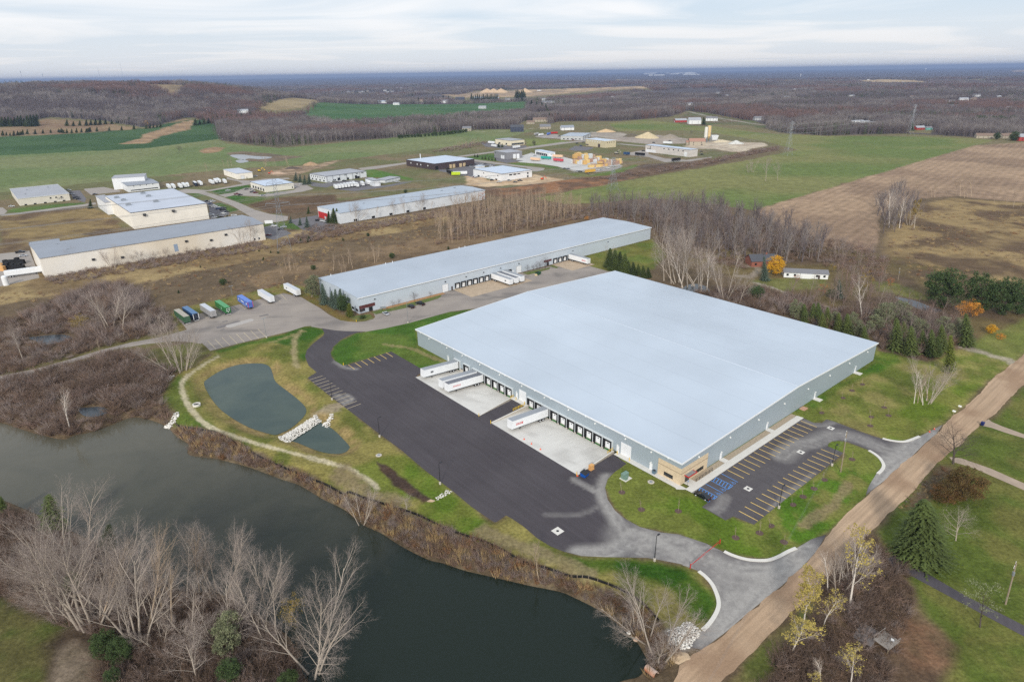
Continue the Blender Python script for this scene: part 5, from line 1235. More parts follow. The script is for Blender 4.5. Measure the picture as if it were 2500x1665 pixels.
# long grey warehouse behind
R = building('long_warehouse', 'long pale grey warehouse behind the big one, with black framed dock doors', 'warehouse', (('O',235,262),('O',880,575),('E',2130,15),('P',1471,533)), (('E',2130,96),('E',2130,17)), mat('pale_metal_wall', (196,206,216), .5,.04,.1, stripe=(0,1.0,.05)), mat('long_white_roof', (178,188,200), .42,.06,.06, spec=.5, stripe=(0,.9,.06)), 'x', .7, over=.2)
LW = R
b = MB(); b.box(-.3, R.w+.3,-.62,-.42, R.h-.3, R.h+.1); b.build('gutter', WHITE, R.t)
bs_ = face(R, 'x', ('Q', 205,790)); be_ = face(R, 'x', ('Q', 610,690))
def dd2(u0, u1, z0, z1):
 o = opening(R, 'x', 'dock_door', WHITE, u0, u1, z0, z1); b = MB()
 b.box(u0-.45, u0-.003,-.5,-.004, z0, z1); b.box(u1+.003, u1+.45,-.5,-.004, z0, z1); b.box(u0-.45, u1+.45,-.55,-.004, z1+.003, z1+.5); b.build('dock_seal', BLACK, o)
 MB().box(u0+.3, u0+.9,-.08,-.053, z0+1.6, z0+1.9).build('door_window', DARK, o); MB().box(u0, u1,-.35,-.06, z0-.35, z0-.004).build('dock_leveler', BLACK, o)
us = [face(R, 'x', ('Q', x, y))[0] for x, y in ((205,785),(287,768),(369,748),(448,730),(529,708),(607,690),(685,672),(762,650),(838,632),(912,612))]
us2 = [face(R, 'x', ('Q', x, y))[0] for x, y in ((1540,450),(1607,432),(1670,415),(1735,398))]
for u in us + us2: dd2(u-1.15, u+1.15,.3,2.9)
for q in (('Q',40,810),('Q',1045,555)):
 u = face(R, 'x', q)[0]; opening(R, 'x', 'overhead_door', WHITE, u-1.9, u+1.9,0,4.2, frame=GALV)
opening(R, 'x', 'door', BROWNW, face(R,'x',('Q',133,815))[0]-.5, face(R,'x',('Q',133,815))[0]+.5,0,2.1)
opening(R, 'x', 'door', WHITE, face(R,'x',('Q',967,600))[0]-.5, face(R,'x',('Q',967,600))[0]+.5,0,2.3)
MAROON = mat('maroon_panel', (96,54,52), .6,.1)
u0 = face(R,'x',('O',950,800))[0]; opening(R, 'x', 'office_front', MAROON, .3,9.0,2.2,3.9); opening(R, 'x', 'window', DARK, .5,3.2,.8,2.1, TRIMD); opening(R, 'x', 'door', DARK, 5.5,7.4,0,2.1, TRIMD); opening(R, 'y', 'window', DARK, .8,3.0,.9,2.1, TRIMD); opening(R, 'y', 'window', DARK, 5,7.2,.9,2.1, TRIMD)
u1 = face(R,'x',('Q',1440,470))[0]; opening(R, 'x', 'canopy_panel', MAROON, u1-3.2, u1+3.2,2.3,3.6); opening(R, 'x', 'door', DARK, u1-.8, u1+.8,0,2.2, TRIMD)
for q in (('O',1140,590),('O',2265,312),('Q',40,715),('Q',322,648),('Q',562,588),('Q',793,532),('Q',1045,468),('Q',1782,294),('Q',2262,172)):
 u, z = face(R, 'x', q); MB().box(u-.3, u+.3,-.4,-.004, z-.22, z+.22).build('wall_light', STEEL, R.t)
for fx in (.02,.17,.19,.4,.42):
 MB().tube((R.w*fx+2, R.d-1.5, R.h), (R.w*fx+2, R.d-1.5, R.h+1.4), .18, n=8).build('roof_vent', WHITE, R.roof)
def lw(u, v_): p = LW.o + LW.x * u + LW.y * v_; return p
# strips along its front: aprons, grass islands, walks
M_APR = mat('stained_apron', (186,166,142), .9,.12,.5, coord='World')
a0 = us[0]-3; a1 = us[-1]+3; ground_sheet('loading_apron', [lw(a0,-.1), lw(a1,-.1), lw(a1,-17), lw(a0,-17)], M_APR, .03)
a0 = us2[0]-3; a1 = us2[-1]+4; ground_sheet('loading_apron', [lw(a0,-.1), lw(a1,-.1), lw(a1,-18), lw(a0,-18)], M_APR, .03)
for spec in ("O 1085,795 1250,750 1700,640 2190,520 2210,545 2150,585 1700,720 1160,835", "Q 1095,600 1150,585 1475,520 1460,548 1170,625", "Q 1455,505 1510,490 1590,520 1560,535", "O 830,860 1060,830 1120,890 1105,915 930,930 850,945 700,870"):
 ground_sheet('grass_island', sheetpts(spec), GRASS2,.05)
ground_sheet('planting_strip', [lw(12,-.1), lw(us[0]-10,-.1), lw(us[0]-10,-3.0), lw(12,-3.0)], mat('mulch_tan', (172,132,92), .95,.2,1, coord='World'), .055)
# cream factory and neighbours on the left
R = building('industrial_building', 'low tan building with the number 1159 on its front', 'building', (('J',145,355),('J',250,492),('J',930,400),('J',770,275)), (('J',945,495),('J',930,402)), TANW, RGREYF, trim=WHITEW)
for q0, q1 in ((('J',335,555),('J',372,570)),(('J',462,542),('J',500,556)),(('J',600,527),('J',638,541)),(('J',738,513),('J',775,527)),(('J',858,499),('J',895,514)),(('J',680,463),('J',704,478)),(('J',755,455),('J',778,470)),(('J',828,448),('J',852,462))): opq(R, 'x', 'window', DARK, q0, q1, TRIMD)
u, z = face(R, 'x', ('J', 783,490)); fc_ = bpy.data.curves.new('house_number', 'FONT'); fc_.body = '1159'; fc_.size = 2.6; fc_.extrude = .03; fc_.materials.append(STEEL)
_fo = bpy.data.objects.new('t', fc_); COL.objects.link(_fo); bpy.context.view_layer.update(); _me = bpy.data.meshes.new_from_object(_fo.evaluated_get(bpy.context.evaluated_depsgraph_get())); bpy.data.objects.remove(_fo); fo = link('house_number', _me, R.t); fo.location = (u, -.04, z); fo.rotation_euler = (math.pi/2,0,0)
for fx, fy in ((.3,.7),(.75,.75),(.2,.3)): rooftop(R, 'roof_unit', GALV, fx, fy, 1.2,1.2,.8)
R = building('white_hall', 'tall white hall at the back of the two-step white building by the field', 'building', (('J',1515,165),('J',1580,197),('J',2025,170),('J',1945,137)), (('J',1550,318),('J',1515,165)), WHITEW, RGREYF)
R = building('white_annex', 'lower white hall with a wide grey roof in front of a taller white hall', 'building', (('J',1592,232),('J',1720,297),('J',2190,272),('J',2045,207)), (('J',1725,382),('J',1720,297)), WHITEW, RGREY, 'x', .8)
opening(R, 'x', 'window_band', DARK, R.w*.08, R.w*.95,1.0,1.9); row(R, 'x', 'window', DARK, 4, R.w*.1, R.w*.9,.9, R.h-1.1, R.h-.4); row(R, 'y', 'window', DARK, 3,1, R.d-1,.9,1,2.2)
R = building('cream_factory', 'tall cream factory with a white flat roof and five roof units', 'factory', (('J',1418,432),('J',1770,660),('K',605,610),('K',150,408)), (('K',640,825),('K',605,612)), CREAM, RFLAT, trim=TRIMD)
for fx, fy in ((.1,.8),(.13,.62),(.1,.35),(.5,.88),(.5,.68),(.47,.35)): rooftop(R, 'roof_unit', GALV, fx, fy, 4.0,2.2,1.6)
for q in (('J',1972,697),('K',126,700)):
 u, z = face(R, 'x', q); MB().box(u-1.0,u+1.0,-1.4,-.004,z-.8,z+.8).build('wall_vent', STEEL, R.t)
R = building('cream_lean_to', 'lower ribbed white wing against the left end of the cream factory', 'building', (('J',1305,442),('J',1442,533),('J',1560,520),('J',1425,428)), (('J',1475,700),('J',1442,533)), WHITEW, RGREYF)
row(R, 'y', 'overhead_door', LGREY, 5,2, R.d-2,2.6,0,4)
R = building('long_cream_building', 'long low cream building with a grey ridged roof and rust stains', 'building', (('J',440,1118),('J',515,1305),('K',1340,878),('K',1085,762)), (('K',1365,1100),('K',1340,880)), CREAMS, RGREY, 'x', 1.2)
for q in (('J',1275,1308),('J',1672,1278),('K',305,1115),('K',645,1100),('K',845,1025)):
 u, z = face(R, 'x', q); MB().box(u-.8,u+.8,-.7,-.004,z-.6,z+.6).build('wall_vent', STEEL, R.t)
opq(R, 'x', 'overhead_door', mat('blue_stain_door', (150,166,186), .7,.1), ('K',130,1160), ('K',205,1250)); opq(R, 'x', 'window', DARK, ('K',1228,1075), ('K',1255,1100), WHITEW); opq(R, 'x', 'window', DARK, ('K',1290,1065), ('K',1315,1090), WHITEW)
for fx, fy in ((.12,.25),(.1,.75)): rooftop(R, 'roof_unit', GALV, fx, fy, 2.5,.8,.9)
R = building('long_building_wing', 'grey-roofed wing at the far left end of the long cream building', 'building', (('J',380,1082),('J',432,1112),('J',835,1062),('J',780,1030)), (('J',575,1500),('J',515,1305)), CREAMS, RGREY, h=R.h-.25)
R = building('garage_building', 'small cream garage with a pale roof beside the row of parked trucks', 'garage', (('K',825,142),('K',1005,197),('K',1195,170),('K',1010,112)), (('K',1012,278),('K',1005,199)), CREAM, RFLAT)
opq(R, 'x', 'overhead_door', WHITE, ('K',1050,225), ('K',1108,276), TRIMD); opq(R, 'x', 'door', BROWNW, ('K',1130,235), ('K',1142,264)); row(R, 'y', 'window', DARK, 2, R.d*.2, R.d*.9,1, R.h-2, R.h-1)
R = building('white_shop', 'white low building with a glazed front and a pale roof above parked cars', 'building', (('K',1180,305),('K',1380,362),('K',1775,318),('K',1560,260)), (('K',1382,447),('K',1380,362)), mat('offwhite_wall', (230,226,214), .7,.04), RBLUE, trim=TRIMD)
row(R, 'y', 'shop_window', DARK, 5,2, R.d-4,4.2,.6,3.2, WHITEW); row(R, 'x', 'window', DARK, 1, R.w*.9, R.w*.98,1.2,1,2.4)
R = building('office_works', 'long white works with a row of dark office windows and dark trim lines', 'building', (('L',10,525),('L',165,572),('L',718,500),('L',555,456)), (('L',168,655),('L',165,572)), PALEG, RGREYF, trim=TRIMD)
row(R, 'y', 'window', DARK, 7,1, R.d-1,1.5, R.h-3.0, R.h-1.2, WHITEW); row(R, 'y', 'window', DARK, 4,1, R.d-1,3,0.6,2.2)
for f_, nm, M_, wz in ((.2,'door',DARK,2.2),(.3,'overhead_door',DARK,3.4),(.52,'door',DARK,2.2),(.6,'overhead_door',WHITE,3.8),(.73,'overhead_door',BLACK,3.4),(.79,'door',DARK,2.2)): opening(R, 'x', nm, M_, R.w*f_-1.5, R.w*f_+1.5,0, wz)
for f_ in (.47,.76,.9): opening(R, 'x', 'window', DARK, R.w*f_-1.6, R.w*f_+1.6, R.h-1.6, R.h-.9)
b = MB()
for f_ in (0.02,.16,.33,.5,.65,.83): b.box(R.w*f_-.15, R.w*f_+.15,-.2,-.004,0, R.h-.2)
b.build('downpipe', TRIMD, R.t)
R = building('storage_garage', 'small grey garage with white doors beside the white delivery trucks', 'garage', (('L',735,592),('L',850,628),('L',940,618),('L',825,583)), (('L',855,706),('L',850,628)), PALEG, RGREYF, trim=TRIMD); opening(R, 'x', 'overhead_door', WHITE, 1.2, R.w-1.2,0, R.h-1.2, TRIMD)
R = building('storage_shed', 'long pale storage shed right behind the small garage with white doors', 'shed', (('L',890,600),('L',985,632),('L',1175,578),('L',1110,560)), (('L',1175,612),('L',1175,580)), PALEG, RGREYF, trim=TRIMD); row(R, 'x', 'overhead_door', WHITE, 4,1, R.w-1,3,0, min(3.2, R.h-.6))
R = building('long_white_building', 'long low white building with leafless trees along it and a red end panel', 'building', (('L',95,985),('L',370,1070),('M',248,1037),('L',2030,690)), (('L',385,1215),('L',370,1070)), PALEG, RLONG, 'x', .7)
for q in (('L',605,1172),('L',850,1130),('L',1090,1090),('L',1322,1052),('L',1547,1012)):
 u, z = face(R, 'x', q); opening(R, 'x', 'dock_door', BLACK, u-1.5, u+1.5, max(.2, z-1.4), z+1.4)
opening(R, 'y', 'red_panel', RED, R.d*.55, R.d-.5,0, R.h*.62)
opening(R, 'y', 'overhead_door', WHITE, R.d*.62, R.d*.7,0,2.4);
for fx, fy in ((.22,.5),(.5,.6),(.78,.6),(.9,.7)): rooftop(R, 'roof_unit', GALV, fx, fy, 2.5,1.8,1.0)
R = building('brown_factory', 'dark brown factory with a pale roof and four tan garage doors', 'factory', (('L',1340,335),('L',1640,400),('L',2170,337),('L',1890,271)), (('L',1640,486),('L',1640,400)), BROWNW, RBLUE, trim=BROWNW)
TAND = mat('tan_door', (206,184,146), .6,.06)
for q0, q1 in ((('L',1888,405),('L',1923,455)),(('L',1932,400),('L',1968,448)),(('L',2022,390),('L',2060,438)),(('L',2072,384),('L',2110,432))): opq(R, 'x', 'garage_door', TAND, q0, q1)
opq(R, 'x', 'open_door', BLACK, ('L',1697,430), ('L',1738,476))
for q in (('L',1363,383),('L',1448,400),('L',1497,406),('L',1594,421)):
 u, z = face(R, 'y', q); opening(R, 'y', 'window', WHITEW, u-.8, u+.8, z-.8, z+.8)
MB().tube((R.w*.3,R.d*.92,R.h),(R.w*.3,R.d*.92,R.h+6),.5,n=10).build('chimney', WHITEW, R.t)
R = building('white_plant', 'new white plant with dark windows standing on bare sandy ground', 'building', (('M',115,752),('M',515,820),('M',850,754),('M',460,694)), (('M',520,917),('M',515,820)), WHITEW, RBLUE, trim=TRIMD)
for q0, q1 in ((('M',578,820),('M',618,832)),(('M',634,812),('M',674,825)),(('M',690,803),('M',728,815)),(('M',822,790),('M',842,812)),(('M',822,832),('M',842,858))): opq(R, 'x', 'window', DARK, q0, q1)
for q0, q1 in ((('M',145,828),('M',175,855)),(('M',388,875),('M',415,905)),(('M',415,826),('M',430,845)),(('M',222,794),('M',235,810))): opq(R, 'y', 'window', DARK, q0, q1)
row(R, 'y', 'window', LGREY, 3, R.d*.35, R.d*.75,3,.8,1.8)
R = building('white_block', 'small white cube block at the far corner of the new white plant', 'building', (('M',128,700),('M',150,712),('M',230,700),('M',205,692)), (('M',232,742),('M',230,700)), WHITEW, RBLUE)
R = building('grey_works', 'mid grey block works with white doors and a yellow gantry beside it', 'building', (('Y',572,1055),('Y',735,1078),('Y',1005,1070),('Y',835,1041)), (('Y',740,1168),('Y',735,1078)), GREYW, RGREYF)
row(R, 'x', 'overhead_door', WHITE, 2, R.w*.4, R.w*.85,4.5,0,6); row(R, 'y', 'overhead_door', WHITE, 2, R.d*.15, R.d*.45,4,0,4.5); opening(R, 'y', 'window', DARK, R.d*.85, R.d*.9, R.h-3, R.h-1.5)
R = building('cream_hall', 'cream hall with a glazed ground floor and white trailers at its side', 'building', (('Y',588,894),('Y',805,916),('Y',1030,906),('Y',820,881)), (('Y',808,985),('Y',805,916)), mat('pale_cream_wall', (232,222,196), .7,.04), RGREYF, trim=TRIMD)
row(R, 'x', 'window', DARK, 8,2, R.w-2,4,.8,3.6, WHITEW); row(R, 'y', 'window', DARK, 2,3, R.d-3,4,.8,3.4)
R = building('garage_row', 'long white garage row with six dark doors above the lumber yard', 'garage', (('Y',1152,1046),('Y',1345,1084),('Y',1432,1077),('Y',1240,1043)), (('Y',1345,1138),('Y',1345,1084)), WHITEW, RBLUE)
row(R, 'y', 'garage_door', DARK, 6, R.d*.12, R.d*.92,4.6,0, R.h*.62); row(R, 'x', 'window', DARK, 2,2, R.w-2,1.4, R.h-3, R.h-1.6)
R = building('beige_building', 'beige two-storey building with a white roof and small square windows', 'building', (('Y',1838,894),('Y',2108,922),('Y',2272,914),('Y',2005,882)), (('Y',2110,1016),('Y',2108,922)), BEIGE, RBLUE, trim=WHITEW)
row(R, 'y', 'window', WHITEW, 6, R.d*.2, R.d*.95,1.6, R.h-3.2, R.h-1.8); row(R, 'x', 'window', DARK, 4,2, R.w-2,1.4, R.h-3.2, R.h-1.8); opening(R, 'y', 'door', BROWNW, R.d*.25, R.d*.36,0,5); row(R, 'y', 'office_window', BROWNW, 2, R.d*.86, R.d*.99,5,1,2.6)
R = building('grey_garages', 'low pale grey garages with white doors on the wide gravel yard', 'garage', (('Y',1530,842),('Y',1790,870),('Y',1900,818),('Y',1650,806)), (('Y',1795,912),('Y',1790,870)), LGREY, RLONG, h=6.5)
row(R, 'x', 'overhead_door', WHITE, 3,2, R.w-2,6,0,5); row(R, 'y', 'window', DARK, 5,2, R.d-2,3,1,2.5)
R = building('pale_factory', 'long pale grey factory with a row of small dark windows near the silos', 'factory', (('N',572,584),('N',1180,660),('N',1222,632),('N',610,576)), (('N',1160,740),('N',1155,633)), mat('warm_grey_wall', (212,206,200), .65,.05,.2), RBLUE, trim=RGREY, h=9.5)
for q in (('N',605,600),('N',792,620),('N',857,625),('N',922,632),('N',988,638),('N',1053,645)):
 u, z = face(R, 'y', q); opening(R, 'y', 'window', DARK, u-1, u+1, R.h-3.2, R.h-1.6)
opening(R, 'y', 'overhead_door', WHITE, R.d*.06, R.d*.12,0,6)
row(R, 'y', 'window', DARK, 3, R.d*.86, R.d*.96,1.6,4.2,5.6); opening(R, 'y', 'annex_front', WHITEW, R.d*.75, R.d*.98,0,4.0)
# gabled houses and barns
def house(label, q, w, d, h, rz, wallm, roofm, cat='house', name='house', rise=None, group=None, chim=False, wins=3, porch=False):
 p = at(*q) if isinstance(q, tuple) and isinstance(q[0], str) else q
 rise = d * .28 if rise is None else rise
 t = thing(name, label, cat, (p[0], p[1], p[2]), rz, group)
 x, y = w/2, d/2; b = MB()
 b.add([(-x,-y,-1.0),(x,-y,-1.0),(x,y,-1.0),(-x,y,-1.0),(-x,-y,h),(x,-y,h),(x,y,h),(-x,y,h),(-x,0,h+rise),(x,0,h+rise)], [(0,1,5,4),(2,3,7,6),(1,2,6,9,5),(3,0,4,8,7)]); b.build('wall', wallm, t)
 r = MB(); k = rise / y; o = .4
 for s in (0,1):
  ya, yb = (-y-o, 0) if s == 0 else (0, y+o); za, zb = (h-k*o, h+rise) if s == 0 else (h+rise, h-k*o)
  r.hexa([(-x-o,ya,za+.02),(x+o,ya,za+.02),(x+o,yb,zb+.02),(-x-o,yb,zb+.02),(-x-o,ya,za+.2),(x+o,ya,za+.2),(x+o,yb,zb+.2),(-x-o,yb,zb+.2)])
 rf = r.build('roof', roofm, t)
 if chim: MB().box(x*.3, x*.3+.9,-.4,.4, h+rise*.6, h+rise+1.0).build('chimney', BRICK, rf)
 for k in range(wins):
  u = -x + w * (k + .5) / wins; MB().box(u-.6, u+.6, -y-.05, -y-.004,1.0,2.2).build('window', DARK, t)
  if h > 4.5: MB().box(u-.6, u+.6, -y-.05, -y-.004,3.7,4.9).build('window', DARK, t)
 if cat == 'barn': MB().box(-x-.06, -x-.004,-1.8,1.8,-.2, min(3.4, h)).build('barn_door', WHITE, t)
 elif w > 7: MB().box(x*.55, x*.55+1.0, -y-.06, -y-.004,0,2.1).build('door', BROWNW, t)
 return t
q = at('F', 850,350); ang = dirang('F', 730,340,975,352)
t = house('white mobile home with a grey roof beyond the warehouse trees', q, 23,7.5,2.9, ang, SIDING, RSH, 'mobile home', 'mobile_home', 1.3, wins=6)
MB().hexa([(-3,-4.6,0),(3,-4.6,0),(3,-3.76,0),(-3,-3.76,0),(-3,-4.6,2.7),(3,-4.6,2.7),(3,-3.76,2.7),(-3,-3.76,2.7)]).build('porch', SIDING, t)
house('red brick house with a dark roof at the wood edge behind the yellow maple', at('F', 550,268), 15,10,3.4, dirang('F', 505,265,620,262), BRICK, RDK, chim=True)
HS = [('tan gabled house with grey roof at the edge of the wide dark wood', ('Y',228,785), 18,12,5.5, TANS, RSH), ('dark two-storey house with many windows at the field edge', ('Y',908,795), 26,14,9, NAVYS, RDK), ('tan ranch house with pale roof half hidden by woods', ('Y',1095,690), 18,12,4, TANS, RBR),
 ('large pale house with brown roof on the rise among trees', ('Y',1225,660), 34,14,5.5, TANS, RBR), ('grey house with a broad roof beside the white barn', ('Y',1290,755), 22,16,4.5, TANS, RSH), ('small white house with white roof among dark pines far off', ('Y',1298,408), 20,12,5, SIDING, RGREYF), ('white farmhouse beside the small white house among far pines', ('Y',1390,408), 26,12,6, SIDING, RSH),
 ('white house under bare trees left of the tall dark pines', ('Y',775,368), 22,14,6, SIDING, RSH), ('dark navy house beyond the far green field', ('Y',130,362), 40,16,9, NAVYS, RDK), ('wide white barn at the left of the far green field', ('B',290,706), 46,14,6, SIDING, RLONG), ('cream house behind hedges near the far green field', ('B',548,700), 38,16,7, TANS, RBR), ('white two-storey house at the edge of the far green field', ('B',716,706), 30,14,9, SIDING, RSH),
 ('white farmhouse with white outbuildings beyond the dark wood', ('A',1662,775), 30,12,7, SIDING, RGREYF), ('white house low on the wooded hill, left one', ('A',886,668), 44,16,8, SIDING, RSH), ('white house low on the wooded hill, right one', ('A',978,670), 44,16,8, SIDING, RGREYF), ('white house by the far road behind the silos', ('N',1440,256), 26,11,6, SIDING, RSH), ('grey house at the far road under the wood', ('N',2080,246), 22,12,5, LGREY, RSH),
 ('white house among trees above the far road', ('C',70,725), 24,12,7, SIDING, RSH), ('grey-roofed house in bare trees left of the row of white homes', ('C',765,832), 24,12,4, LGREY, RDK), ('red house with white roof by the dark spruce', ('C',1634,888), 18,10,4, BARN, RGREYF), ('small teal shed beside the red house', ('C',1694,888), 12,8,3.5, TEALS, RSH), ('pale house with tan roof in the far right hedgerow', ('C',2080,945), 26,12,4, TANS, RBR), ('tan house with brown roof in the far right hedgerow', ('C',2225,945), 22,12,4, TANS, RBR), ('white house far off at the end of the light far road', ('B',1410,712), 34,14,6, SIDING, RSH)]
random.seed(3)
for lab, q, w, d, h, wm, rm in HS: house(lab, at(*q), w, d, h, random.uniform(-.35,.35), wm, rm, wins=max(2, int(w/6)))
for k, (x, y) in enumerate(((1185,838),(1222,836),(1262,840),(1298,848))): house('%s white mobile home of the short row under the far wood' % ('leftmost','second','third','rightmost')[k], at('C', x, y), 20,7,3.2,.25, SIDING, RGREYF, 'mobile home', 'mobile_home', 1.0, 'white mobile homes in a row', wins=3)
for lab, q, w, d, h, wm, rm in (('wide red barn with grey roof in front of the row of pines', ('Y',385,362), 52,22,7, BARN, RLONG), ('smaller red barn with grey roof among pines right of the wide one', ('Y',615,362), 32,18,6, BARN, RLONG), ('white barn with grey roof on the green slope', ('Y',1592,772), 26,14,5, SIDING, RGREY), ('white and red barn with a grey door by the far road', ('N',1200,296), 26,18,8, SIDING, RGREYF), ('small red shed with white roof left of the white barn', ('N',1012,274), 26,12,4.5, BARN, RGREYF), ('red barn at the very far right field edge', ('C',2335,962), 24,14,6, BARN, RGREYF)):
 house(lab, at(*q), w, d, h, random.uniform(-.2,.2), wm, rm, 'barn', 'barn', wins=2)
# distant housing estate
rn = random.Random(11)
for k in range(34):
 u = rn.random(); x = 5 + 520*u; y = 640 - 28*rn.random() - 8*u
 p = at('B', x, y)
 house('small white house in the distant housing estate beyond the woods', p, rn.uniform(16,26), 12, rn.choice((5,7)), rn.uniform(-.6,.6), SIDING if rn.random() < .7 else TANS, RSH if rn.random() < .6 else RGREYF, group='houses of the distant estate', wins=2)
for k in range(58):
 y = rn.uniform(545,760); s_ = rn.choice('AABBCCC'); x = rn.uniform(40,2300)
 if s_ == 'A': y = rn.uniform(600,700); x = rn.uniform(900,2300)
 p = at(s_, x, y)
 if p[1] > 1300: house('small pale house standing alone among the distant woods', p, rn.uniform(14,26), 11, rn.choice((4,6)), rn.uniform(-.6,.6), rn.choice((SIDING, SIDING, TANS, LGREY)), rn.choice((RSH, RGREYF, RBR)), group='scattered houses in the distant woods', wins=2)
# far white roofs near the horizon
b = MB()
for k in range(150):
 t = rn.random(); x = 40 + 1800*t if rn.random() < .8 else rn.uniform(2100,2400); y = 514 - 22*t + rn.uniform(-9,9)
 p = flat(px('B', x, y), 0); w = rn.uniform(40,220); d = rn.uniform(30,80); h = rn.uniform(14,30); z = tz(p[0], p[1])
 b.box(p[0]-w, p[0]+w, p[1]-d, p[1]+d, z-4, z+h)
tag(b.build('distant_town', SIDING), 'pale roofs of the distant town just below the horizon', 'town', kind='stuff')
# silos of the concrete plant
p = at('N', 1352,555); t = thing('concrete_silo', 'white cement silo on steel legs, left of the pair', 'silo', p); hs = standing(p, px('N', 1352,340))[2]
def silo(t, hh, M, r=2.6):
 z0 = hh * .36
 MB().lathe([(.5,z0-3.5),(r,z0),(r,hh-.6),(r*.6,hh),(.1,hh+.2)], 18).build('tank', M, t)
 for a in range(4): MB().tube((r*.9*math.cos(a*1.571+.6), r*.9*math.sin(a*1.571+.6), -.2), (r*.9*math.cos(a*1.571+.6), r*.9*math.sin(a*1.571+.6), z0+.5), .28, n=6).build('leg', GALV, t)
 b = MB(); b.tube((r+.3,0,0),(r+.3,0,hh),.12,n=5); b.tube((r+.7,0,0),(r+.7,0,hh),.12,n=5); b.build('ladder', GALV, t)
silo(t, hs, mat('silo_white', (224,222,212), .6,.06,.3))
p = at('N', 1393,548); t = thing('concrete_silo', 'taller tan cement silo on steel legs, right of the pair', 'silo', p); silo(t, standing(p, px('N', 1393,320))[2], mat('silo_tan', (218,190,140), .6,.1,.3), 3.0)
p = at('N', 1470,540); t = thing('aggregate_hopper', 'pale box hopper on legs beside the silos', 'hopper', p, .1); MB().hexa([(-4,-3,3),(4,-3,3),(4,3,3),(-4,3,3),(-6,-4.5,10),(6,-4.5,10),(6,4.5,10),(-6,4.5,10)]).build('bin', PALEG, t)
for x in (-4.5,4.5):
 for y in (-3,3): MB().tube((x,y,-.2),(x,y,6),.3,n=6).build('leg', GALV, t)
house('tan plant house with a red-brown roof beside the silos', at('N', 1235,585), 24,14,6,-.1, TANS, mat('red_brown_roof', (176,136,118), .85,.1), 'building', 'plant_house', wins=2)
house('small tan lean-to house left of the plant house', at('N', 1160,582), 16,8,4,-.1, TANS, mat('red_brown_roof', (0,0,0)), 'building', 'plant_house', wins=2)
def heap(label, q, w, d, h, c, name='gravel_heap', seed=1):
 p = at(*q); V = []; F = []; n = 22; m = 8
 for i in range(m + 1):
  for k in range(n):
   a = 6.283*k/n; rr = (1 - i/m); wob = 1 + .35*(float(vnoise(np.array([math.cos(a)*2+seed*7.]), np.array([math.sin(a)*2+i*.3]))[0]) - .5)
   V.append((p[0] + w/2*rr*wob*math.cos(a), p[1] + d/2*rr*wob*math.sin(a), p[2] + h*(i/m)**.9*(1 if rr > 0 else .97) - .1))
 for i in range(m):
  for k in range(n): F.append((i*n+k, i*n+(k+1) % n, (i+1)*n+(k+1) % n, (i+1)*n+k))
 return tag(link(name, np_mesh(name, V, F, mat('heap_%d_%d_%d' % c, c, .95,.18,.4, coord='World'), False)), label, 'heap')
heap('tan cone-shaped gravel heap on the yard left of the silos', ('N',565,485), 44,40,10, (206,188,152)); heap('grey rubble heap between the tan heap and the silos', ('N',870,490), 40,24,7, (150,140,126), seed=3); heap('dark earth heap ringed by white blocks', ('N',340,470), 34,20,6, (104,96,80), seed=5)
heap('pale gravel heap with a blue tarp right of the silos', ('N',1770,570), 24,16,6, (206,206,200), seed=7); heap('low pale gravel ridge on the plant yard', ('N',1580,545), 36,14,4, (206,192,164), seed=8); heap('sandy spoil heap on the far left of the gravel yard', ('Y',2120,800), 40,20,6, (206,178,140), seed=9)
for k, x in enumerate((500,590,690,1020)): heap('pale sand heap in the distant sand pit, %s from the left' % ('first','second','third','fourth')[k], ('Y',x,262), 90,60,24, (206,178,144), 'sand_heap', k+11)
heap('brown earth heap behind the office works', ('K',2010,75), 22,14,4.5, (170,142,112), 'earth_heap', 17); heap('dark scrap heap beside the yellow excavator', ('K',1760,125), 26,9,3, (90,80,74), 'scrap_heap', 18); heap('pale rubble heap in front of the scrap', ('K',1560,190), 24,8,2, (186,160,138), 'rubble_heap', 19)
heap('small pale sand heap between the rocks and the dirt road', ('X',870,1140), 5,3.4,.5, (196,172,142), 'sand_heap', 21)
# vehicles of the estate
def et(label, s, x0, y0, x1, y1, L=16, body=TW, roof=TW, group='trailers around the industrial estate'):
 p = at(s, x0, y0,0); q = at(s, x1, y1,0); d = q - p; trailer(label, (p[0], p[1], .06), (d[0], d[1], 0), L=L, body=body, roof=roof, group=group)
TL = ['white truck trailer in the parked row by the cream garage', 'white truck trailer in the parked row above the cream factory']
for k, (x0, y0, x1, y1) in enumerate(((90,408,30,365),(150,405,95,360),(245,400,165,340),(300,390,235,345),(335,385,310,345),(450,370,380,318),(520,362,440,312),(680,345,575,295),(725,332,665,275),(770,325,690,275),(850,335,785,290))):
 et(TL[0] if k > 4 else TL[1], 'K', x0, y0, x1, y1,12 if k in (4,10) else 15, TW if k not in (5,) else NAVYD, TW)
for k in range(7): et('white truck trailer parked side by side in front of the office works', 'L', 350+k*42,748-k*6,290+k*42,700-k*6,11)
for k in range(3): et('white delivery truck body near the small grey garage', 'L', 640+k*75,722-k*16,575+k*75,668-k*12,11)
et('white and lime green trailer below the brown factory', 'L', 2130,545,1950,552,16, TW, TW)
p = at('L', 1978,556); tag(MB().box(-5,5,-1.35,1.35,1.0,4.15).build('lime_trailer_panel', mat('lime_green', (190,214,40), .5,.08)), 'lime green box end standing below the brown factory', 'box').location = (p[0], p[1], 0)
et('black trailer left of the lime green box', 'L', 1920,545,1850,520,14, BLACK, BLACK)
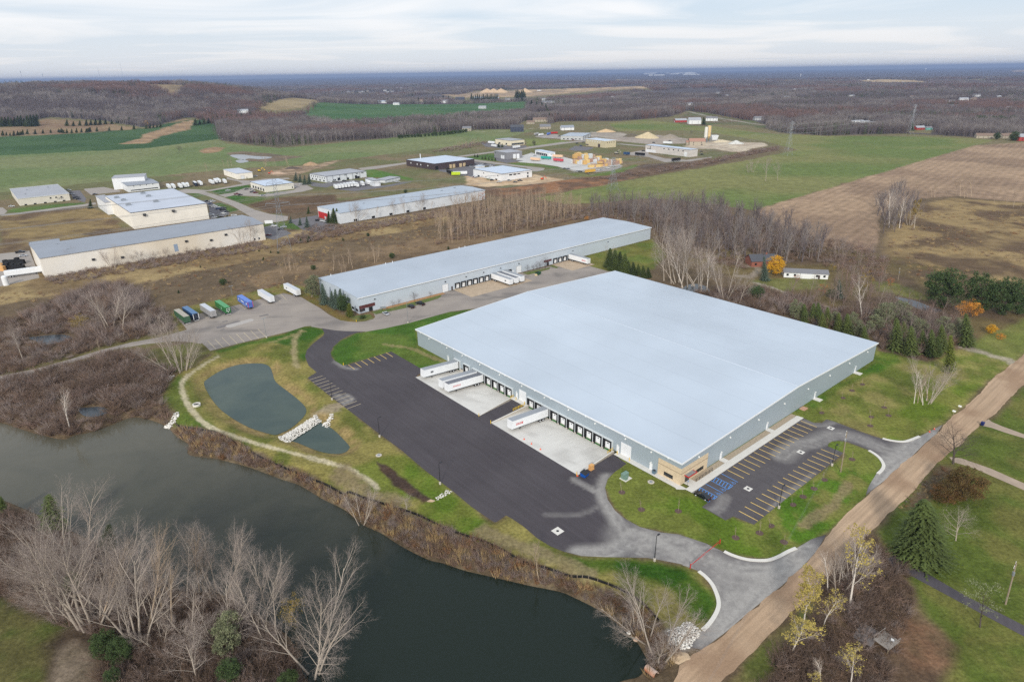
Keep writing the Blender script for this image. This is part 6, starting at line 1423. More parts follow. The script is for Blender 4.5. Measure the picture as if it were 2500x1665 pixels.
for lab, x0, y0, x1, y1, c in (('white trailer nearest the cream hall, longer one', 600,965,420,950,TW), ('white trailer in front of the cream hall, shorter one', 620,1012,500,990,TW), ('white semi trailer leaving the cream hall forecourt', 858,1030,1000,1012,TW), ('white trailer in the yard left of the grey garages', 1148,850,1225,838,SILV), ('white trailer beside the blue one at the gravel yard', 1210,858,1320,840,TW), ('blue trailer at the gravel yard', 1325,845,1365,835,BLU), ('red trailer at the gravel yard', 1370,832,1440,828,RED)):
 et(lab, 'Y', x0, y0, x1, y1,14, c, c if c is not SILV else TW)
TEAL = mat('teal_paint', (40,160,150), .5,.08); REDT = mat('faded_red', (196,74,84), .55,.08); PEACH = mat('peach_load', (232,196,164), .7,.1)
for lab, x0, y0, x1, y1, c in (('teal lumber trailer on the pale yard', 1240,1172,1360,1180,TEAL), ('red lumber trailer on the pale yard', 1410,1202,1555,1215,REDT), ('trailer loaded with peach lumber behind the red trailer', 1400,1150,1568,1160,PEACH), ('short trailer with peach lumber near the yard entrance', 1100,1190,1200,1200,PEACH)):
 et(lab, 'Y', x0, y0, x1, y1,15, c, c)
et('black box trailer with white cab by the pale factory', 'N', 400,728,510,738,15, BLACK, BLACK); et('white trailer on the gravel yard behind the pale factory', 'N', 900,578,760,570,15)
et('dark blue dump trailer on the grass left of the pale factory', 'N', 240,722,298,726,9, NAVY, NAVY); et('black trailer at the hedge below the pale factory', 'N', 900,815,995,806,13, BLACK, BLACK)
et('long white trailer at the near end of the long cream building', 'J', 80,1560,530,1500,20, TW, TW);
et('yellow box container at the hedge side of the lumber yard', 'Y', 1845,1368,1975,1352,14, mat('container_yellow', (226,176,70), .6,.08), mat('container_yellow', (0,0,0)))
# lumber stacks
ry = random.Random(5); LUM = [mat('lumber_a', (216,176,112), .75,.12,1), mat('lumber_b', (228,196,130), .75,.12,1), mat('lumber_c', (190,160,136), .75,.12,1), mat('wrapped_white', (214,216,218), .6,.08,1), mat('lumber_d', (176,140,120), .75,.12,1)]
k = 0
for r_, (xa, ya, xb, yb, n) in enumerate(((1690,1165,1790,1130,4),(1750,1185,1860,1150,4),(1840,1185,1950,1150,4),(1650,1225,1850,1245,6),(1850,1225,1950,1200,4),(1950,1205,2040,1180,5),(2030,1240,2150,1210,6),(1905,1285,2150,1265,8),(2150,1255,2230,1235,4),(2230,1250,2330,1225,4))):
 for i in range(n):
  x = xa + (xb-xa)*(i+.5)/n; y = ya + (yb-ya)*(i+.5)/n; p = at('Y', x, y, 0); hh = ry.uniform(2.5,6.0) if r_ != 7 else ry.uniform(2.5,3.6); L_k = ry.uniform(4,7)
  M_ = LUM[3] if ry.random() < .2 else ry.choice(LUM[:3] + LUM[4:])
  b = MB(); z = .1
  while z < hh: b.box(-L_k/2, L_k/2,-2.2,2.2, z, z+.95); z += 1.05
  o = b.build('lumber_stack', M_); o.location = (p[0], p[1], .05); o.rotation_euler = (0,0,.35)
  tag(o, {3: 'stack wrapped in white sheet in the lumber yard'}.get(LUM.index(M_), 'tall stack of pale boards in the lumber yard'), 'lumber stack', 'lumber stacks in the yard')
# excavator, lifts
def digger(label, q, s=1.0, M=YELLOW):
 p = at(*q); t = thing('excavator', label, 'excavator', p, .5)
 for y in (-1.2,1.2): MB().box(-2*s,2*s,(y-.35)*s,(y+.35)*s,0,.9*s).build('track', BLACK, t)
 MB().box(-1.9*s,1.2*s,-1.3*s,1.3*s,.95*s,2.2*s).build('body', M, t); MB().box(.2*s,1.5*s,-1.3*s,-.1*s,2.21*s,3.3*s).build('cab', DARK, t)
 b = MB(); b.tube((1.2*s,.3*s,1.8*s),(3.8*s,.3*s,4.6*s),.3*s,.25*s,6); b.tube((3.8*s,.3*s,4.6*s),(6*s,.3*s,2.2*s),.24*s,.18*s,6); b.build('arm', M, t); MB().box(5.6*s,6.6*s,-.2*s,.8*s,1.2*s,2.1*s).build('bucket', M, t)
digger('yellow excavator beside the scrap heap', ('K',1310,165)); digger('small orange digger by the rubble behind the white shop', ('K',1445,195), .7, ORANGE); digger('orange machine on the sandy ground right of the new white plant', ('M',1030,890), .8, ORANGE); digger('tan machine on the grass between lumber yard and pale factory', ('N',140,708), 1.2, TAN)
# cars of the estate
PAL = {'white': (226,228,230), 'silver': (176,180,186), 'black': (30,31,34), 'dark grey': (74,78,84), 'red': (120,36,40), 'blue': (56,72,112)}
CL = [('K', [(590,575,'black'),(650,570,'silver'),(675,580,'white'),(635,610,'blue'),(660,640,'silver'),(690,650,'white'),(735,660,'white'),(745,680,'blue'),(815,670,'dark grey'),(810,695,'black'),(860,718,'dark grey')], 'car in the row beside the cream factory', .8),
 ('K', [(1130,412,'black'),(1205,415,'white'),(1215,450,'dark grey'),(1255,460,'red'),(1000,480,'red'),(1045,488,'black'),(880,428,'white'),(1770,385,'white'),(1880,345,'white'),(1355,498,'silver')], 'car parked around the white shop', .6),
 ('K', [(1510,918,'white'),(1600,960,'black'),(1430,1040,'red'),(2175,848,'white'),(650,765,'white'),(960,770,'white'),(1255,232,'white'),(780,790,'black'),(700,800,'silver'),(820,745,'white'),(1640,930,'silver'),(2110,840,'black'),(2230,860,'silver')], 'car near the street end by the power pylon', .3),
 ('J', [(935,372,'silver'),(965,408,'black'),(985,425,'silver'),(1045,470,'black'),(1070,490,'black'),(1300,425,'black'),(160,590,'white'),(280,1220,'black'),(320,1270,'silver')], 'car beside the tan numbered building', .5),
 ('L', [(255,655,'white'),(390,637,'white'),(2165,415,'white'),(2200,385,'white'),(2210,450,'silver'),(1870,470,'black'),(2225,582,'red'),(1165,640,'white'),(1185,650,'white'),(2130,430,'black'),(2180,440,'silver'),(2260,440,'white'),(2300,430,'dark grey'),(2230,410,'black'),(320,640,'silver'),(450,632,'black'),(560,640,'white')], 'vehicle between the office works and brown factory', .3),
 ('M', [(95,862,'white'),(345,905,'black'),(440,930,'white'),(580,910,'silver'),(660,930,'dark grey'),(725,912,'dark grey'),(530,600,'blue'),(640,598,'black'),(890,540,'white'),(930,570,'silver'),(200,690,'silver'),(250,680,'dark grey'),(300,700,'silver'),(330,715,'white'),(175,700,'white'),(60,700,'black'),(1560,435,'blue'),(530,432,'white'),(620,430,'white')], 'car around the white plant and grey works', .2),
 ('Y', [(1490,862,'black'),(1280,880,'white'),(1380,888,'white'),(1625,888,'dark grey'),(1680,910,'red'),(1785,885,'black'),(1730,960,'black'),(1815,945,'black'),(1560,1305,'black'),(1610,1310,'dark grey'),(1730,1345,'white'),(1770,1348,'black'),(1810,1345,'white'),(2020,1325,'white'),(2060,1325,'silver'),(2140,1300,'white'),(2320,1275,'white')], 'vehicle parked along the edge of the lumber and gravel yards', .3),
 ('N', [(510,672,'black'),(1310,720,'black'),(1300,680,'black'),(650,560,'black'),(870,535,'black')], 'dark vehicle beside the pale factory', .1)]
for s, lst, txt, a in CL:
 for x, y, c in lst: car('%s %s' % (c, txt), at(s, x, y, 0), a + ry.uniform(-.15,.15), 'pickup' if ry.random() < .18 else ('suv' if ry.random() < .4 else 'sedan'), PAL[c], 'vehicles of the industrial estate', False, .1)
b = MB()
# stacked black crates and tan crates at the end of the long cream building
for k in range(16):
 p = at('J', 80 + (k % 8)*34,1440 - (k // 8)*70,0); hh = ry.uniform(2.2,4.2); o = MB().box(-1.1,1.1,-1.1,1.1,0,hh*.48).box(-1.05,1.05,-1.05,1.05,hh*.5,hh).build('crate_stack', BLACK)
 o.location = (p[0], p[1], .06); tag(o, 'stack of black crates in the yard at the end of the long cream building', 'crate stack', 'stacked crates left of the long cream building')
for k in range(4):
 p = at('J', 5 + k*14,1420 + k*14,0); o = MB().box(-1.2,1.2,-1.2,1.2,0,1.4).box(-1.15,1.15,-1.15,1.15,1.45,2.8).build('pallet_stack', WOOD); o.location = (p[0], p[1], .06); tag(o, 'stack of tan wooden pallets at the left picture edge yard', 'pallet stack', 'stacked pallets left of the long cream building')
p = at('D', 45,410); t = thing('storage_tank', 'white upright tank at the end of the long white trailer', 'tank', (p[0], p[1], 0)); MB().lathe([(1.5,0),(1.5,5),(.9,5.6),(.1,5.8)],18).build('shell', WHITE, t); MB().tube((1.6,0,0),(1.6,0,5),.08,n=5).build('ladder', GALV, t)
# ---------------------------------------------------------------- trailers at the long warehouse, poles, pylons
un = np.array([-LW.y[0], -LW.y[1]])
def ldock(label, u, logo, roof=TROOF):
 p = lw(u, -.6); trailer(label, (p[0], p[1], .04), (un[0], un[1], 0), logo=logo, roof=roof, group='white trailers at the long warehouse docks')
ldock('white trailer with grey oval logo, nearest of three abreast at the long warehouse', us[6], 'oval'); ldock('plain white trailer in the middle of three abreast at the long warehouse', us[7], None, TROOF2); ldock('plain white trailer farthest of three abreast at the long warehouse', us[8], None); ldock('white trailer with red logo alone at the far end of the long warehouse', us2[3], 'text')
railing('pale stair railing beside the first dock door of the long warehouse', (*lw(us[0]-2.2,-1), .04), (*lw(us[0]-2.2,-9), .04), mat('tan_rail', (206,190,160), .6,.05), 1.0,6,2)
def lamp_post(label, base, top, M=STEEL, heads=1, foot=True, group='light poles around the yards'):
 b = at(*base); T = standing(b, px(*top)); H = T[2] - b[2]
 t = thing('light_pole', label, 'light pole', tuple(b), WANG, group)
 z0 = 0.0
 if foot: MB().lathe([(.32,-.6),(.32,.75),(.28,.8),(.05,.81)],14).build('footing', CONC, t); z0 = .8
 MB().tube((0,0,z0),(0,0,H),.11,.07,8).build('pole', M, t)
 for s in ((1,) if heads == 1 else (1,-1)):
  o = MB().tube((0,0,H-.06),(s*.7,0,H+.02),.04,n=6).build('lamp_arm', M, t); MB().hexa([(s*.6-.3,-.22,H-.05),(s*.6+.5,-.22,H-.05),(s*.6+.5,.22,H-.05),(s*.6-.3,.22,H-.05),(s*.6-.25,-.18,H+.09),(s*.6+.45,-.18,H+.09),(s*.6+.45,.18,H+.09),(s*.6-.25,.18,H+.09)]).build('lamp_head', M, o)
lamp_post('black light pole beside the pale stall lines near the pond', ('V',1117,628), ('V',1080,345)); lamp_post('black light pole at the yard edge by the small pond', ('V',1875,1220), ('V',1845,915)); lamp_post('black light pole at the yard edge near the rock drain', ('H',685,215), ('H',678,72)); lamp_post('black light pole beside the entrance drive near the lush bank', ('H',2150,738), ('H',2162,566)); lamp_post('black light pole near the far end of the car park', ('R',1965,765), ('R',2015,488)); lamp_post('black light pole near the close end of the car park', ('R',1240,1345), ('R',1285,1045))
lamp_post('grey double-headed light pole at the grass edge of the storage yard', ('T',1640,1010), ('T',1600,700), GALV, 2); lamp_post('grey double-headed light pole behind the parked trailers', ('T',1095,345), ('T',1065,188), GALV, 2, False); lamp_post('slim grey light pole at the lawn edge before the long warehouse', ('O',1675,972), ('O',1655,640), GALV, 1)
WOODP = mat('pole_wood', (150,136,116), .85,.12,2); WIRE = mat('wire_grey', (150,150,150), .5,.03)
def util_pole(label, base, top, arms=1, lean=True):
 b = at(*base); T = standing(b, px(*top)); v = T - b; H = np.linalg.norm(v)
 t = thing('utility_pole', label, 'utility pole', tuple(b)); t.rotation_mode = 'QUATERNION'; t.rotation_quaternion = Vector(v).to_track_quat('Z', 'Y')
 MB().tube((0,0,-.5),(0,0,H),.19,.13,8).build('pole', WOODP, t)
 for k in range(arms):
  o = MB().box(-1.3,1.3,-.2,-.09,H-.75-k*1.6,H-.6-k*1.6).build('crossarm', WOODP, t); b_ = MB()
  for x in (-1.2,-.5,.5,1.2): b_.tube((x,-.15,H-.6-k*1.6),(x,-.15,H-.35-k*1.6),.06,n=6)
  b_.build('insulator', LAMPW, o)
 MB().tube((.3,0,H-3),(.3,0,H-2.1),.26,n=10).build('pole_transformer', GALV, t)
 return T
T1 = util_pole('tall grey utility pole on the green verge beside the car park', ('R',2085,852), ('R',2172,300), 2); T2 = util_pole('pale utility pole leaning at the lower right lawn', ('I',2225,1035), ('I',2300,755)); util_pole('utility pole standing before the brown reed bed right of the mobile home', ('F',1490,378), ('F',1506,290))
util_pole('light pole with flag-like top at the estate road bend', ('Y',378,1140), ('Y',372,1015));
def wires(label, pts, sag=1.5, r=.02, name='power_line', group=None, n=14):
 b = MB()
 for i in range(len(pts) - 1):
  a, c = np.array(pts[i], float), np.array(pts[i+1], float); prev = a
  for k in range(1, n + 1):
   t = k/n; q = a + (c-a)*t; q = q - np.array([0,0,sag*4*t*(1-t)]); b.tube(prev, q, r, n=4, caps=False); prev = q
 return tag(b.build(name, WIRE), label, 'power line', group)
e1 = flat(px('P',1655,1800), 9.0)
for k in range(3):
 off = np.array([WX[0], WX[1], 0]) * (-1.2 + .8*k); wires('thin overhead wire from the roadside pole down along the dirt road', [T1 + off - [0,0,.5+.02*k], e1 + off], 1.0,.007, group='overhead wires along the dirt road')
# lattice pylons of the power line
def pylon(label, base, top, wid=9.0):
 b = at(*base); H = standing(b, px(*top))[2] - b[2]
 t = thing('power_pylon', label, 'power pylon', tuple(b), .35, 'lattice power pylons')
 w = wid/2; tw = 1.1; zw = H*.62
 pr = lambda z: (w + (tw - w)*min(z/zw, 1)) if z < zw else tw
 b_ = MB(); lv = [0,.2,.36,.49,.56,.62,.72,.82,.92,1.0]
 for sx_ in (-1,1):
  for sy_ in (-1,1):
   lg = MB()
   for i in range(len(lv)-1): z0, z1 = lv[i]*H, lv[i+1]*H; lg.tube((sx_*pr(z0), sy_*pr(z0), z0-.2), (sx_*pr(z1), sy_*pr(z1), z1), .09, n=4)
   lg.build('leg', GALV, t)
 br = MB()
 for i in range(len(lv)-1):
  z0, z1 = lv[i]*H, lv[i+1]*H; a, c = pr(z0), pr(z1)
  for s in (-1,1):
   br.tube((-a,s*a,z0),(c,s*c,z1),.05,n=4); br.tube((a,s*a,z0),(-c,s*c,z1),.05,n=4); br.tube((s*a,-a,z0),(s*c,c,z1),.05,n=4); br.tube((s*a,a,z0),(s*c,-c,z1),.05,n=4)
   br.tube((-c,s*c,z1),(c,s*c,z1),.06,n=4); br.tube((s*c,-c,z1),(s*c,c,z1),.06,n=4)
 br.build('lattice_bracing', GALV, t)
 tips = []
 for z, L in ((H*.66,7.5), (H*.8,6.2), (H*.94,5.0)):
  for s in (-1,1):
   a = MB(); a.tube((s*tw,-.6,z),(s*L,0,z+.5),.09,n=4); a.tube((s*tw,.6,z),(s*L,0,z+.5),.09,n=4); a.tube((s*tw,0,z+1.6),(s*L,0,z+.5),.08,n=4); a.tube((s*L,0,z+.5),(s*L,0,z-1.2),.1,n=5); a.build('arm', GALV, t)
   c, sn = math.cos(.35), math.sin(.35); tips.append(np.array([b[0] + s*L*c, b[1] + s*L*sn, b[2] + z - 1.2]))
 return tips
PY = [pylon('lattice power pylon in the brown strip beside the long cream building', ('D',1945,165), ('A',1880,1225)), pylon('lattice power pylon on a brown patch at the near corner of the green field', ('M',1990,1035), ('M',2005,590)), pylon('lattice power pylon in the middle of the far green field', ('C',735,1065), ('C',748,830)), pylon('faint lattice power pylon in front of the far right woods', ('C',1570,915), ('C',1585,715))]
PYe = [PY[0][k] + (PY[0][k] - PY[1][k]) * .9 for k in range(6)]
for k in range(6): wires('thin high-voltage wire slung between the lattice pylons', [PYe[k], PY[0][k], PY[1][k], PY[2][k], PY[3][k]], 5,.07, 'high_voltage_wire', 'wires of the power line', 18)
# masts and water towers on the skyline
def mast(label, q, top, guy=True, head=False, w=2.2):
 b = at(*q); H = standing(b, px(*top))[2] - b[2]
 t = thing('radio_mast', label, 'radio mast', tuple(b)); m_ = MB(); r = w
 for a in range(3): m_.tube((r*math.cos(a*2.094), r*math.sin(a*2.094), -5), (r*.35*math.cos(a*2.094), r*.35*math.sin(a*2.094), H), .45,.3,4)
 for k in range(16):
  z0, z1 = H*k/16, H*(k+1)/16; f0, f1 = r*(1-.65*k/16), r*(1-.65*(k+1)/16)
  for a in range(3): m_.tube((f0*math.cos(a*2.094), f0*math.sin(a*2.094), z0), (f1*math.cos((a+1)*2.094), f1*math.sin((a+1)*2.094), z1), .25, n=3)
 m_.build('lattice', GALV, t)
 if head: MB().lathe([(3.2,H*.86),(3.6,H*.93),(3.2,H),(.3,H+1)],10).build('antenna_head', GALV, t)
mast('short thin mast with a pale head at the far left skyline', ('A',170,600), ('A',152,485), head=True); mast('wide lattice mast with cluttered top on the left skyline', ('A',313,600), ('A',303,505), head=True, w=6); mast('thin tall mast left of the tallest one on the hill', ('A',697,590), ('A',680,465)); mast('small thin mast just left of the tallest mast', ('A',797,590), ('A',790,520)); mast('tallest thin mast on the wooded hill skyline', ('A',855,590), ('A',829,435)); mast('thin mast right of the hill on the skyline', ('A',1328,590), ('A',1323,517))
def water_tower(label, q, s=1.0):
 b = at(*q); t = thing('water_tower', label, 'water tower', tuple(b)); WT = mat('tower_white', (236,238,238), .5,.03)
 MB().lathe([(2.6*s,-4),(2.2*s,24*s),(3*s,26*s)],14).build('stem', WT, t); MB().lathe([(3*s,26*s),(9*s,30*s),(10.5*s,34*s),(8.5*s,39*s),(3*s,42*s),(.2,42.5*s)],20).build('tank', WT, t)
for lab, q, s in (('white water tower on the far horizon left of the right water tower', ('C',350,496), 1.3), ('white water tower at the right of the horizon', ('C',1678,490), 1.6), ('small white water tower above the tan far field', ('C',824,528), .9), ('low white tank on the wooded skyline right of the hill', ('A',1365,585), .5), ('tiny white water tower far away at the left of the horizon', ('A',1988,548), 1.0), ('slim white tower above the distant town', ('B',1017,512), 1.4)): water_tower(lab, q, s)
# small things on the right
p = at('S', 1780,440,0); t = thing('waste_bin', 'dark blue wheeled bin at the mouth of the upper driveway', 'bin', (p[0],p[1],.05), .5); NB = mat('bin_blue', (30,44,104), .5,.06)
MB().hexa([(-.32,-.35,.08),(.32,-.35,.08),(.32,.35,.08),(-.32,.35,.08),(-.42,-.45,1.15),(.42,-.45,1.15),(.42,.45,1.15),(-.42,.45,1.15)]).build('bin_body', NB, t); MB().box(-.45,.45,-.48,.5,1.153,1.24).build('lid', NB, t)
for s in (-.36,.36): MB().tube((s-.05,.4,.16),(s+.05,.4,.16),.16,n=10).build('wheel', TYRE, t)
for lab, q in (('white mailbox post at the road verge, nearer one', ('S',1385,290)), ('pale mailbox cluster at the road verge, farther one', ('S',1465,222))):
 p = at(*q); t = thing('mailbox', lab, 'mailbox', tuple(p), .6); MB().box(-.06,.06,-.06,.06,-.2,1.05).build('post', WOODP, t); MB().hexa([(-.25,-.45,1.053),(.25,-.45,1.053),(.25,.45,1.053),(-.25,.45,1.053),(-.2,-.45,1.5),(.2,-.45,1.5),(.2,.45,1.5),(-.2,.45,1.5)]).build('box', LAMPW, t)
p = at('I', 1500,668); t = heap('rounded pale boulder at the edge of the lower driveway', ('I',1500,672), 1.6,1.3,1.1, (204,198,180), 'boulder', 33)
for lab, q, w, d, hgt, rz in (('weathered grey timber deck platform in the brush, darker one', ('I',1270,1262), 5.2,3.6,.9,.75), ('weathered pale deck platform with a white chair in the brush', ('I',1405,1310), 4.0,3.2,1.2,.55)):
 p = at(*q); t = thing('deck_platform', lab, 'deck', tuple(p), rz); DK = mat('weathered_deck_%d' % (w*10), (116,110,108) if w > 5 else (150,142,134), .9,.14,2, stripe=(0,.28,.25))
 MB().box(-w/2,w/2,-d/2,d/2,hgt-.12,hgt).build('deck', DK, t)
 for x in (-w/2+.15, w/2-.15):
  for y in (-d/2+.15, d/2-.15): MB().box(x-.07,x+.07,y-.07,y+.07,-.3,hgt-.123).build('post', WOODP, t)
 if w < 5:
  for y in (-d/2+.05, d/2-.05):
   MB().box(-w/2,w/2,y-.04,y+.04,hgt+.8,hgt+.88).build('rail', DK, t)
   for x in (-w/2+.1,0, w/2-.1): MB().box(x-.04,x+.04,y-.04,y+.04,hgt+.003,hgt+.797).build('rail_post', DK, t)
  p2 = p + np.array([.9,-.4, hgt]); c = thing('garden_chair', 'white plastic chair standing on the pale deck platform', 'chair', tuple(p2), 2.2)
  MB().box(-.25,.25,-.25,.25,.4,.46).build('seat', WHITE, c); MB().box(-.25,.25,.2,.25,.463,.95).build('backrest', WHITE, c)
  for x in (-.21,.21):
   for y in (-.21,.21): MB().tube((x,y,0),(x,y,.397),.025,n=6).build('leg', WHITE, c)
# culvert pipe at the lake corner
a = at('X', 280,1330, LAKE_Z + .5); c_ = at('X', 400,1410, LAKE_Z + .9); d = c_ - a; t = thing('culvert_pipe', 'rusty pale culvert pipe reaching into the lake corner', 'pipe', tuple(a), math.atan2(d[1], d[0])); L = np.linalg.norm(d[:2]) + .6
b = MB(); b.tube((-.2,0,0),(L,0,.35),.75,.75,20,caps=False); b.tube((-.2,0,0),(L,0,.35),.66,.66,20,caps=False); b.build('pipe', mat('rust_pipe', (206,186,172), .7,.25,.8, tint=(170,112,80)), t); MB().lathe([(.66,-.02),(.75,-.02),(.75,.06),(.66,.06)],20).build('rim', CONCP, t)
bpy.data.objects[t.name].children[-1].rotation_euler = (0, -math.pi/2,0)
p = at('X', 88,830, LAKE_Z + .3); heap('pale rock at the lake edge under the bank trees', ('X', 88,835), 1.6,1.4,1.0, (186,160,140), 'rock', 41)
p = at('H', 1975,1228); heap('small white rock at the shore under leaning branches', ('H', 1975,1230), 1.2,1.0,.8, (220,216,208), 'rock', 43)
p = at('H', 625,325); heap('pale stone culvert end at the bottom of the rock drain', ('H', 622,328), 2.4,1.4,.6, (190,166,140), 'stone_headwall', 45)
# hydrant markers, signs
for lab, q in (('yellow hydrant marker post at the tip of the tree lawn', ('O', 850,955)), ('thin yellow stake in the lawn near the yellow stalls', ('V', 1298,80))):
 p = at(*q); tag(MB().tube((0,0,-.1),(0,0,1.3),.08,n=8).lathe([(.15,.3),(.15,.75),(.09,.85)],8).build('marker_post', YELLOW), lab, 'post').location = p
p = at('c', 1425,910,0); t = thing('sign_post', 'thin accessible-parking sign post at the pavement corner', 'sign', (p[0], p[1], .1), WANG); MB().tube((0,0,0),(0,0,2.2),.035,n=6).build('post', STEEL, t); MB().box(-.18,.18,-.05,-.037,1.75,2.2).build('sign_plate', BLINE, t)
p = at('K', 1440,890); t = thing('sign_board', 'white sign board by the pylon at the estate road', 'sign', tuple(p), .2); MB().box(-3,3,-.2,.2,1.0,3.4).build('panel', WHITE, t)
for x in (-2.4,2.4): MB().box(x-.15,x+.15,-.15,.15,-.3,.997).build('post', GALV, t)
p = at('O', 1280,770); t = thing('sign_board', 'pale flat sign above the silver car at the grass strip', 'sign', tuple(p), .2); MB().box(-1.4,1.4,-.1,.1,1.0,2.0).build('panel', GALV, t)
for x in (-1.1,1.1): MB().tube((x,0,-.2),(x,0,.997),.06,n=6).build('post', GALV, t)
# silt fence along the bank
FEN = spline(sheetpts("D 1190,1330 1230,1358 1400,1405 1500,1430 | G 1750,8 1900,72 2000,112 2200,192 2352,272 | H 60,262 200,322 400,388 530,430 720,522 860,572 960,602 1100,662 1250,742 1400,778 1580,832 1700,852 1900,930 2050,1020 2180,1150"), 3, False)
t = thing('silt_fence', 'low black silt fence running along the reedy lake bank', 'fence', (*FEN[0], 0)); b = MB(); st_ = []
for i in range(len(FEN)-1):
 a_, c_ = FEN[i]-FEN[0], FEN[i+1]-FEN[0]; d = (c_-a_)/np.linalg.norm(c_-a_); q = np.array([-d[1], d[0]])*.03; za, zb = tz(*FEN[i]), tz(*FEN[i+1])
 b.hexa([(*(a_+q),za-.3),(*(c_+q),zb-.3),(*(c_-q),zb-.3),(*(a_-q),za-.3),(*(a_+q),za+.7),(*(c_+q),zb+.7),(*(c_-q),zb+.7),(*(a_-q),za+.7)]); st_.append((a_, za))
b.build('fabric', BLACK, t)
for a_, za in st_[::1]: MB().box(a_[0]-.06,a_[0]+.06,a_[1]-.06,a_[1]+.06,za-.3,za+.95).build('stake', WOODP, t)
# ---------------------------------------------------------------- vegetation prototypes (unit height)
print('plants...')
class TB:
 def __init__(s): s.V = []; s.F = []; s.n = 0
 def seg(s, p0, p1, r0, r1, n=3):
  d = p1 - p0; L = math.sqrt(d @ d) + 1e-9; d = d / L
  a = np.array([0,0,1.0]) if abs(d[2]) < .9 else np.array([1.0,0,0])
  u = np.cross(d, a); u /= math.sqrt(u @ u); w = np.cross(d, u); b = s.n
  an = [6.2832 * i / n for i in range(n)]
  for t in an: s.V.append(p0 + (u * math.cos(t) + w * math.sin(t)) * r0)
  if r1 <= 0:
   s.V.append(p1); s.n += n + 1
   for i in range(n): s.F.append((b + (i+1) % n, b + i, b + n))
  else:
   for t in an: s.V.append(p1 + (u * math.cos(t) + w * math.sin(t)) * r1)
   s.n += 2 * n
   for i in range(n):
    j = (i+1) % n; s.F.append((b+j, b+i, b+n+i)); s.F.append((b+j, b+n+i, b+n+j))
 def tri(s, a, b, c): s.V += [a, b, c]; s.F.append((s.n, s.n+1, s.n+2)); s.n += 3
 def mesh(s, name, M): return np_mesh(name, np.array(s.V), np.array(s.F), M)
def rvec(g): v = g.normal(size=3); return v / np.linalg.norm(v)
def bare(seed, stems=1, fork=.3, spread=.5, nl=(10,6,6,3), lr=(.55,.5,.5,.6), up=.35, rt=.017, rs=(.4,.4,.45,.6), lean=.25, far=False):
 """leafless tree: returns (trunk builder, crown builder, list of twig tips)"""
 g = np.random.default_rng(seed); T = TB(); Cw = TB(); tips = []
 def grow(p, d, L, r, lev):
  ns = (6,4,3,2,1)[lev] if not far else (3,2,1,1,1)[lev]
  pts = [p]; q = p.copy(); dd = d.copy()
  for i in range(ns):
   dd = dd + rvec(g) * (.06,.12,.16,.18,.2)[lev] + np.array([0,0, up * (.03,.10,.12,.1,.05)[lev]]); dd /= np.linalg.norm(dd); q = q + dd * L / ns; pts.append(q.copy())
  B = T if lev < 2 else Cw; last = lev == len(nl)
  for i in range(ns):
   r0 = r * (1 - .75 * i / ns); r1 = r * (1 - .75 * (i+1) / ns)
   B.seg(pts[i], pts[i+1], r0,0 if (i == ns-1 and lev >= 2) else r1, (6,4,3,3,3)[lev] if not far else 3)
  if lev >= 2: tips.append(pts[-1])
  if last: return
  n = nl[lev]; t0 = (fork, .25,.2,.2)[lev]
  for k in range(n):
   t = t0 + (1 - t0) * (k + g.random()) / n; i = min(int(t * ns), ns-1); f = t * ns - i
   b0 = pts[i] * (1-f) + pts[i+1] * f; ax = pts[i+1] - pts[i]; ax /= np.linalg.norm(ax)
   a = 2.4 * k + g.random() * 1.5; s1 = np.cross(ax, [0.3,.5,.8]); s1 /= np.linalg.norm(s1); s2 = np.cross(ax, s1)
   sd_ = s1 * math.cos(a) + s2 * math.sin(a); sp = spread * (1.1 - .45 * t) * (1,1.15,1.25,1.3)[lev]
   dn = ax * (1 - sp*.45) + sd_ * sp; dn /= np.linalg.norm(dn)
   grow(b0, dn, L * lr[lev] * (1.15 - .55 * t) * (.8 + .4 * g.random()), r * rs[lev] * (1.1 - .5 * t), lev + 1)
 for k in range(stems):
  a = 6.283 * k / stems + g.random(); ln = lean if stems > 1 else .04
  d = np.array([ln * math.cos(a) * (.5 + g.random()), ln * math.sin(a) * (.5 + g.random()), 1.0]); d /= np.linalg.norm(d)
  grow(np.array([.012*stems*math.cos(a), .012*stems*math.sin(a), -.01]) if stems > 1 else np.array([0,0,-.01]), d, (.8 if stems == 1 else .72*(.8+.35*g.random())), rt * (1 if stems == 1 else .75), 0)
 allv = np.array(T.V + Cw.V); zmax = allv[:, 2].max()
 for B in (T, Cw): B.V = [v / zmax for v in B.V]
 return T, Cw, [t / zmax for t in tips]
def leaf(B, p, g, s):
 a = rvec(g) * s; b = rvec(g) * s; B.tri(p + a, p + b, p - (a + b) * .5)
def conifer(seed, w=.22, whorls=26, per=9, sprays=7, ls=.02, base=.04, droop=.25, power=.85):
 g = np.random.default_rng(seed); T = TB(); C = TB()
 T.seg(np.array([0,0,-.02]), np.array([0,0,.97]), .017,.003,6)
 for i in range(whorls):
  z = base + (1 - base) * (i + g.random()*.6) / whorls; R = w * (1 - z) ** power * (.8 + .35 * g.random()) + .008
  k = max(4, int(per * (1 - z*.5)))
  for j in range(k):
   a = 6.283 * (j + g.random()*.6) / k + i; rr = R * (.7 + .45 * g.random()); d = np.array([math.cos(a), math.sin(a), 0])
   for q in range(sprays):
    t = (q + .5 + g.random()*.5) / sprays; p = d * rr * t + np.array([0,0, z - droop * rr * t + .02*(1-t)]); s = ls * (1.25 - .5 * t) * (1.15 - .5*z)
    side = np.array([-d[1], d[0], 0]); o = (g.random() - .5) * 2
    C.tri(p - d * s * .8 + np.array([0,0,s*.4]), p + d * s * 1.2 + side * s * (o + .7) - np.array([0,0,s*.7*g.random()]), p + d * s * .9 + side * s * (o - .7) - np.array([0,0,s*.7*g.random()]))
 return T, C
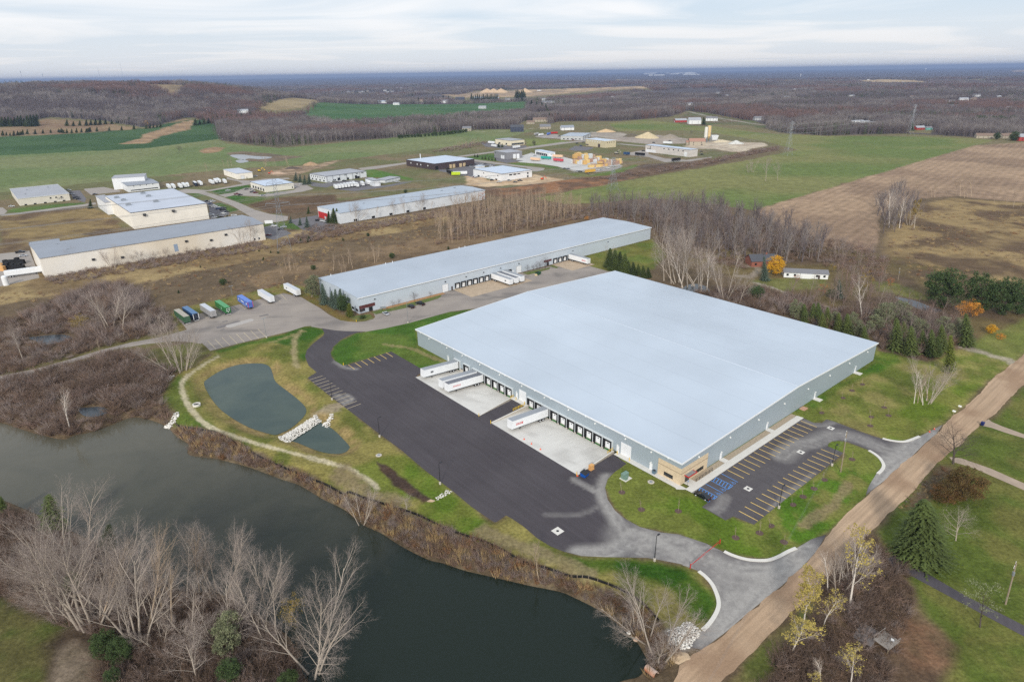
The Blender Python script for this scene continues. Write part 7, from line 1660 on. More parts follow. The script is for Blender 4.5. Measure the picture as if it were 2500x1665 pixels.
def clumpy(seed, n=60, per=45, shape=(.3,.3,.36), cz=.6, ls=.02, cr=.085, skel=None, hollow=.25):
 """leaf clumps over a crown volume on a limb skeleton"""
 g = np.random.default_rng(seed); C = TB()
 T, _, tips = skel or bare(seed, 1,.25,.55, (9,5), (.55,.45), .3)
 for i in range(n):
  while True:
   v = g.uniform(-1,1,3); r = np.linalg.norm(v)
   if hollow < r < 1: break
  c = np.array([v[0]*shape[0], v[1]*shape[1], cz + v[2]*shape[2]]); k = int(per * (.5 + g.random())); rr = cr * (.6 + .8*g.random())
  for j in range(k): u = rvec(g) * g.random() ** .4 * rr; u[2] *= .7; leaf(C, c + u, g, ls * (.7 + .6*g.random()))
 return T, C
def shrub(seed, n=26, sub=4, spread=.75, r=.012, w=1.0):
 g = np.random.default_rng(seed); B = TB()
 for i in range(n):
  a = g.random()*6.283; s = spread * g.random() ** .6 * w; d = np.array([math.cos(a)*s, math.sin(a)*s, .55 + .45*g.random()]); p0 = np.array([math.cos(a)*.08*w, math.sin(a)*.08*w, 0]); p1 = p0 + d * (.7 + .4*g.random())
  m = (p0 + p1)/2 + rvec(g)*.06; B.seg(p0, m, r, r*.7); B.seg(m, p1, r*.7,0)
  for k in range(sub): t = .35 + .6*g.random(); q = p0 + (p1-p0)*t; B.seg(q, q + (d*.25 + rvec(g)*.28)*.75, r*.5,0)
 return B
def tuft(seed, n=16, w=.35, r=.02):
 g = np.random.default_rng(seed); B = TB()
 for i in range(n): a = g.random()*6.283; s = w*g.random(); p = np.array([math.cos(a)*s*.6, math.sin(a)*s*.6,0]); B.seg(p, p + np.array([math.cos(a)*s*.7, math.sin(a)*s*.7,.6 + .4*g.random()]), r, 0)
 return B
def blob(seed, n=4):
 g = np.random.default_rng(seed); B = TB(); t = (1+5**.5)/2
 V = np.array([(-1,t,0),(1,t,0),(-1,-t,0),(1,-t,0),(0,-1,t),(0,1,t),(0,-1,-t),(0,1,-t),(t,0,-1),(t,0,1),(-t,0,-1),(-t,0,1)], float); V /= np.linalg.norm(V[0]); V = V * g.uniform(.7,1.15, (12,1)) * np.array([1,.85,.65])*.5
 B.V = list(V); B.n = 12; B.F = [(0,11,5),(0,5,1),(0,1,7),(0,7,10),(0,10,11),(1,5,9),(5,11,4),(11,10,2),(10,7,6),(7,1,8),(3,9,4),(3,4,2),(3,2,6),(3,6,8),(3,8,9),(4,9,5),(2,4,11),(6,2,10),(8,6,7),(9,8,1)]; return B
BARK = mat('bark_pale', (180,168,154), .9,.1,3, rnd=.12); TWIG = mat('twig_pale', (168,154,144), .9,.1,3, rnd=.15)
BARKG = mat('bark_grey', (150,136,126), .9,.12,3, rnd=.15); TWIGG = mat('twig_grey_brown', (140,124,116), .9,.1,3, rnd=.2, tint=(140,114,104))
BARKD = mat('bark_dark', (92,82,76), .9,.12,3); TWIGD = mat('twig_dark', (92,80,74), .9,.1,3)
BIRCH = mat('bark_white', (222,212,200), .8,.15,3); TWIGB = mat('twig_white', (206,190,176), .9,.1,3)
SPRU = mat('spruce_green', (66,80,40), .85,.28,4, rnd=.2, tint=(82,94,46)); BSPR = mat('blue_spruce', (92,108,92), .85,.2,4, rnd=.15); YSPR = mat('yellow_green_cedar', (104,112,44), .85,.2,4, rnd=.12); PINE = mat('pine_green', (74,92,48), .85,.25,4, rnd=.15, tint=(66,84,48)); GPIN = mat('grey_green_pine', (122,126,94), .85,.2,4, rnd=.15)
YEL = mat('yellow_leaves', (214,164,40), .8,.18,5, rnd=.1); ORA = mat('orange_leaves', (206,140,52), .8,.2,5, rnd=.1); YGR = mat('yellow_green_leaves', (178,160,82), .8,.2,5, rnd=.1); OLV = mat('olive_brown_leaves', (98,82,46), .85,.25,5, tint=(112,78,44)); ORG = mat('rust_leaves', (176,112,72), .85,.2,5); OLG = mat('dull_yellow_leaves', (150,128,62), .85,.2,5)
PROT = {}
def proto(name, fn, mt, mc):
 T, C = fn()[:2]; PROT[name] = (T.mesh(name + '_trunk', mt), C.mesh(name + '_crown', mc))
for k in range(3): proto('big%d' % k, lambda: bare(20+k, 1,.28,.5, (11,8,7,8), (.55,.48,.5,.6), .45,.0095, (.42,.42,.45,.6)), BARK, TWIG)
for k in range(3): proto('fan%d' % k, lambda: bare(30+k, (3,4,5)[k], .3,.42, (8,7,7,7), (.5,.46,.5,.6), .5,.0105, (.42,.42,.45,.6), lean=.3), BARK, TWIG)
proto('round0', lambda: bare(41,1,.12,.75, (13,8,7,5), (.62,.5,.5,.6), .3,.014), BARK, TWIG)
BARKP = mat('poplar_bark', (184,164,140), .9,.12,3, rnd=.12); TWIGP = mat('poplar_twig', (168,148,128), .9,.1,3, rnd=.15)
for k in range(4): proto('pop%d' % k, lambda: bare(50+k, 1,.35,.34, (13,7,5), (.38,.5,.55), .6,.0085), BARKP, TWIGP)
for k in range(4): proto('wood%d' % k, lambda: bare(60+k, 1,.3,.5, (9,7,6,3), (.5,.48,.5,.6), .45,.0105), BARKG, TWIGG)
proto('oak0', lambda: bare(71,1,.2,.72, (13,9,8,6), (.6,.52,.5,.6), .25,.018), BARKD, TWIGD)
for k in range(2): proto('birch%d' % k, lambda: bare(80+k, 1,.35,.4, (10,7,6,4), (.42,.5,.5,.6), .5,.0095), BIRCH, TWIGB)
proto('sapling0', lambda: bare(90,1,.4,.4, (12,4), (.4,.5), .6,.014), mat('sapling_bark', (176,156,140), .9,.1,3), mat('sapling_twig', (170,148,134), .9,.1,3))
proto('ornament0', lambda: bare(91,1,.18,.8, (12,7,6), (.7,.55,.55), .2,.02), BARKD, mat('purple_twig', (130,104,104), .9,.1,3))
for k in range(3): proto('spruce%d' % k, lambda: conifer(100+k, .28,38,16,11,.026), BARKD, SPRU)
FIRG = mat('fir_yellow_green', (106,114,56), .85,.28,4, rnd=.15, tint=(80,94,48))
for k in range(2): proto('fir%d' % k, lambda: conifer(140+k, .24,34,13,10,.028,.03,.1,.6), BARKG, FIRG)
proto('bigspruce0', lambda: conifer(145,.3,46,20,13,.021,.02,.3,.62), BARKD, SPRU)
proto('bluespruce0', lambda: conifer(105,.25,30,12,10,.026), BARKD, BSPR)
proto('cedar0', lambda: conifer(106,.15,36,11,8,.026,.02,-.5,.55), BARKD, YSPR); proto('darkcedar0', lambda: conifer(107,.17,36,11,8,.026,.02,-.4,.6), BARKD, SPRU)
for k in range(2): proto('pine%d' % k, lambda: clumpy(110+k, 150,60, (.33,.33,.47), .5,.019,.085, hollow=.1), BARKD, PINE)
for k in range(2): proto('greypine%d' % k, lambda: clumpy(114+k, 110,50, (.28,.28,.46), .5,.019,.08, hollow=.1), BARKG, GPIN)
proto('thinpine0', lambda: clumpy(118,34,26, (.36,.36,.3), .66,.014,.08), BARKD, GPIN)
proto('maple0', lambda: clumpy(120,120,60, (.38,.38,.44), .52,.02,.09), BARKD, YEL); proto('orange0', lambda: clumpy(121,60,50, (.5,.5,.42), .5,.02,.11), BARKD, ORA); proto('rust0', lambda: clumpy(122,40,30, (.36,.36,.42), .52,.018,.09), BARKD, ORG)
proto('olive0', lambda: clumpy(123,170,70, (.5,.5,.46), .48,.018,.1), BARKD, OLV); proto('dull0', lambda: clumpy(124,50,34, (.36,.36,.42), .52,.016,.085), BARKG, OLG)
def halfleaf(seed, sk, n, M, lo=.3, ls=.012):
 T, C, tips = sk; g = np.random.default_rng(seed); B = TB(); tt = [t for t in tips if t[2] > lo]; c0 = np.array([g.uniform(-.3,.3), g.uniform(-.3,.3), 0])
 for k in range(n):
  p = tt[g.integers(len(tt))]
  for j in range(3): leaf(B, p + rvec(g)*.018, g, ls*(.6+.8*g.random()))
 return T, C, B
def proto3(name, r, mt, mc, ml): T, C, B = r; PROT[name] = (T.mesh(name+'_trunk', mt), C.mesh(name+'_crown', mc), B.mesh(name+'_leaves', ml))
for k in range(3): proto3('yellowbirch%d' % k, halfleaf(130+k, bare(130+k, 1,.3,.45, (8,7,6,4), (.42,.5,.5,.6), .4,.0105), (620,380,240)[k], None), BIRCH, TWIGB, YGR)
proto3('poplarleaf0', halfleaf(136, bare(136,1,.2,.3, (10,5,5), (.4,.5,.5), .6,.013), 700, None), BARK, TWIG, OLG)
prng = random.Random(21)
NT = {'bare': 0}
def put(kind, base, H, axis=None, sxy=1.0, label='', cat='tree', name='bare_tree', group=None, rz=None, mulch=False):
 parts = PROT[kind]
 t = bpy.data.objects.new(name, None); COL.objects.link(t); t.empty_display_size = .5
 t.location = (base[0], base[1], base[2]); t.rotation_mode = 'QUATERNION'
 q = (Vector(axis).to_track_quat('Z', 'Y') if axis is not None else Vector((0,0,1)).to_track_quat('Z', 'Y'))
 from mathutils import Quaternion
 t.rotation_quaternion = q @ Quaternion((0,0,1), prng.random()*6.283 if rz is None else rz)
 t.scale = (H*sxy, H*sxy, H)
 tag(t, label, cat, group)
 for nm, me in zip(('trunk', 'crown', 'leaves'), parts): link(nm, me, t)
 if mulch:
  b = MB(); b.lathe([(1.0/H/sxy,.0),(.9/H/sxy,.1/H),(.3/H/sxy,.16/H),(.02,.17/H)], 14); b.build('mulch_ring', mat('mulch_brown', (98,80,72), .95,.2,30), t)
 return t
def plant(kind, s, bx, by, tx, ty, label, sxy=1.0, name='bare_tree', cat='tree', group=None, s2=None, mulch=False):
 b = at(s, bx, by); T = standing(b, px(s2 or s, tx, ty)); v = T - b; H = float(np.linalg.norm(v))
 if not (1 < H < 60): print('odd height', kind, s, bx, by, H); H = min(max(H, 2), 40)
 return put(kind, b, H, v, sxy, label, cat, name, group, mulch=mulch)
# ---------------------------------------------------------------- named trees
GF = 'leafless trees on the wooded point'
FG = [('big1',535,1200,30,800,'leafless tree leaning hardest to the left over the dark lawn'), ('big0',540,1205,110,330,'tall pale tree of the leaning fan, reaching the far left'), ('big1',552,1200,250,220,'tall pale tree of the leaning fan, reaching over the dark cedar'), ('big2',600,1200,170,600,'many-stemmed pale tree low in the leaning fan'), ('big2',625,1190,390,430,'slender pale tree rising right of the leaning fan'), ('fan2',640,1180,560,340,'broad pale tree with the tallest fan of twigs above the lake edge'), ('big0',680,1165,700,480,'slim tree standing just right of the broad fan tree'), ('pop1',690,1165,815,545,'narrow tree leaning right beside the broad fan tree'),
 ('big1',600,700,620,115,'lone leafless tree standing out against the lake behind the others'), ('fan0',960,1310,860,640,'brownish multi-stem tree in the middle of the wooded point'), ('big2',920,1355,690,900,'thick-trunked tree leaning left over the green shrubs'), ('big0',955,1300,940,480,'tall thin tree above the middle of the point'), ('pop0',1010,1245,1050,475,'straight narrow tree with a forked top'), ('pop2',1110,1100,1110,530,'grey narrow tree at the lake shore, first of the row'),
 ('big1',1275,1035,1250,470,'tall tree at the shore with a wide upright crown'), ('pop0',1365,985,1330,460,'slim tall tree between two wide crowns at the shore'), ('pop3',1388,975,1390,640,'short narrow tree under the tall shore crowns'), ('big2',1480,955,1440,440,'tall tree with an upright crown near the tip of the row'), ('fan1',1515,1000,1540,425,'widest of the tall crowns along the shore row'), ('big0',1555,990,1660,480,'tall tree leaning right at the end of the tall row'),
 ('fan2',1740,1150,1720,640,'feathery grey tree below the tall shore row'), ('big1',1800,1275,1640,880,'low tree leaning left over the brush'), ('big2',1830,1125,1780,590,'narrow feathery tree near the shore bend'), ('big0',1885,1245,1890,715,'slender tree with dense top near the shore bend'), ('fan0',2160,1500,2170,755,'tall slim-topped tree at the tip of the point'), ('big1',2180,1510,2270,800,'second slim-topped tree at the tip of the point'), ('round0',2150,1560,2230,1080,'wide round-crowned pale tree at the tip of the point'), ('round0',1345,1550,1300,1190,'low wide-crowned pale tree at the bottom edge'), ('pop1',1180,1200,1200,640,'grey slim tree behind the low green shrub'), ('fan1',420,1120,330,420,'dense twiggy tree in the heart of the leaning fan')]
for k, x, y, u, v, lab in FG: plant(k, 'G', x, y, u, v, lab, {'b': 1.15, 'f': 1.2, 'p': 1.3, 'r': 1.15}[k[0]], group=GF)
EV = [('darkcedar0','G',370,560,330,290,'dark cedar rising among the leaning trees by the lake',1.6), ('darkcedar0','G',10,430,0,300,'dark cedar at the left picture edge',1.6), ('darkcedar0','G',730,680,742,490,'dark green cedar half hidden at the shore',1.5), ('greypine0','G',1545,1400,1535,1060,'rounded dull green cedar in the brush of the point',.8), ('pine0','G',720,1400,700,1215,'low dark green evergreen left of the fork trunk',1.1), ('pine1','G',820,1440,815,1260,'low dark green evergreen under the fork trunk',1.1), ('pine0','G',1565,1600,1570,1410,'green evergreen at the bottom edge below the dull cedar',1.0), ('pine1','G',765,1600,760,1470,'small green evergreen at the bottom edge beside bare dirt',1.0), ('pine0','G',1960,1640,1970,1490,'bright green evergreen at the bottom edge near the tip',1.1), ('greypine1','G',480,980,500,800,'dark evergreen deep inside the leaning fan',1.0),
 ('bluespruce0','F',580,378,575,214,'blue-green spruce beside the yellow maple',1.0), ('bluespruce0','F',1090,495,1090,372,'blue spruce alone in the brush right of the mobile home',1.1), ('pine0','F',525,505,520,410,'low dark green pine clump by the warehouse edge',1.6), ('pine1','F',1040,495,1040,435,'low green pine left of the lone blue spruce',1.5),
 ('bigspruce0','I',1640,715,1672,325,'big dense dark green spruce on the right lawn',1.55), ('pine0','I',1625,705,1625,635,'small rounded yew at the foot of the big spruce',1.7), ('thinpine0','I',2050,1192,2095,880,'thin grey pine over the lower driveway',.95),
 ('spruce1','J',1235,612,1233,484,'single spruce by the drive between tan building and cream factory',1.2), ('spruce2','L',235,1195,235,1040,'leftmost of the spruces at the red end panel',1.2), ('spruce0','L',300,1205,300,1000,'tall spruce in the middle at the red end panel',1.3), ('spruce1','L',347,1195,345,1002,'rightmost spruce at the red end panel',1.2),
 ('spruce0','K',740,805,740,750,'small yellowish conifer beside the cream factory lot, left one',1.3), ('spruce1','K',865,795,865,745,'small yellowish conifer beside the cream factory lot, right one',1.3), ('bluespruce0','K',1800,290,1805,170,'grey spruce left of the office works, nearest the building row',1.5), ('bluespruce0','K',1860,310,1862,200,'second grey spruce left of the office works',1.4), ('bluespruce0','K',1920,345,1925,215,'third grey spruce left of the office works',1.4), ('bluespruce0','K',1985,335,1985,200,'fourth grey spruce, touching the office works',1.5), ('spruce2','K',1975,740,1975,640,'dark spruce alone in the brown lot',1.1), ('bluespruce0','K',1730,870,1735,775,'grey spruce in the clump behind the pylon, left one',1.4), ('bluespruce0','K',1860,900,1860,790,'grey spruce in the clump behind the pylon, middle one',1.4), ('bluespruce0','K',1960,935,1950,780,'grey spruce in the clump behind the pylon, right one',1.4),
 ('greypine1','Y',1140,985,1140,905,'dark pine right of the cream hall',1.2), ('spruce0','Y',660,1010,655,945,'blue-green conifer before the cream hall, left one',1.5), ('spruce1','Y',705,1010,705,955,'blue-green conifer before the cream hall, right one',1.5), ('pine0','L',1290,800,1290,738,'dark pine behind the long white building',1.3), ('spruce0','C',1590,895,1588,832,'dark spruce by the far red house',1.0), ('spruce1','N',1335,308,1335,205,'dark tree clump between white barn and white house',1.4), ('pine0','C',2170,955,2170,905,'dark rounded evergreen in the far right hedgerow, left one',1.3), ('pine1','C',2290,965,2290,895,'dark rounded evergreen in the far right hedgerow, right one',1.3)]
for k, s, x, y, u, v, lab, sx_ in EV: plant(k, s, x, y, u, v, lab, sx_, 'evergreen_tree')
plant('dull0', 'G', 1990,1200,1998,955, 'yellow-green leafy tree beside the slim-topped trees at the tip', .8, 'leafy_tree')
GW = 'conifers around the corner of the long warehouse'
for k, x, y, u, v, lab, sx_ in (('greypine0',140,560,140,170,'yellow-green pine at the far side of the long warehouse corner',1.1), ('bluespruce0',345,665,300,345,'tallest blue spruce against the long warehouse end wall',1.3), ('bluespruce0',465,700,450,460,'grey-blue spruce second along the end wall',1.3), ('bluespruce0',520,720,510,430,'grey-blue spruce third along the end wall',1.2), ('bluespruce0',580,740,590,425,'blue spruce in front of the end wall edge',1.3), ('pine1',640,780,630,500,'green pine in front of the blue spruces',1.0), ('bluespruce0',760,740,745,545,'pale blue spruce nearest the warehouse corner',1.3), ('cedar0',740,870,735,660,'yellowish cedar at the front of the tree lawn',2.0), ('pine0',950,900,940,845,'dark green round hedge bush at the tip of the tree lawn',2.6)): plant(k, 'O', x, y, u, v, lab, sx_, 'evergreen_tree', group=GW)
for k in range(9):
 x, y = 1838 + k*34,285 + k*9; plant('bigspruce0', 'E', x, y + (12 if k % 2 else 0), x + (10 if k < 4 else -4), y - (128 if k < 4 else 92) + k*3, 'dark spruce in the clump at the far end of the dock yard', 1.25, 'evergreen_tree', group='spruces at the end of the dock yard')
GE = 'evergreens behind the big warehouse'
for n, (k, x, y, u, v, lab, sx_) in enumerate((('greypine1',800,645,800,500,None,1.0),('fir0',905,660,915,535,None,1.2),('fir1',950,665,945,530,None,1.2),('fir0',1005,690,1010,560,None,1.2),('greypine0',1060,700,1060,575,None,1.0),('fir0',1085,725,1085,600,None,1.2),('fir1',1145,745,1145,605,None,1.3),('greypine0',1220,765,1230,640,None,1.0),('greypine1',1300,745,1305,650,None,1.0),('greypine0',1390,690,1400,515,None,1.3),('greypine1',1450,660,1455,545,None,1.2),('greypine0',1520,640,1510,500,None,1.3),('fir1',1480,855,1480,635,None,1.1),('fir0',1580,885,1580,690,None,1.2),('greypine1',1570,720,1570,585,None,1.2),('fir0',1720,895,1720,715,None,1.1),('fir1',1790,860,1790,680,None,1.1),('fir0',850,660,850,540,None,1.2),('fir1',970,720,975,600,None,1.2),('greypine1',1180,700,1180,590,None,1.4),('fir0',1260,800,1260,690,None,1.2),('greypine0',1340,720,1345,600,None,1.4),('fir1',1530,800,1530,660,None,1.2),('greypine1',1480,620,1480,510,None,1.4),('greypine0',1640,760,1640,620,None,1.3),('fir0',1660,860,1660,720,None,1.2),('darkcedar0',1760,900,1765,760,None,1.4),('greypine0',1800,740,1800,610,None,1.3),('greypine0',1860,790,1860,660,None,1.2),('greypine1',1920,770,1900,620,None,1.1),('fir0',1960,825,1955,608,None,1.1))):
 plant(k, 'F', x, y, u, v, 'grey-green pine in the belt behind the big warehouse' if 'pine' in k else 'yellow-green fir in the belt behind the big warehouse', sx_, 'evergreen_tree', group=GE)
plant('cedar0', 'F', 1842,1012,1852,752, 'tall narrow yellow-green cedar beside the bare pale trees', 1.0, 'evergreen_tree')
for k, x, y, u, v, lab, sx_ in (('pine0',1820,560,1830,285,'broad dark pine left of the orange willow',1.3), ('pine1',2060,585,2060,310,'tall dark pine, left of the three on the right',1.0), ('pine0',2230,610,2235,345,'wide dark pine in the middle of the three on the right',1.1), ('pine1',2335,610,2315,365,'dark pine at the right picture edge',.9), ('greypine0',1750,480,1740,400,'small low pine beside the broad dark pine',1.5)): plant(k, 'F', x, y, u, v, lab, sx_, 'pine_tree')
plant('maple0', 'F', 655,340,650,203, 'bright yellow maple beside the blue-green spruce', 1.15, 'maple_tree'); plant('orange0', 'F', 1985,625,1990,502, 'orange weeping willow between the dark pines', 1.3, 'willow_tree'); plant('maple0', 'F', 2135,742,2137,675, 'small round yellow tree on the upper right lawn', 1.3, 'maple_tree'); plant('orange0', 'F', 2195,782,2195,735, 'small pale orange bush below the small yellow tree', 1.3, 'shrub', 'shrub')
plant('rust0', 'F', 805,378,800,332, 'dark red bush in front of the mobile home', 1.3, 'shrub', 'shrub'); plant('dull0', 'F', 1040,320,1045,255, 'dull yellow tree right of the mobile home', 1.1, 'leafy_tree'); plant('dull0', 'F', 1275,450,1280,310, 'pale yellow-green tree in the brush belt', .9, 'leafy_tree'); plant('rust0', 'F', 1440,420,1440,350, 'small rust-red bush by the lawn strip', 1.0, 'shrub', 'shrub'); plant('rust0', 'F', 1405,755,1405,700, 'rust-red shrub at the wood edge behind the lawn', .8, 'shrub', 'shrub'); plant('rust0', 'F', 980,470,985,390, 'rusty brown shrub left of the blue spruce', 1.2, 'shrub', 'shrub')
plant('maple0', 'A', 1000,862,1000,825, 'single orange-yellow tree in the far row of conifers', 1.3, 'maple_tree'); plant('orange0', 'M', 1635,1440,1640,1385, 'small orange tree behind the long warehouse roof', 1.4, 'leafy_tree')
plant('olive0', 'I', 1835,335,1835,185, 'lower olive-brown bush right of the big spruce', 1.3, 'shrub', 'shrub'); plant('olive0', 'I', 1960,325,1955,85, 'tall olive-brown bush by the middle driveway', 1.0, 'shrub', 'shrub'); plant('round0', 'I', 1885,600,1900,335, 'pale leafless shrub tree right of the big spruce', 1.2)
for k, s, x, y, u, v, lab, sx_ in (('yellowbirch0','I',840,1210,895,785,'white birch full of yellow leaves leaning over the dirt road',1.2), ('yellowbirch1','I',765,1375,790,1085,'yellow-leaved birch nearest the dirt road',1.7), ('yellowbirch2','I',980,1185,1065,955,'small leaning birch with few yellow leaves',1.4), ('yellowbirch2','I',1165,1590,1170,1285,'yellowish birch at the bottom edge',1.4), ('birch0','I',960,1590,960,1390,'bare white birch at the bottom edge',1.4), ('yellowbirch1','I',910,1600,900,1500,'low yellow crown cut by the bottom edge',2.0), ('birch0','I',1010,960,1010,650,'bare white birch at the roadside brush',1.2), ('birch1','I',1120,900,1110,690,'small bare birch behind the roadside birch',1.2), ('yellowbirch2','I',1160,1050,1300,520,'tall white birch with yellow tips leaning right',1.1), ('fan1','I',1080,950,1180,620,'dark twiggy tree in the roadside thicket, left one',1.3), ('fan2','I',1180,880,1240,600,'dark twiggy tree in the roadside thicket, right one',1.3), ('fan0','I',1230,840,1300,620,'twiggy tree behind the leaning tall birch',1.2)): plant(k, s, x, y, u, v, lab, sx_, 'birch_tree' if 'birch' in k else 'bare_tree')
plant('oak0', 'S', 1385,965,1470,385, 'wide dark leafless oak beside the dirt road', 1.5)
for k, s, x, y, u, v, lab, sx_ in (('fan2','H',150,485,110,185,'pale many-stemmed tree overhanging the reedy lake bank',1.2), ('pop0','H',1360,880,1358,610,'slim leafless sapling tree on the reedy bank',1.3), ('fan2','H',2190,1395,2230,855,'pale multi-stem tree at the lake corner',1.4), ('fan0','H',2090,1280,1960,880,'grey spreading tree left of the multi-stem tree',1.5), ('fan1','H',2010,1220,1880,960,'low spreading grey tree leaning over the lake',1.7), ('round0','H',460,400,450,275,'small pale green-grey bush on the bank',1.6), ('pop2','H',1345,690,1350,590,'small grey bush tree above the bank path',1.8),
  ('fan2','D',1215,1005,1000,585,'leaning many-stemmed tree by the drive bend, left part',1.1), ('fan1','D',1250,995,1150,600,'tall pale trees by the drive bend, middle part',1.1), ('fan2','D',1285,980,1290,745,'pale stems by the drive bend, right part',1.2), ('big0','D',740,745,640,480,'pale tree leaning left in the thicket above the drive',1.2), ('big1','D',835,735,835,385,'tallest pale tree in the thicket above the drive',1.2), ('fan0','D',760,700,720,430,'wide twiggy tree in the thicket above the drive',1.3), ('big2','D',160,935,105,650,'pale tree by the small pool at the left edge',1.2), ('fan1','D',265,690,240,575,'pale tree above the small pool',1.2), ('birch0','D',480,1400,400,1110,'white dead-looking tree at the lake inlet',1.3), ('fan0','D',840,790,810,715,'small bare tree on the drive verge',1.2), ('pop1','D',690,900,650,770,'thin young tree on the drive verge',1.4),
  ('fan1','D',930,600,900,500,'grey twiggy tree at the end of the thicket',1.5), ('fan2','D',1020,700,1060,560,'grey twiggy tree beside the green trailer',1.4)): plant(k, s, x, y, u, v, lab, sx_)
plant('dull0', 'D', 545,720,545,600, 'dull yellow leafy bush in the left thicket', 1.5, 'shrub', 'shrub')
GP = 'pale trees between the big warehouse and the gravel drive'
for k, x, y, u, v in (('big0',10,430,35,40),('fan0',60,420,130,5),('big1',145,465,150,150),('birch0',180,470,215,160),('fan2',310,505,350,130),('big2',405,535,490,300),('fan1',120,420,60,60),('birch1',20,430,-40,100),('big0',-60,400,-100,20),('big1',-110,380,-150,-30),('fan2',-10,400,-30,-40)): plant(k, 'F', x, y, u, v, 'tall pale leafless tree beside the dark pool behind the big warehouse', 1.15, group=GP)
plant('birch1', 'F', 1245,650,1260,330, 'pale leafless tree standing up from the evergreen belt', 1.2)
GL = 'cluster of pale trees on the grass by the dirt road'
for k, x, y, u, v, lab in (('birch0',1600,1218,1630,985,'slim white-stemmed tree at the left of the grass cluster'), ('pop1',1625,1215,1650,1010,'thinnest stem of the grass cluster'), ('fan2',1685,1210,1735,860,'tallest wide-topped tree of the grass cluster'), ('birch1',1660,1228,1690,1000,'white stem at the front of the grass cluster'), ('birch0',1715,1205,1760,1015,'white stem leaning right in the grass cluster'), ('pop0',1695,1200,1700,930,'inner grey stem of the grass cluster')): plant(k, 'F', x, y, u, v, lab, 1.3, group=GL)
GB = 'leafless trees along the long white building'
for k, x, y, u, v in (('pop0',552,1190,495,925),('big0',600,1195,605,890),('fan0',640,1180,680,930),('pop1',900,1145,895,945),('big1',1128,1100,1125,830),('big2',1285,1105,1265,830),('fan1',1480,1035,1420,795),('big0',1528,1030,1545,765),('fan0',1960,955,1945,745),('big1',2118,935,2118,735),('pop2',1640,1012,1655,880)): plant(k, 'L', x, y, u, v, 'leafless tree in the row along the long white building', 1.2, group=GB)
plant('rust0', 'L', 2345,900,2335,750, 'rusty leafless tree at the end of the long white building', 1.0)
GC = 'leafless trees along the long cream building'
for s, k, x, y, u, v in (('K','fan0',1070,1165,990,860),('K','big0',1195,1155,1170,770),('K','fan1',1215,1120,1240,820),('J','fan0',1140,1440,1010,1120),('J','pop0',1250,1430,1230,1180),('J','fan2',1555,1440,1480,1090),('J','fan1',1920,1340,1880,1120),('J','fan0',2080,1320,2110,1170),('J','fan2',2240,1310,2250,1110),('J','round0',700,1520,690,1380),('J','fan1',1840,1360,1800,1190),('K','round0',300,1285,300,1170),('K','round0',430,1265,430,1170),('K','round0',600,1230,600,1120),('K','round0',780,1200,760,1110),('K','round0',20,1330,10,1190),('K','round0',130,1300,150,1200)): plant(k, s, x, y, u, v, 'leafless tree against the wall of the long cream building', 1.2, group=GC)
GO = 'small ornamental trees along the long warehouse'
for s, x, y, u, v in (('O',1435,710,1420,590),('O',1520,680,1530,570),('O',1770,610,1770,435),('O',2025,545,2030,450),('O',2150,490,2140,385),('O',930,850,915,700),('O',1020,790,1000,650),('Q',1165,575,1170,465),('Q',1240,560,1235,465),('Q',1330,545,1330,400),('Q',1405,530,1410,345),('Q',1290,550,1285,440)): plant('ornament0', s, x, y, u, v, 'small round leafless tree on the grass strip of the long warehouse', 1.1, 'ornamental_tree', group=GO)
plant('fan0', 'Q', 2290,400,2330,200, 'pale bushy tree at the end wall of the long warehouse', 1.2)
# saplings with mulch rings
GS = 'young staked trees with mulch rings'
for s, x, y, u, v, lab in (('c',380,990,375,800,'young tree by the transformer box'), ('c',690,1265,688,1080,'young tree left of the middle of the front lawn'), ('c',1278,1290,1275,1080,'young tree right of the middle of the front lawn'), ('I',380,580,385,495,'young tree on the lawn near the red gate'), ('I',543,548,550,455,'young tree at the lawn corner below the car park'), ('I',915,245,918,190,'leafy young shrub on the verge, upper one'), ('I',840,300,842,240,'leafy young shrub on the verge, middle one'), ('I',770,355,765,300,'green bushy sapling by the near light pole'), ('I',620,500,605,430,'young tree at the verge tip beside pale straw'), ('I',985,185,980,120,'young tree on the verge near the utility pole foot'), ('I',1175,45,1180,-15,'young tree at the far end of the verge'), ('I',710,610,715,555,'young tree at the verge bottom by the kerb'),
   ('F',1175,1130,1180,1080,'young tree on the far lawn, second from the building'), ('F',1245,1088,1245,1030,'young tree on the far lawn nearest the trees'), ('F',1112,1180,1110,1130,'young tree on the far lawn, third in the slanted row'), ('F',965,1282,962,1230,'young tree on the far lawn close to the gable door'), ('F',1395,1245,1400,1195,'young tree in the middle of the far lawn, upper one'), ('F',1425,1300,1430,1245,'young tree in the middle of the far lawn, lower one'), ('F',1305,1310,1305,1250,'young tree on the far lawn near the drain'), ('F',1300,1370,1310,1300,'young tree on the far lawn nearest the drive')): plant('sapling0', s, x, y, u, v, lab, .9, 'young_tree', group=GS, mulch=True)
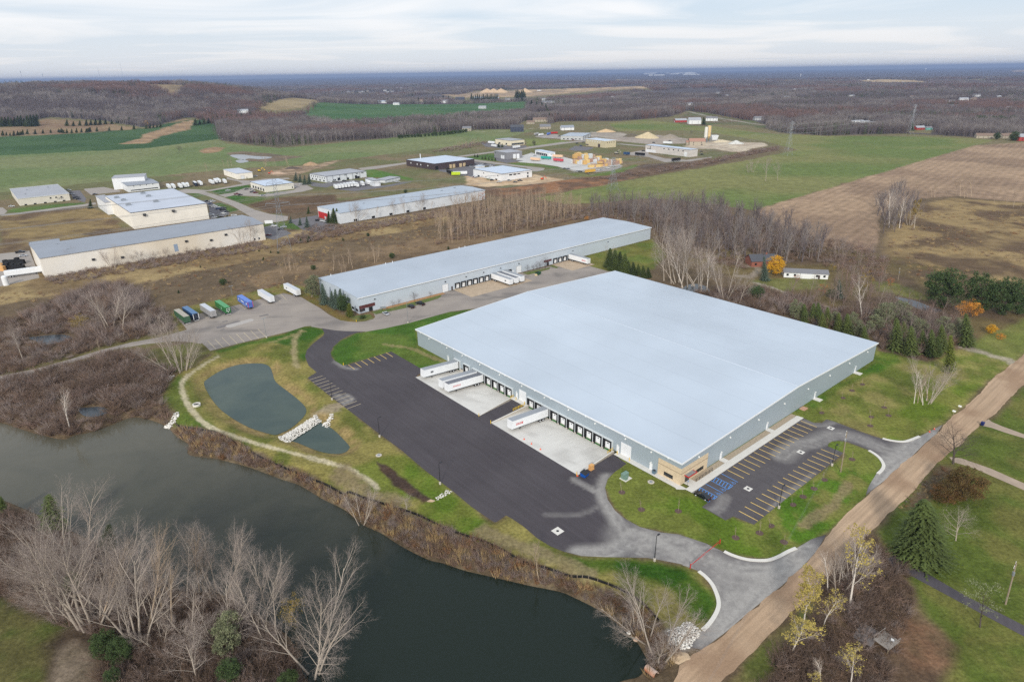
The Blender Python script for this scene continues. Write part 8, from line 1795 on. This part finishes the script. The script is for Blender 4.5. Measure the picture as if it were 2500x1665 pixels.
# far isolated trees in the fields
for k, s, x, y, u, v, lab in (('oak0','A',1225,1045,1225,985,'single round leafless tree in the light green field'), ('big0','C',585,1240,600,1055,'tall bare tree of the pair in the green field, left one'), ('big1','C',668,1235,685,1090,'tall bare tree of the pair in the green field, right one'), ('fan0','C',495,1180,500,1075,'bushy bare tree on an island in the green field'), ('fan2','C',470,1180,480,1110,'shorter bushy tree on the same field island'), ('oak0','C',78,918,78,888,'small round tree before the white barn'), ('birch0','C',1430,1555,1430,1290,'pale-trunked big tree at the corner of the ploughed field, left stem'), ('birch1','C',1500,1560,1510,1330,'pale-trunked big tree at the corner of the ploughed field, middle stem'), ('fan1','C',1570,1540,1590,1320,'bushy tree at the corner of the ploughed field'), ('fan2','C',1420,1500,1400,1280,'dark bushy tree at the corner of the ploughed field'), ('poplarleaf0','C',1600,1560,1610,1370,'dull yellow tree at the corner of the ploughed field')): plant(k, s, x, y, u, v, lab, 1.2)
for k, (x, y) in enumerate(((1610,1350),(1690,1345),(1720,1350),(1740,1350),(1830,1345),(1885,1340),(1915,1345),(1945,1355),(1965,1350),(1990,1345),(2150,1390),(2230,1410),(2280,1415),(2330,1420))): plant('pop%d' % (k % 4), 'C', x, y, x + 6, y - (70 + 60*(k % 3 == 0) + 50*(4 < k < 10)), 'thin leafless tree in the row at the lower edge of the ploughed field', 1.5, group='thin trees along the ploughed field')
# dense stands
def grove(spec, n, hmin, hmax, kinds, label, group, sxy=1.2, mind=2.5, name='bare_tree', jit=.25):
 P = [p[:2] for p in sheetpts(spec)]; A = np.array(P); out = []; tries = 0
 while len(out) < n and tries < 20000:
  tries += 1; x = prng.uniform(A[:,0].min(), A[:,0].max()); y = prng.uniform(A[:,1].min(), A[:,1].max())
  if not inpoly(np.array([x]), np.array([y]), P)[0]: continue
  if any((x-a)**2 + (y-b)**2 < mind**2 for a, b in out): continue
  out.append((x, y))
 for x, y in out: put(prng.choice(kinds), (x, y, tz(x, y)), prng.uniform(hmin, hmax), (prng.uniform(-.06,.06), prng.uniform(-.06,.06), 1), sxy*prng.uniform(.8,1.25), label, 'tree', name, group)
POPS = ['pop0','pop1','pop2','pop3']; WOODS_ = ['wood0','wood1','wood2','wood3']
grove("d 1000,520 1060,480 1130,470 1240,462 1330,470 1345,490 1330,505 1180,535 1060,560 1010,560", 74,11,18, POPS, 'thin pale poplar in the dense stand behind the long warehouse', 'poplars behind the long warehouse', 1.3)
grove("d 1345,480 1480,478 1600,480 1700,505 1790,530 1880,560 1880,600 1780,610 1700,600 1600,590 1520,570 1500,520 1390,505", 78,13,20, WOODS_, 'tall grey leafless tree in the wood below the green field', 'trees of the wood below the green field', 1.3,5)
grove("d 750,632 800,600 870,585 880,605 830,625 770,640", 12,8,13, POPS, 'thin pale tree in the row behind the long warehouse roof', 'thin trees behind the long warehouse corner', 1.4,2)
grove("d 622,640 690,600 690,628 640,655", 8,8,12, POPS, 'thin pale tree in the brown strip above the storage yard', 'thin trees above the storage yard', 1.4,2)
grove("Y 30,1015 300,960 420,930 420,960 250,1010 60,1050", 18,7,11, POPS, 'thin grey sapling tree in the scrub below the long field', 'scrub trees below the long field', 1.8,3)
grove("A 1380,1190 1540,1130 1700,1140 1850,1120 2000,1120 2000,1140 1850,1150 1700,1160 1560,1160", 12,9,14, POPS, 'thin tree in the wet hedge beyond the cream garage', 'trees of the wet hedge beyond the cream garage', 1.5,5)
grove("G 380,640 800,770 1200,960 1550,1010 1750,1150 1750,1380 1000,1380 620,1200 300,830", 16,9,15, ['fan0','fan1','fan2','big0','big1','big2'], 'slim leafless tree filling the middle of the wooded point', GF, 1.3,4)
def crow(label, s, pts, n, hpx, group, kind=None, sxy=1.5, cat='tree'):
 for k in range(n):
  t = (k + .5) / n * (len(pts) - 1); i = int(t); f = t - i; x = pts[i][0]*(1-f) + pts[i+1][0]*f; y = pts[i][1]*(1-f) + pts[i+1][1]*f + prng.uniform(-2,2)
  plant(kind or 'spruce%d' % (k % 3), s, x, y, x, y - hpx*prng.uniform(.8,1.2), label, sxy, 'evergreen_tree', group=group)
crow('small dark conifer in the long hedge row at the far field edge', 'A', [(5,930),(120,928),(160,922),(400,908),(440,912),(590,908),(620,903),(1000,880),(1110,872)], 36,30, 'conifers of the far field hedge')
crow('dark conifer in the plantation at the far left edge', 'A', [(0,866),(260,864)], 12,70, 'conifers of the far left plantation', None, 1.4); crow('dark conifer in the belt under the wooded hill', 'A', [(435,862),(590,862),(700,852),(850,845),(960,850)], 14,40, 'conifers of the hill belt', None, 1.6)
crow('dark conifer at the left end of the big dark wood', 'A', [(1320,858),(1500,838),(1700,815),(1830,805)], 18,42, 'conifers left of the dark wood', None, 1.6); crow('pine in the row behind the wide red barn', 'B', [(892,690),(1080,690)], 14,42, 'pines behind the red barn', None, 1.3); crow('tall dark pine in the clump right of the red barns', 'B', [(1198,692),(1270,690)], 6,74, 'tall pines right of the red barns', None, 1.3)
crow('low green conifer in the hedge before the dark wood', 'B', [(395,948),(550,938),(740,922),(870,905)], 22,24, 'conifers of the hedge before the wood', 'pine0', 1.6); crow('dark conifer scattered near the white farmhouse', 'B', [(300,705),(480,712),(640,700),(760,690)], 10,36, 'conifers near the far farmhouse', None, 1.4); crow('dark conifer on the rise above the tan ranch house', 'B', [(1290,740),(1400,745),(1440,835),(1500,820)], 9,46, 'conifers above the ranch house', None, 1.5)
crow('small conifer on the grass verge of the grey works', 'Y', [(320,1140),(345,1138),(425,1170),(475,1172),(530,1182),(580,1190),(635,1192)], 7,42, 'small conifers before the grey works', None, 1.5)
crow('dark evergreen at the far right edge of the woods', 'C', [(1990,855),(2120,850),(2300,850)], 8,55, 'evergreens at the far right wood edge', 'pine1', 1.4)
# small round cedars on the brown strip
for k, (s, x, y, hp) in enumerate((('D',1525,408,45),('D',1220,465,22),('D',1800,240,22),('D',2140,305,34),('D',1370,290,14),('D',1850,190,16),('D',1900,195,16),('D',2055,115,26),('D',2110,105,32),('E',190,75,22),('E',20,105,20),('E',740,165,22),('E',355,225,38),('L',780,1385,40),('L',435,1445,38),('D',1770,180,12),('K',1365,1375,36),('K',1965,1130,40))): plant('darkcedar0' if k % 3 else 'pine0', s, x, y, x, y - hp, 'small dark cedar dotted on the brown grass strip', 2.2 if k % 3 else 1.6, 'evergreen_tree', group='small cedars on the brown strip')
# ---------------------------------------------------------------- scattered cover (nobody could count these)
def scatter(name, label, P, S, RZ, IX, meshes):
 n = len(P); me = bpy.data.meshes.new(name + '_points'); me.vertices.add(n); me.vertices.foreach_set('co', np.asarray(P, np.float32).ravel())
 a = me.attributes.new('sc', 'FLOAT_VECTOR', 'POINT'); a.data.foreach_set('vector', np.asarray(S, np.float32).ravel())
 a = me.attributes.new('rt', 'FLOAT_VECTOR', 'POINT'); a.data.foreach_set('vector', np.stack([np.zeros(n), np.zeros(n), RZ], 1).astype(np.float32).ravel())
 a = me.attributes.new('ix', 'INT', 'POINT'); a.data.foreach_set('value', np.asarray(IX, np.int32))
 o = link(name, me); o['kind'] = 'stuff'; o['label'] = label
 c = bpy.data.collections.new(name + '_kinds')
 for i, m_ in enumerate(meshes):
  q = bpy.data.objects.new('%s_kind_%02d' % (name, i), m_); c.objects.link(q)
 ng = bpy.data.node_groups.new(name + '_scatter', 'GeometryNodeTree')
 ng.interface.new_socket('Geometry', in_out='INPUT', socket_type='NodeSocketGeometry'); ng.interface.new_socket('Geometry', in_out='OUTPUT', socket_type='NodeSocketGeometry')
 N = ng.nodes; gi = N.new('NodeGroupInput'); go = N.new('NodeGroupOutput'); ip = N.new('GeometryNodeInstanceOnPoints'); ci = N.new('GeometryNodeCollectionInfo')
 ci.inputs['Collection'].default_value = c; ci.inputs['Separate Children'].default_value = True; ci.inputs['Reset Children'].default_value = True
 mp_ = N.new('GeometryNodeMeshToPoints')
 def na(nm, ty): q = N.new('GeometryNodeInputNamedAttribute'); q.data_type = ty; q.inputs['Name'].default_value = nm; return [s for s in q.outputs if s.enabled and s.name == 'Attribute'][0]
 L = ng.links.new
 L(gi.outputs[0], mp_.inputs[0]); L(mp_.outputs[0], ip.inputs['Points']); L(ci.outputs[0], ip.inputs['Instance']); ip.inputs['Pick Instance'].default_value = True
 L(na('ix', 'INT'), ip.inputs['Instance Index']); L(na('rt', 'FLOAT_VECTOR'), ip.inputs['Rotation']); L(na('sc', 'FLOAT_VECTOR'), ip.inputs['Scale']); L(ip.outputs[0], go.inputs[0])
 o.modifiers.new('scatter', 'NODES').node_group = ng
 return o
NR = np.random.default_rng(77)
def fill(spec, sp, cov=None):
 P = np.array([p[:2] for p in sheetpts(spec)]) if isinstance(spec, str) else np.array(spec)
 gx, gy = np.meshgrid(np.arange(P[:,0].min(), P[:,0].max(), sp), np.arange(P[:,1].min(), P[:,1].max(), sp))
 x = gx.ravel() + NR.uniform(-.6,.6, gx.size)*sp; y = gy.ravel() + NR.uniform(-.6,.6, gx.size)*sp
 k = inpoly(x, y, P)
 if cov: k &= fbm(x/cov[0], y/cov[0], 51) > cov[1]
 return x[k], y[k]
ALLPAVE = [np.array(ASPH), np.array(EPK), np.array(OLD), np.array(DR)]
def offpave(x, y):
 k = np.ones(len(x), bool)
 for P in ALLPAVE: k &= ~inpoly(x, y, P)
 for P in POOLS: k &= sdist(x, y, P) < -1.5
 k &= terrain(x, y) > LAKE_Z + .03
 return k
SHD = mat('brush_dark', (130,108,92), .95,.12,3, rnd=.35, tint=(100,84,74))
SHM = [mat('brush_brown', (148,122,100), .95,.1,3, rnd=.25, tint=(126,104,94)), mat('brush_grey', (150,134,126), .95,.1,3, rnd=.2), mat('brush_rust', (146,108,76), .95,.1,3, rnd=.2), mat('brush_tan', (174,148,106), .95,.1,3, rnd=.2)]
SH = [shrub(200+i, 26,5, (.75,.6,.85,.7)[i % 4], .013).mesh('shrub%d' % i, SHM[(0,1,0,2)[i % 4]]) for i in range(6)] + [tuft(210+i, 22,.55,.025).mesh('grass%d' % i, SHM[3]) for i in range(2)] + [shrub(220+i, 30,6,.75,.013).mesh('dark_shrub%d' % i, SHD) for i in range(2)]
def brush(name, label, spec, sp, h0, h1, idx, cov=None, wide=1.3):
 x, y = fill(spec, sp, cov); k = offpave(x, y); x, y = x[k], y[k]; n = len(x)
 h = NR.uniform(h0, h1, n) * (.6 + .8*fbm(x/9, y/9,15)); w = h * wide * NR.uniform(.8,1.3, n)
 scatter(name, label, np.stack([x, y, terrain(x, y) - .05], 1), np.stack([w, w, h], 1), NR.uniform(0,6.28, n), NR.choice(idx, n), SH); return n
cnt = 0
cnt += brush('brush', 'tangled brown brush and thicket left of the ponds', "D -300,560 100,640 250,560 560,440 850,400 1050,560 1130,590 1180,640 1210,700 1060,765 880,795 700,845 500,905 250,972 -300,1110", 2.6,1.2,4.2, [0,8,2,1,9,5], None)
cnt += brush('thicket', 'tall grey-purple leafless thicket above the drive', "D 520,480 640,430 850,395 1050,545 1125,595 1080,680 960,740 860,770 700,800 560,800 480,700 330,720 150,700 100,600 300,600", 3.2,3.5,8.0, [1,0,5,1], (18,.38), .75)
cnt += brush('brush', 'brown brush between the drive and the lake inlet', "D -300,1130 0,1070 250,1018 450,958 620,915 800,860 950,900 1100,950 1200,1020 1140,1080 1090,1170 1130,1260 1150,1370 1080,1345 900,1305 780,1350 640,1400 500,1435 240,1415 -300,1310", 2.1,1.5,4.5, [0,8,2,9,1,5,8])
cnt += brush('undergrowth', 'brown undergrowth beneath the trees of the wooded point', "G -100,380 300,480 700,660 850,800 1100,910 1500,970 1650,1050 1930,1240 2000,1420 2130,1600 2100,1750 700,1750 650,1330 560,1220 450,1180 100,1050 -100,950", 1.6,1.0,4.2, [8,9,8,9,8,0,1], None, .95)
cnt += brush('undergrowth', 'brown undergrowth of the roadside thicket', "I 880,660 1080,570 1330,570 1420,740 1560,840 1600,1000 1560,1200 1500,1300 1400,1700 500,1700 640,1420 760,1330 900,1200 930,1000", 1.5,.8,3.0, [8,9,8,9,0,1,2])
cnt += brush('reeds', 'tan and rust reeds fringing the lake bank', "H 0,270 400,400 700,520 1150,700 1500,820 1850,930 2150,1130 2260,1280 2320,1420 2110,1470 2080,1380 2010,1280 1850,1130 1600,985 1300,905 1000,838 700,752 420,636 0,390 | G 2200,312 1900,172 1700,98 1290,12 | D 1200,1440 1150,1385 1230,1365 1500,1432 | G 1750,12 2100,150", 1.1,1.2,2.8, [6,0,6,1,3,0,2,5], (14,.3), .9)
cnt += brush('brush', 'low brown scrub on the strip between the warehouses', "d -100,700 230,625 600,560 900,510 1030,500 1000,560 870,600 740,640 700,660 640,672 540,690 400,700 300,720 200,690", 4.6,.6,1.7, [0,2,7,3,7,6], (22,.42), 1.5)
cnt += brush('brush', 'grey scrub along the foot of the long cream and white buildings', "d 95,640 300,600 600,556 620,575 720,520 800,520 1110,468 1120,485 900,520 700,560 400,610 130,655", 2.6,1.0,3.0, [0,1,1,4,5])
cnt += brush('brush', 'brown scrub in the poplar stand and wood floor', "d 1000,565 1060,490 1240,470 1350,478 1600,478 1800,520 1990,570 2050,600 2000,640 1850,600 1700,620 1540,580 1500,525 1340,505 1200,530", 4.2,1.2,3.4, [0,1,2,4,5])
cnt += brush('brush', 'mixed scrub between the big warehouse and the gravel drive', "F -60,470 350,440 560,430 850,520 1180,600 1500,600 1900,640 1950,760 1700,900 1350,840 1300,770 900,680 400,560 0,450", 2.6,1.6,6.0, [0,8,2,1,9,5,1], None, .85)
cnt += brush('brush', 'brown reed bed and scrub on the upper right', "F 1000,190 1350,230 1900,330 2352,430 2352,520 2000,450 1700,440 1450,370 1200,330 1050,300", 4.0,.7,2.0, [0,2,3,6,7], (16,.4), 1.5)
cnt += brush('brush', 'tan and brown meadow scrub beside the ploughed field', "d 2040,560 2090,480 2250,470 2400,490 2400,690 2200,640 2060,600", 6.0,.7,1.8, [6,7,3,0,2], (25,.45), 2.0)
cnt += brush('brush', 'dark hedge scrub along the edge of the green field', "N -300,1050 0,1060 500,1000 1000,915 1480,835 1900,735 2352,655 2352,605 2000,660 1480,770 1000,860 500,940 0,1010", 6,1.5,4.0, [0,1,2,4,5], None, 1.8)
cnt += brush('brush', 'grey scrub at the foot of the long field', "Y -300,1080 60,1000 300,950 500,930 560,950 300,1010 80,1060", 6,1.5,3.5, [1,5,0], None, 1.8)
cnt += brush('undergrowth', 'low brown scrub under the three roadside bushes', "S 1170,960 1360,980 1400,1050 1180,1300 1000,1500 870,1568 650,1568 860,1330 1000,1170", 1.8,.5,1.3, [0,1,3,7])
print('shrubs', cnt)
# riprap
STO = [blob(300+i).mesh('stone%d' % i, mat('limestone_rock', (222,218,210), .85,.12,3, rnd=.18)) for i in range(4)]
def rocks(label, spec, sp, s0, s1, z=None, hump=0):
 x, y = fill(spec, sp); n = len(x); P = np.array([p[:2] for p in sheetpts(spec)]); zz_ = terrain(x, y);
 if z is not None: zz_ = np.maximum(zz_, z)
 if hump: zz_ = zz_ + hump * sstep(0,2.0, sdist(x, y, P))
 s = NR.uniform(s0, s1, n); scatter('rock_riprap', label, np.stack([x, y, zz_ + s*.2], 1), np.stack([s, s, s], 1), NR.uniform(0,6.28, n), NR.integers(0,4, n), STO)
rocks('long white stone weir between the two ponds', "V 235,1215 860,842 945,915 400,1262", .33,.35,.75, POND_Z + .15,.7); rocks('small pile of white stones at the corner of the small pond', "V 945,975 1100,840 1148,870 1040,1018", .55,.5,1.1, None, .3)
rocks('grey-white riprap apron beside the dirt road entrance', "X 620,700 850,620 900,550 1000,545 1180,680 1170,800 1080,850 1000,1020 720,1025 640,850", .34,.35,.7, None, .5); rocks('pale stone spill on the lake bank corner', "D 1108,1345 1210,1270 1228,1290 1150,1355", .5,.5,1.1); rocks('small pale stone pile by the pond bank', "D 1128,1070 1160,1030 1195,1028 1170,1060", .5,.5,1.0); rocks('white stone drain running down from the yard edge', "H 648,315 735,252 770,268 670,325", .4,.35,.6)
# far woods as one mass
def farproto(seed, h=1): T, C, _ = bare(seed, 1,.3,.5, (9,6), (.5,.55), .45,.022, (.5,.5,.6), far=True); B = TB(); B.V = T.V + C.V; B.F = T.F + [tuple(i + T.n for i in f) for f in C.F]; B.n = len(B.V); return B
FWM = [mat('far_wood_brown', (126,114,111), .95,.05,3, rnd=.22, tint=(106,97,98)), mat('far_wood_grey', (142,133,128), .95,.05,3, rnd=.2), mat('far_wood_rust', (130,106,99), .95,.05,3, rnd=.2)]
single = [farproto(400+i).mesh('far_tree%d' % i, FWM[i % 2]) for i in range(4)]
def clumpmesh(seed, M):
 g = np.random.default_rng(seed); B = TB()
 for k in range(9):
  c = farproto(seed*10+k); h = g.uniform(.75,1.1); o = np.array([g.uniform(-.55,.55), g.uniform(-.55,.55), 0])
  c.V = [v * np.array([1.1,1.1, h]) + o for v in c.V]; B.F += [tuple(i + B.n for i in f) for f in c.F]; B.V += c.V; B.n += len(c.V)
 return B.mesh('far_clump%d' % seed, M)
clumps = [clumpmesh(50+i, FWM[(0,1,0,2)[i]]) for i in range(4)]
conF = conifer(430,.24,9,6,3,.05)[1].mesh('far_conifer', SPRU)
s_ = lambda r: np.where(r < 900,5.2, np.maximum(5.2,.0075*r))
X_, Y_, I_, S_ = [], [], [], []
r = 380.0
while r < 8000:
 sp = float(s_(np.array([r]))[0]); n = int(1.75 * r / sp); a = (np.arange(n) + NR.random(n)) / n * 1.75 - .875; rr = r + NR.uniform(-.5,.5, n) * sp
 X_.append(rr*np.sin(a)); Y_.append(rr*np.cos(a)); r += sp
X_ = np.concatenate(X_); Y_ = np.concatenate(Y_); k = ~inpoly(X_, Y_, OPEN)
for c in CLEARS: k &= ~inpoly(X_, Y_, c)
rr = np.hypot(X_, Y_); k &= ~((rr > 3200) & (fbm(X_/420, Y_/900,88,3) > .6))
hp = np.array([[o.location.x, o.location.y] for o in bpy.data.objects if o.parent is None and o.name.split('.')[0] in ('house', 'barn', 'mobile_home')])
for hx, hy in hp:
 D2 = math.hypot(hx, hy); ux, uy = hx/D2, hy/D2; al = (X_-hx)*ux + (Y_-hy)*uy; ac = np.abs((X_-hx)*uy - (Y_-hy)*ux); k &= ~((ac < 18) & (al < 14) & (al > -(26 + D2*.055)))
X_, Y_, rr = X_[k], Y_[k], rr[k];
for q, sp_ in (("d 1345,480 1480,476 1600,478 1700,503 1790,528 1890,560 1890,602 1780,612 1700,602 1600,592 1520,572 1500,522 1390,507", 7.5), ("d 2005,480 2060,440 2110,470 2080,530 2030,540", 8)):
 x_, y_ = fill(q, sp_); X_ = np.concatenate([X_, x_]); Y_ = np.concatenate([Y_, y_])
rr = np.hypot(X_, Y_); n = len(X_); sp = s_(rr); big = rr > 1250
con = (rr > 900) & (fbm(X_/150, Y_/150,71,4) > .585) & (NR.random(n) < .6)
nearw = np.zeros(n, bool)
ix = np.where(con, 8, np.where(big, 4 + np.clip(((fbm(X_/330, Y_/330,74,3) - .3) * 10 + NR.uniform(-.7,.7, n)), 0,3.99).astype(int), NR.integers(0,4, n)))
h = NR.uniform(13,20, n) * (.75 + .5*fbm(X_/90, Y_/90,72)); w = np.where(con, 13*np.maximum(1, sp/9), np.where(big, np.maximum(sp*1.35,11), h*1.15))
print('far woods', n)
def merged(seed):
 T, C, _ = bare(seed, 1,.25,.5, (9,7,6,2), (.5,.48,.5,.6), .45,.0105); T.F += [tuple(i + T.n for i in f) for f in C.F]; T.V += C.V; return T.mesh('wood_tree', TWIGG if seed % 2 else BARKG)
x_, y_ = fill("F 1000,150 1350,230 1420,330 1360,480 1550,520 1900,640 1940,780 1700,880 1450,820 1300,720 1000,580 640,450 560,420 700,470 1000,480 1060,350", 5.6); k = offpave(x_, y_); x_, y_ = x_[k], y_[k]; n_ = len(x_); h_ = NR.uniform(6,14, n_)
x2, y2 = fill("d 1000,520 1060,480 1130,470 1240,462 1330,470 1345,490 1330,505 1180,535 1060,560 1010,560", 6.0); h2 = NR.uniform(8,16, len(x2)); x_ = np.concatenate([x_, x2]); y_ = np.concatenate([y_, y2]); h_ = np.concatenate([h_, h2]); n2 = n_; n_ = len(x_); w_ = np.where(np.arange(n_) < n2, h_*1.5, h_*1.1)
PM = mat('poplar_tan', (178,156,132), .9,.1,3, rnd=.15)
def mpop(seed):
 T, C, _ = bare(seed, 1,.35,.34, (12,6,4), (.38,.5,.55), .6,.0085); T.F += [tuple(i + T.n for i in f) for f in C.F]; T.V += C.V; return T.mesh('poplar_wood_tree', PM)
scatter('mixed_scrub_wood', 'small leafless trees filling the belts behind both warehouses', np.stack([x_, y_, terrain(x_, y_)], 1), np.stack([w_, w_, h_], 1), NR.uniform(0,6.28, n_), np.where(np.arange(n_) < n2, NR.integers(0,3, n_), NR.integers(3,5, n_)), [merged(61), merged(62), merged(63), mpop(51), mpop(52)])
scatter('woods', 'leafless brown woods covering the land to the horizon', np.stack([X_, Y_, terrain(X_, Y_) - .3], 1), np.stack([w, w, h], 1), NR.uniform(0,6.28, n), ix, single + clumps + [conF])
# ---------------------------------------------------------------- air
HM = bpy.data.materials.new('haze'); HM.use_nodes = True; n = HM.node_tree.nodes; n.clear()
ou = n.new('ShaderNodeOutputMaterial'); pv = n.new('ShaderNodeVolumePrincipled'); pv.inputs['Color'].default_value = (.40,.52,.80,1); pv.inputs['Density'].default_value = 6.5e-5; pv.inputs['Anisotropy'].default_value = 0.2
HM.node_tree.links.new(pv.outputs[0], ou.inputs['Volume'])
hz_ = MB().box(-47000,47000,-3000,47000,-8,175).build('haze', HM); hz_['kind'] = 'stuff'; hz_['label'] = 'thin blue haze over the far land'
print('objects', len(bpy.data.objects), 'lowest', GZ.min())
sc.cycles.use_denoising = False
sc.cycles.use_adaptive_sampling = False
sc.cycles.sample_clamp_indirect = 2.0
sc.cycles.sample_clamp_direct = 6.0
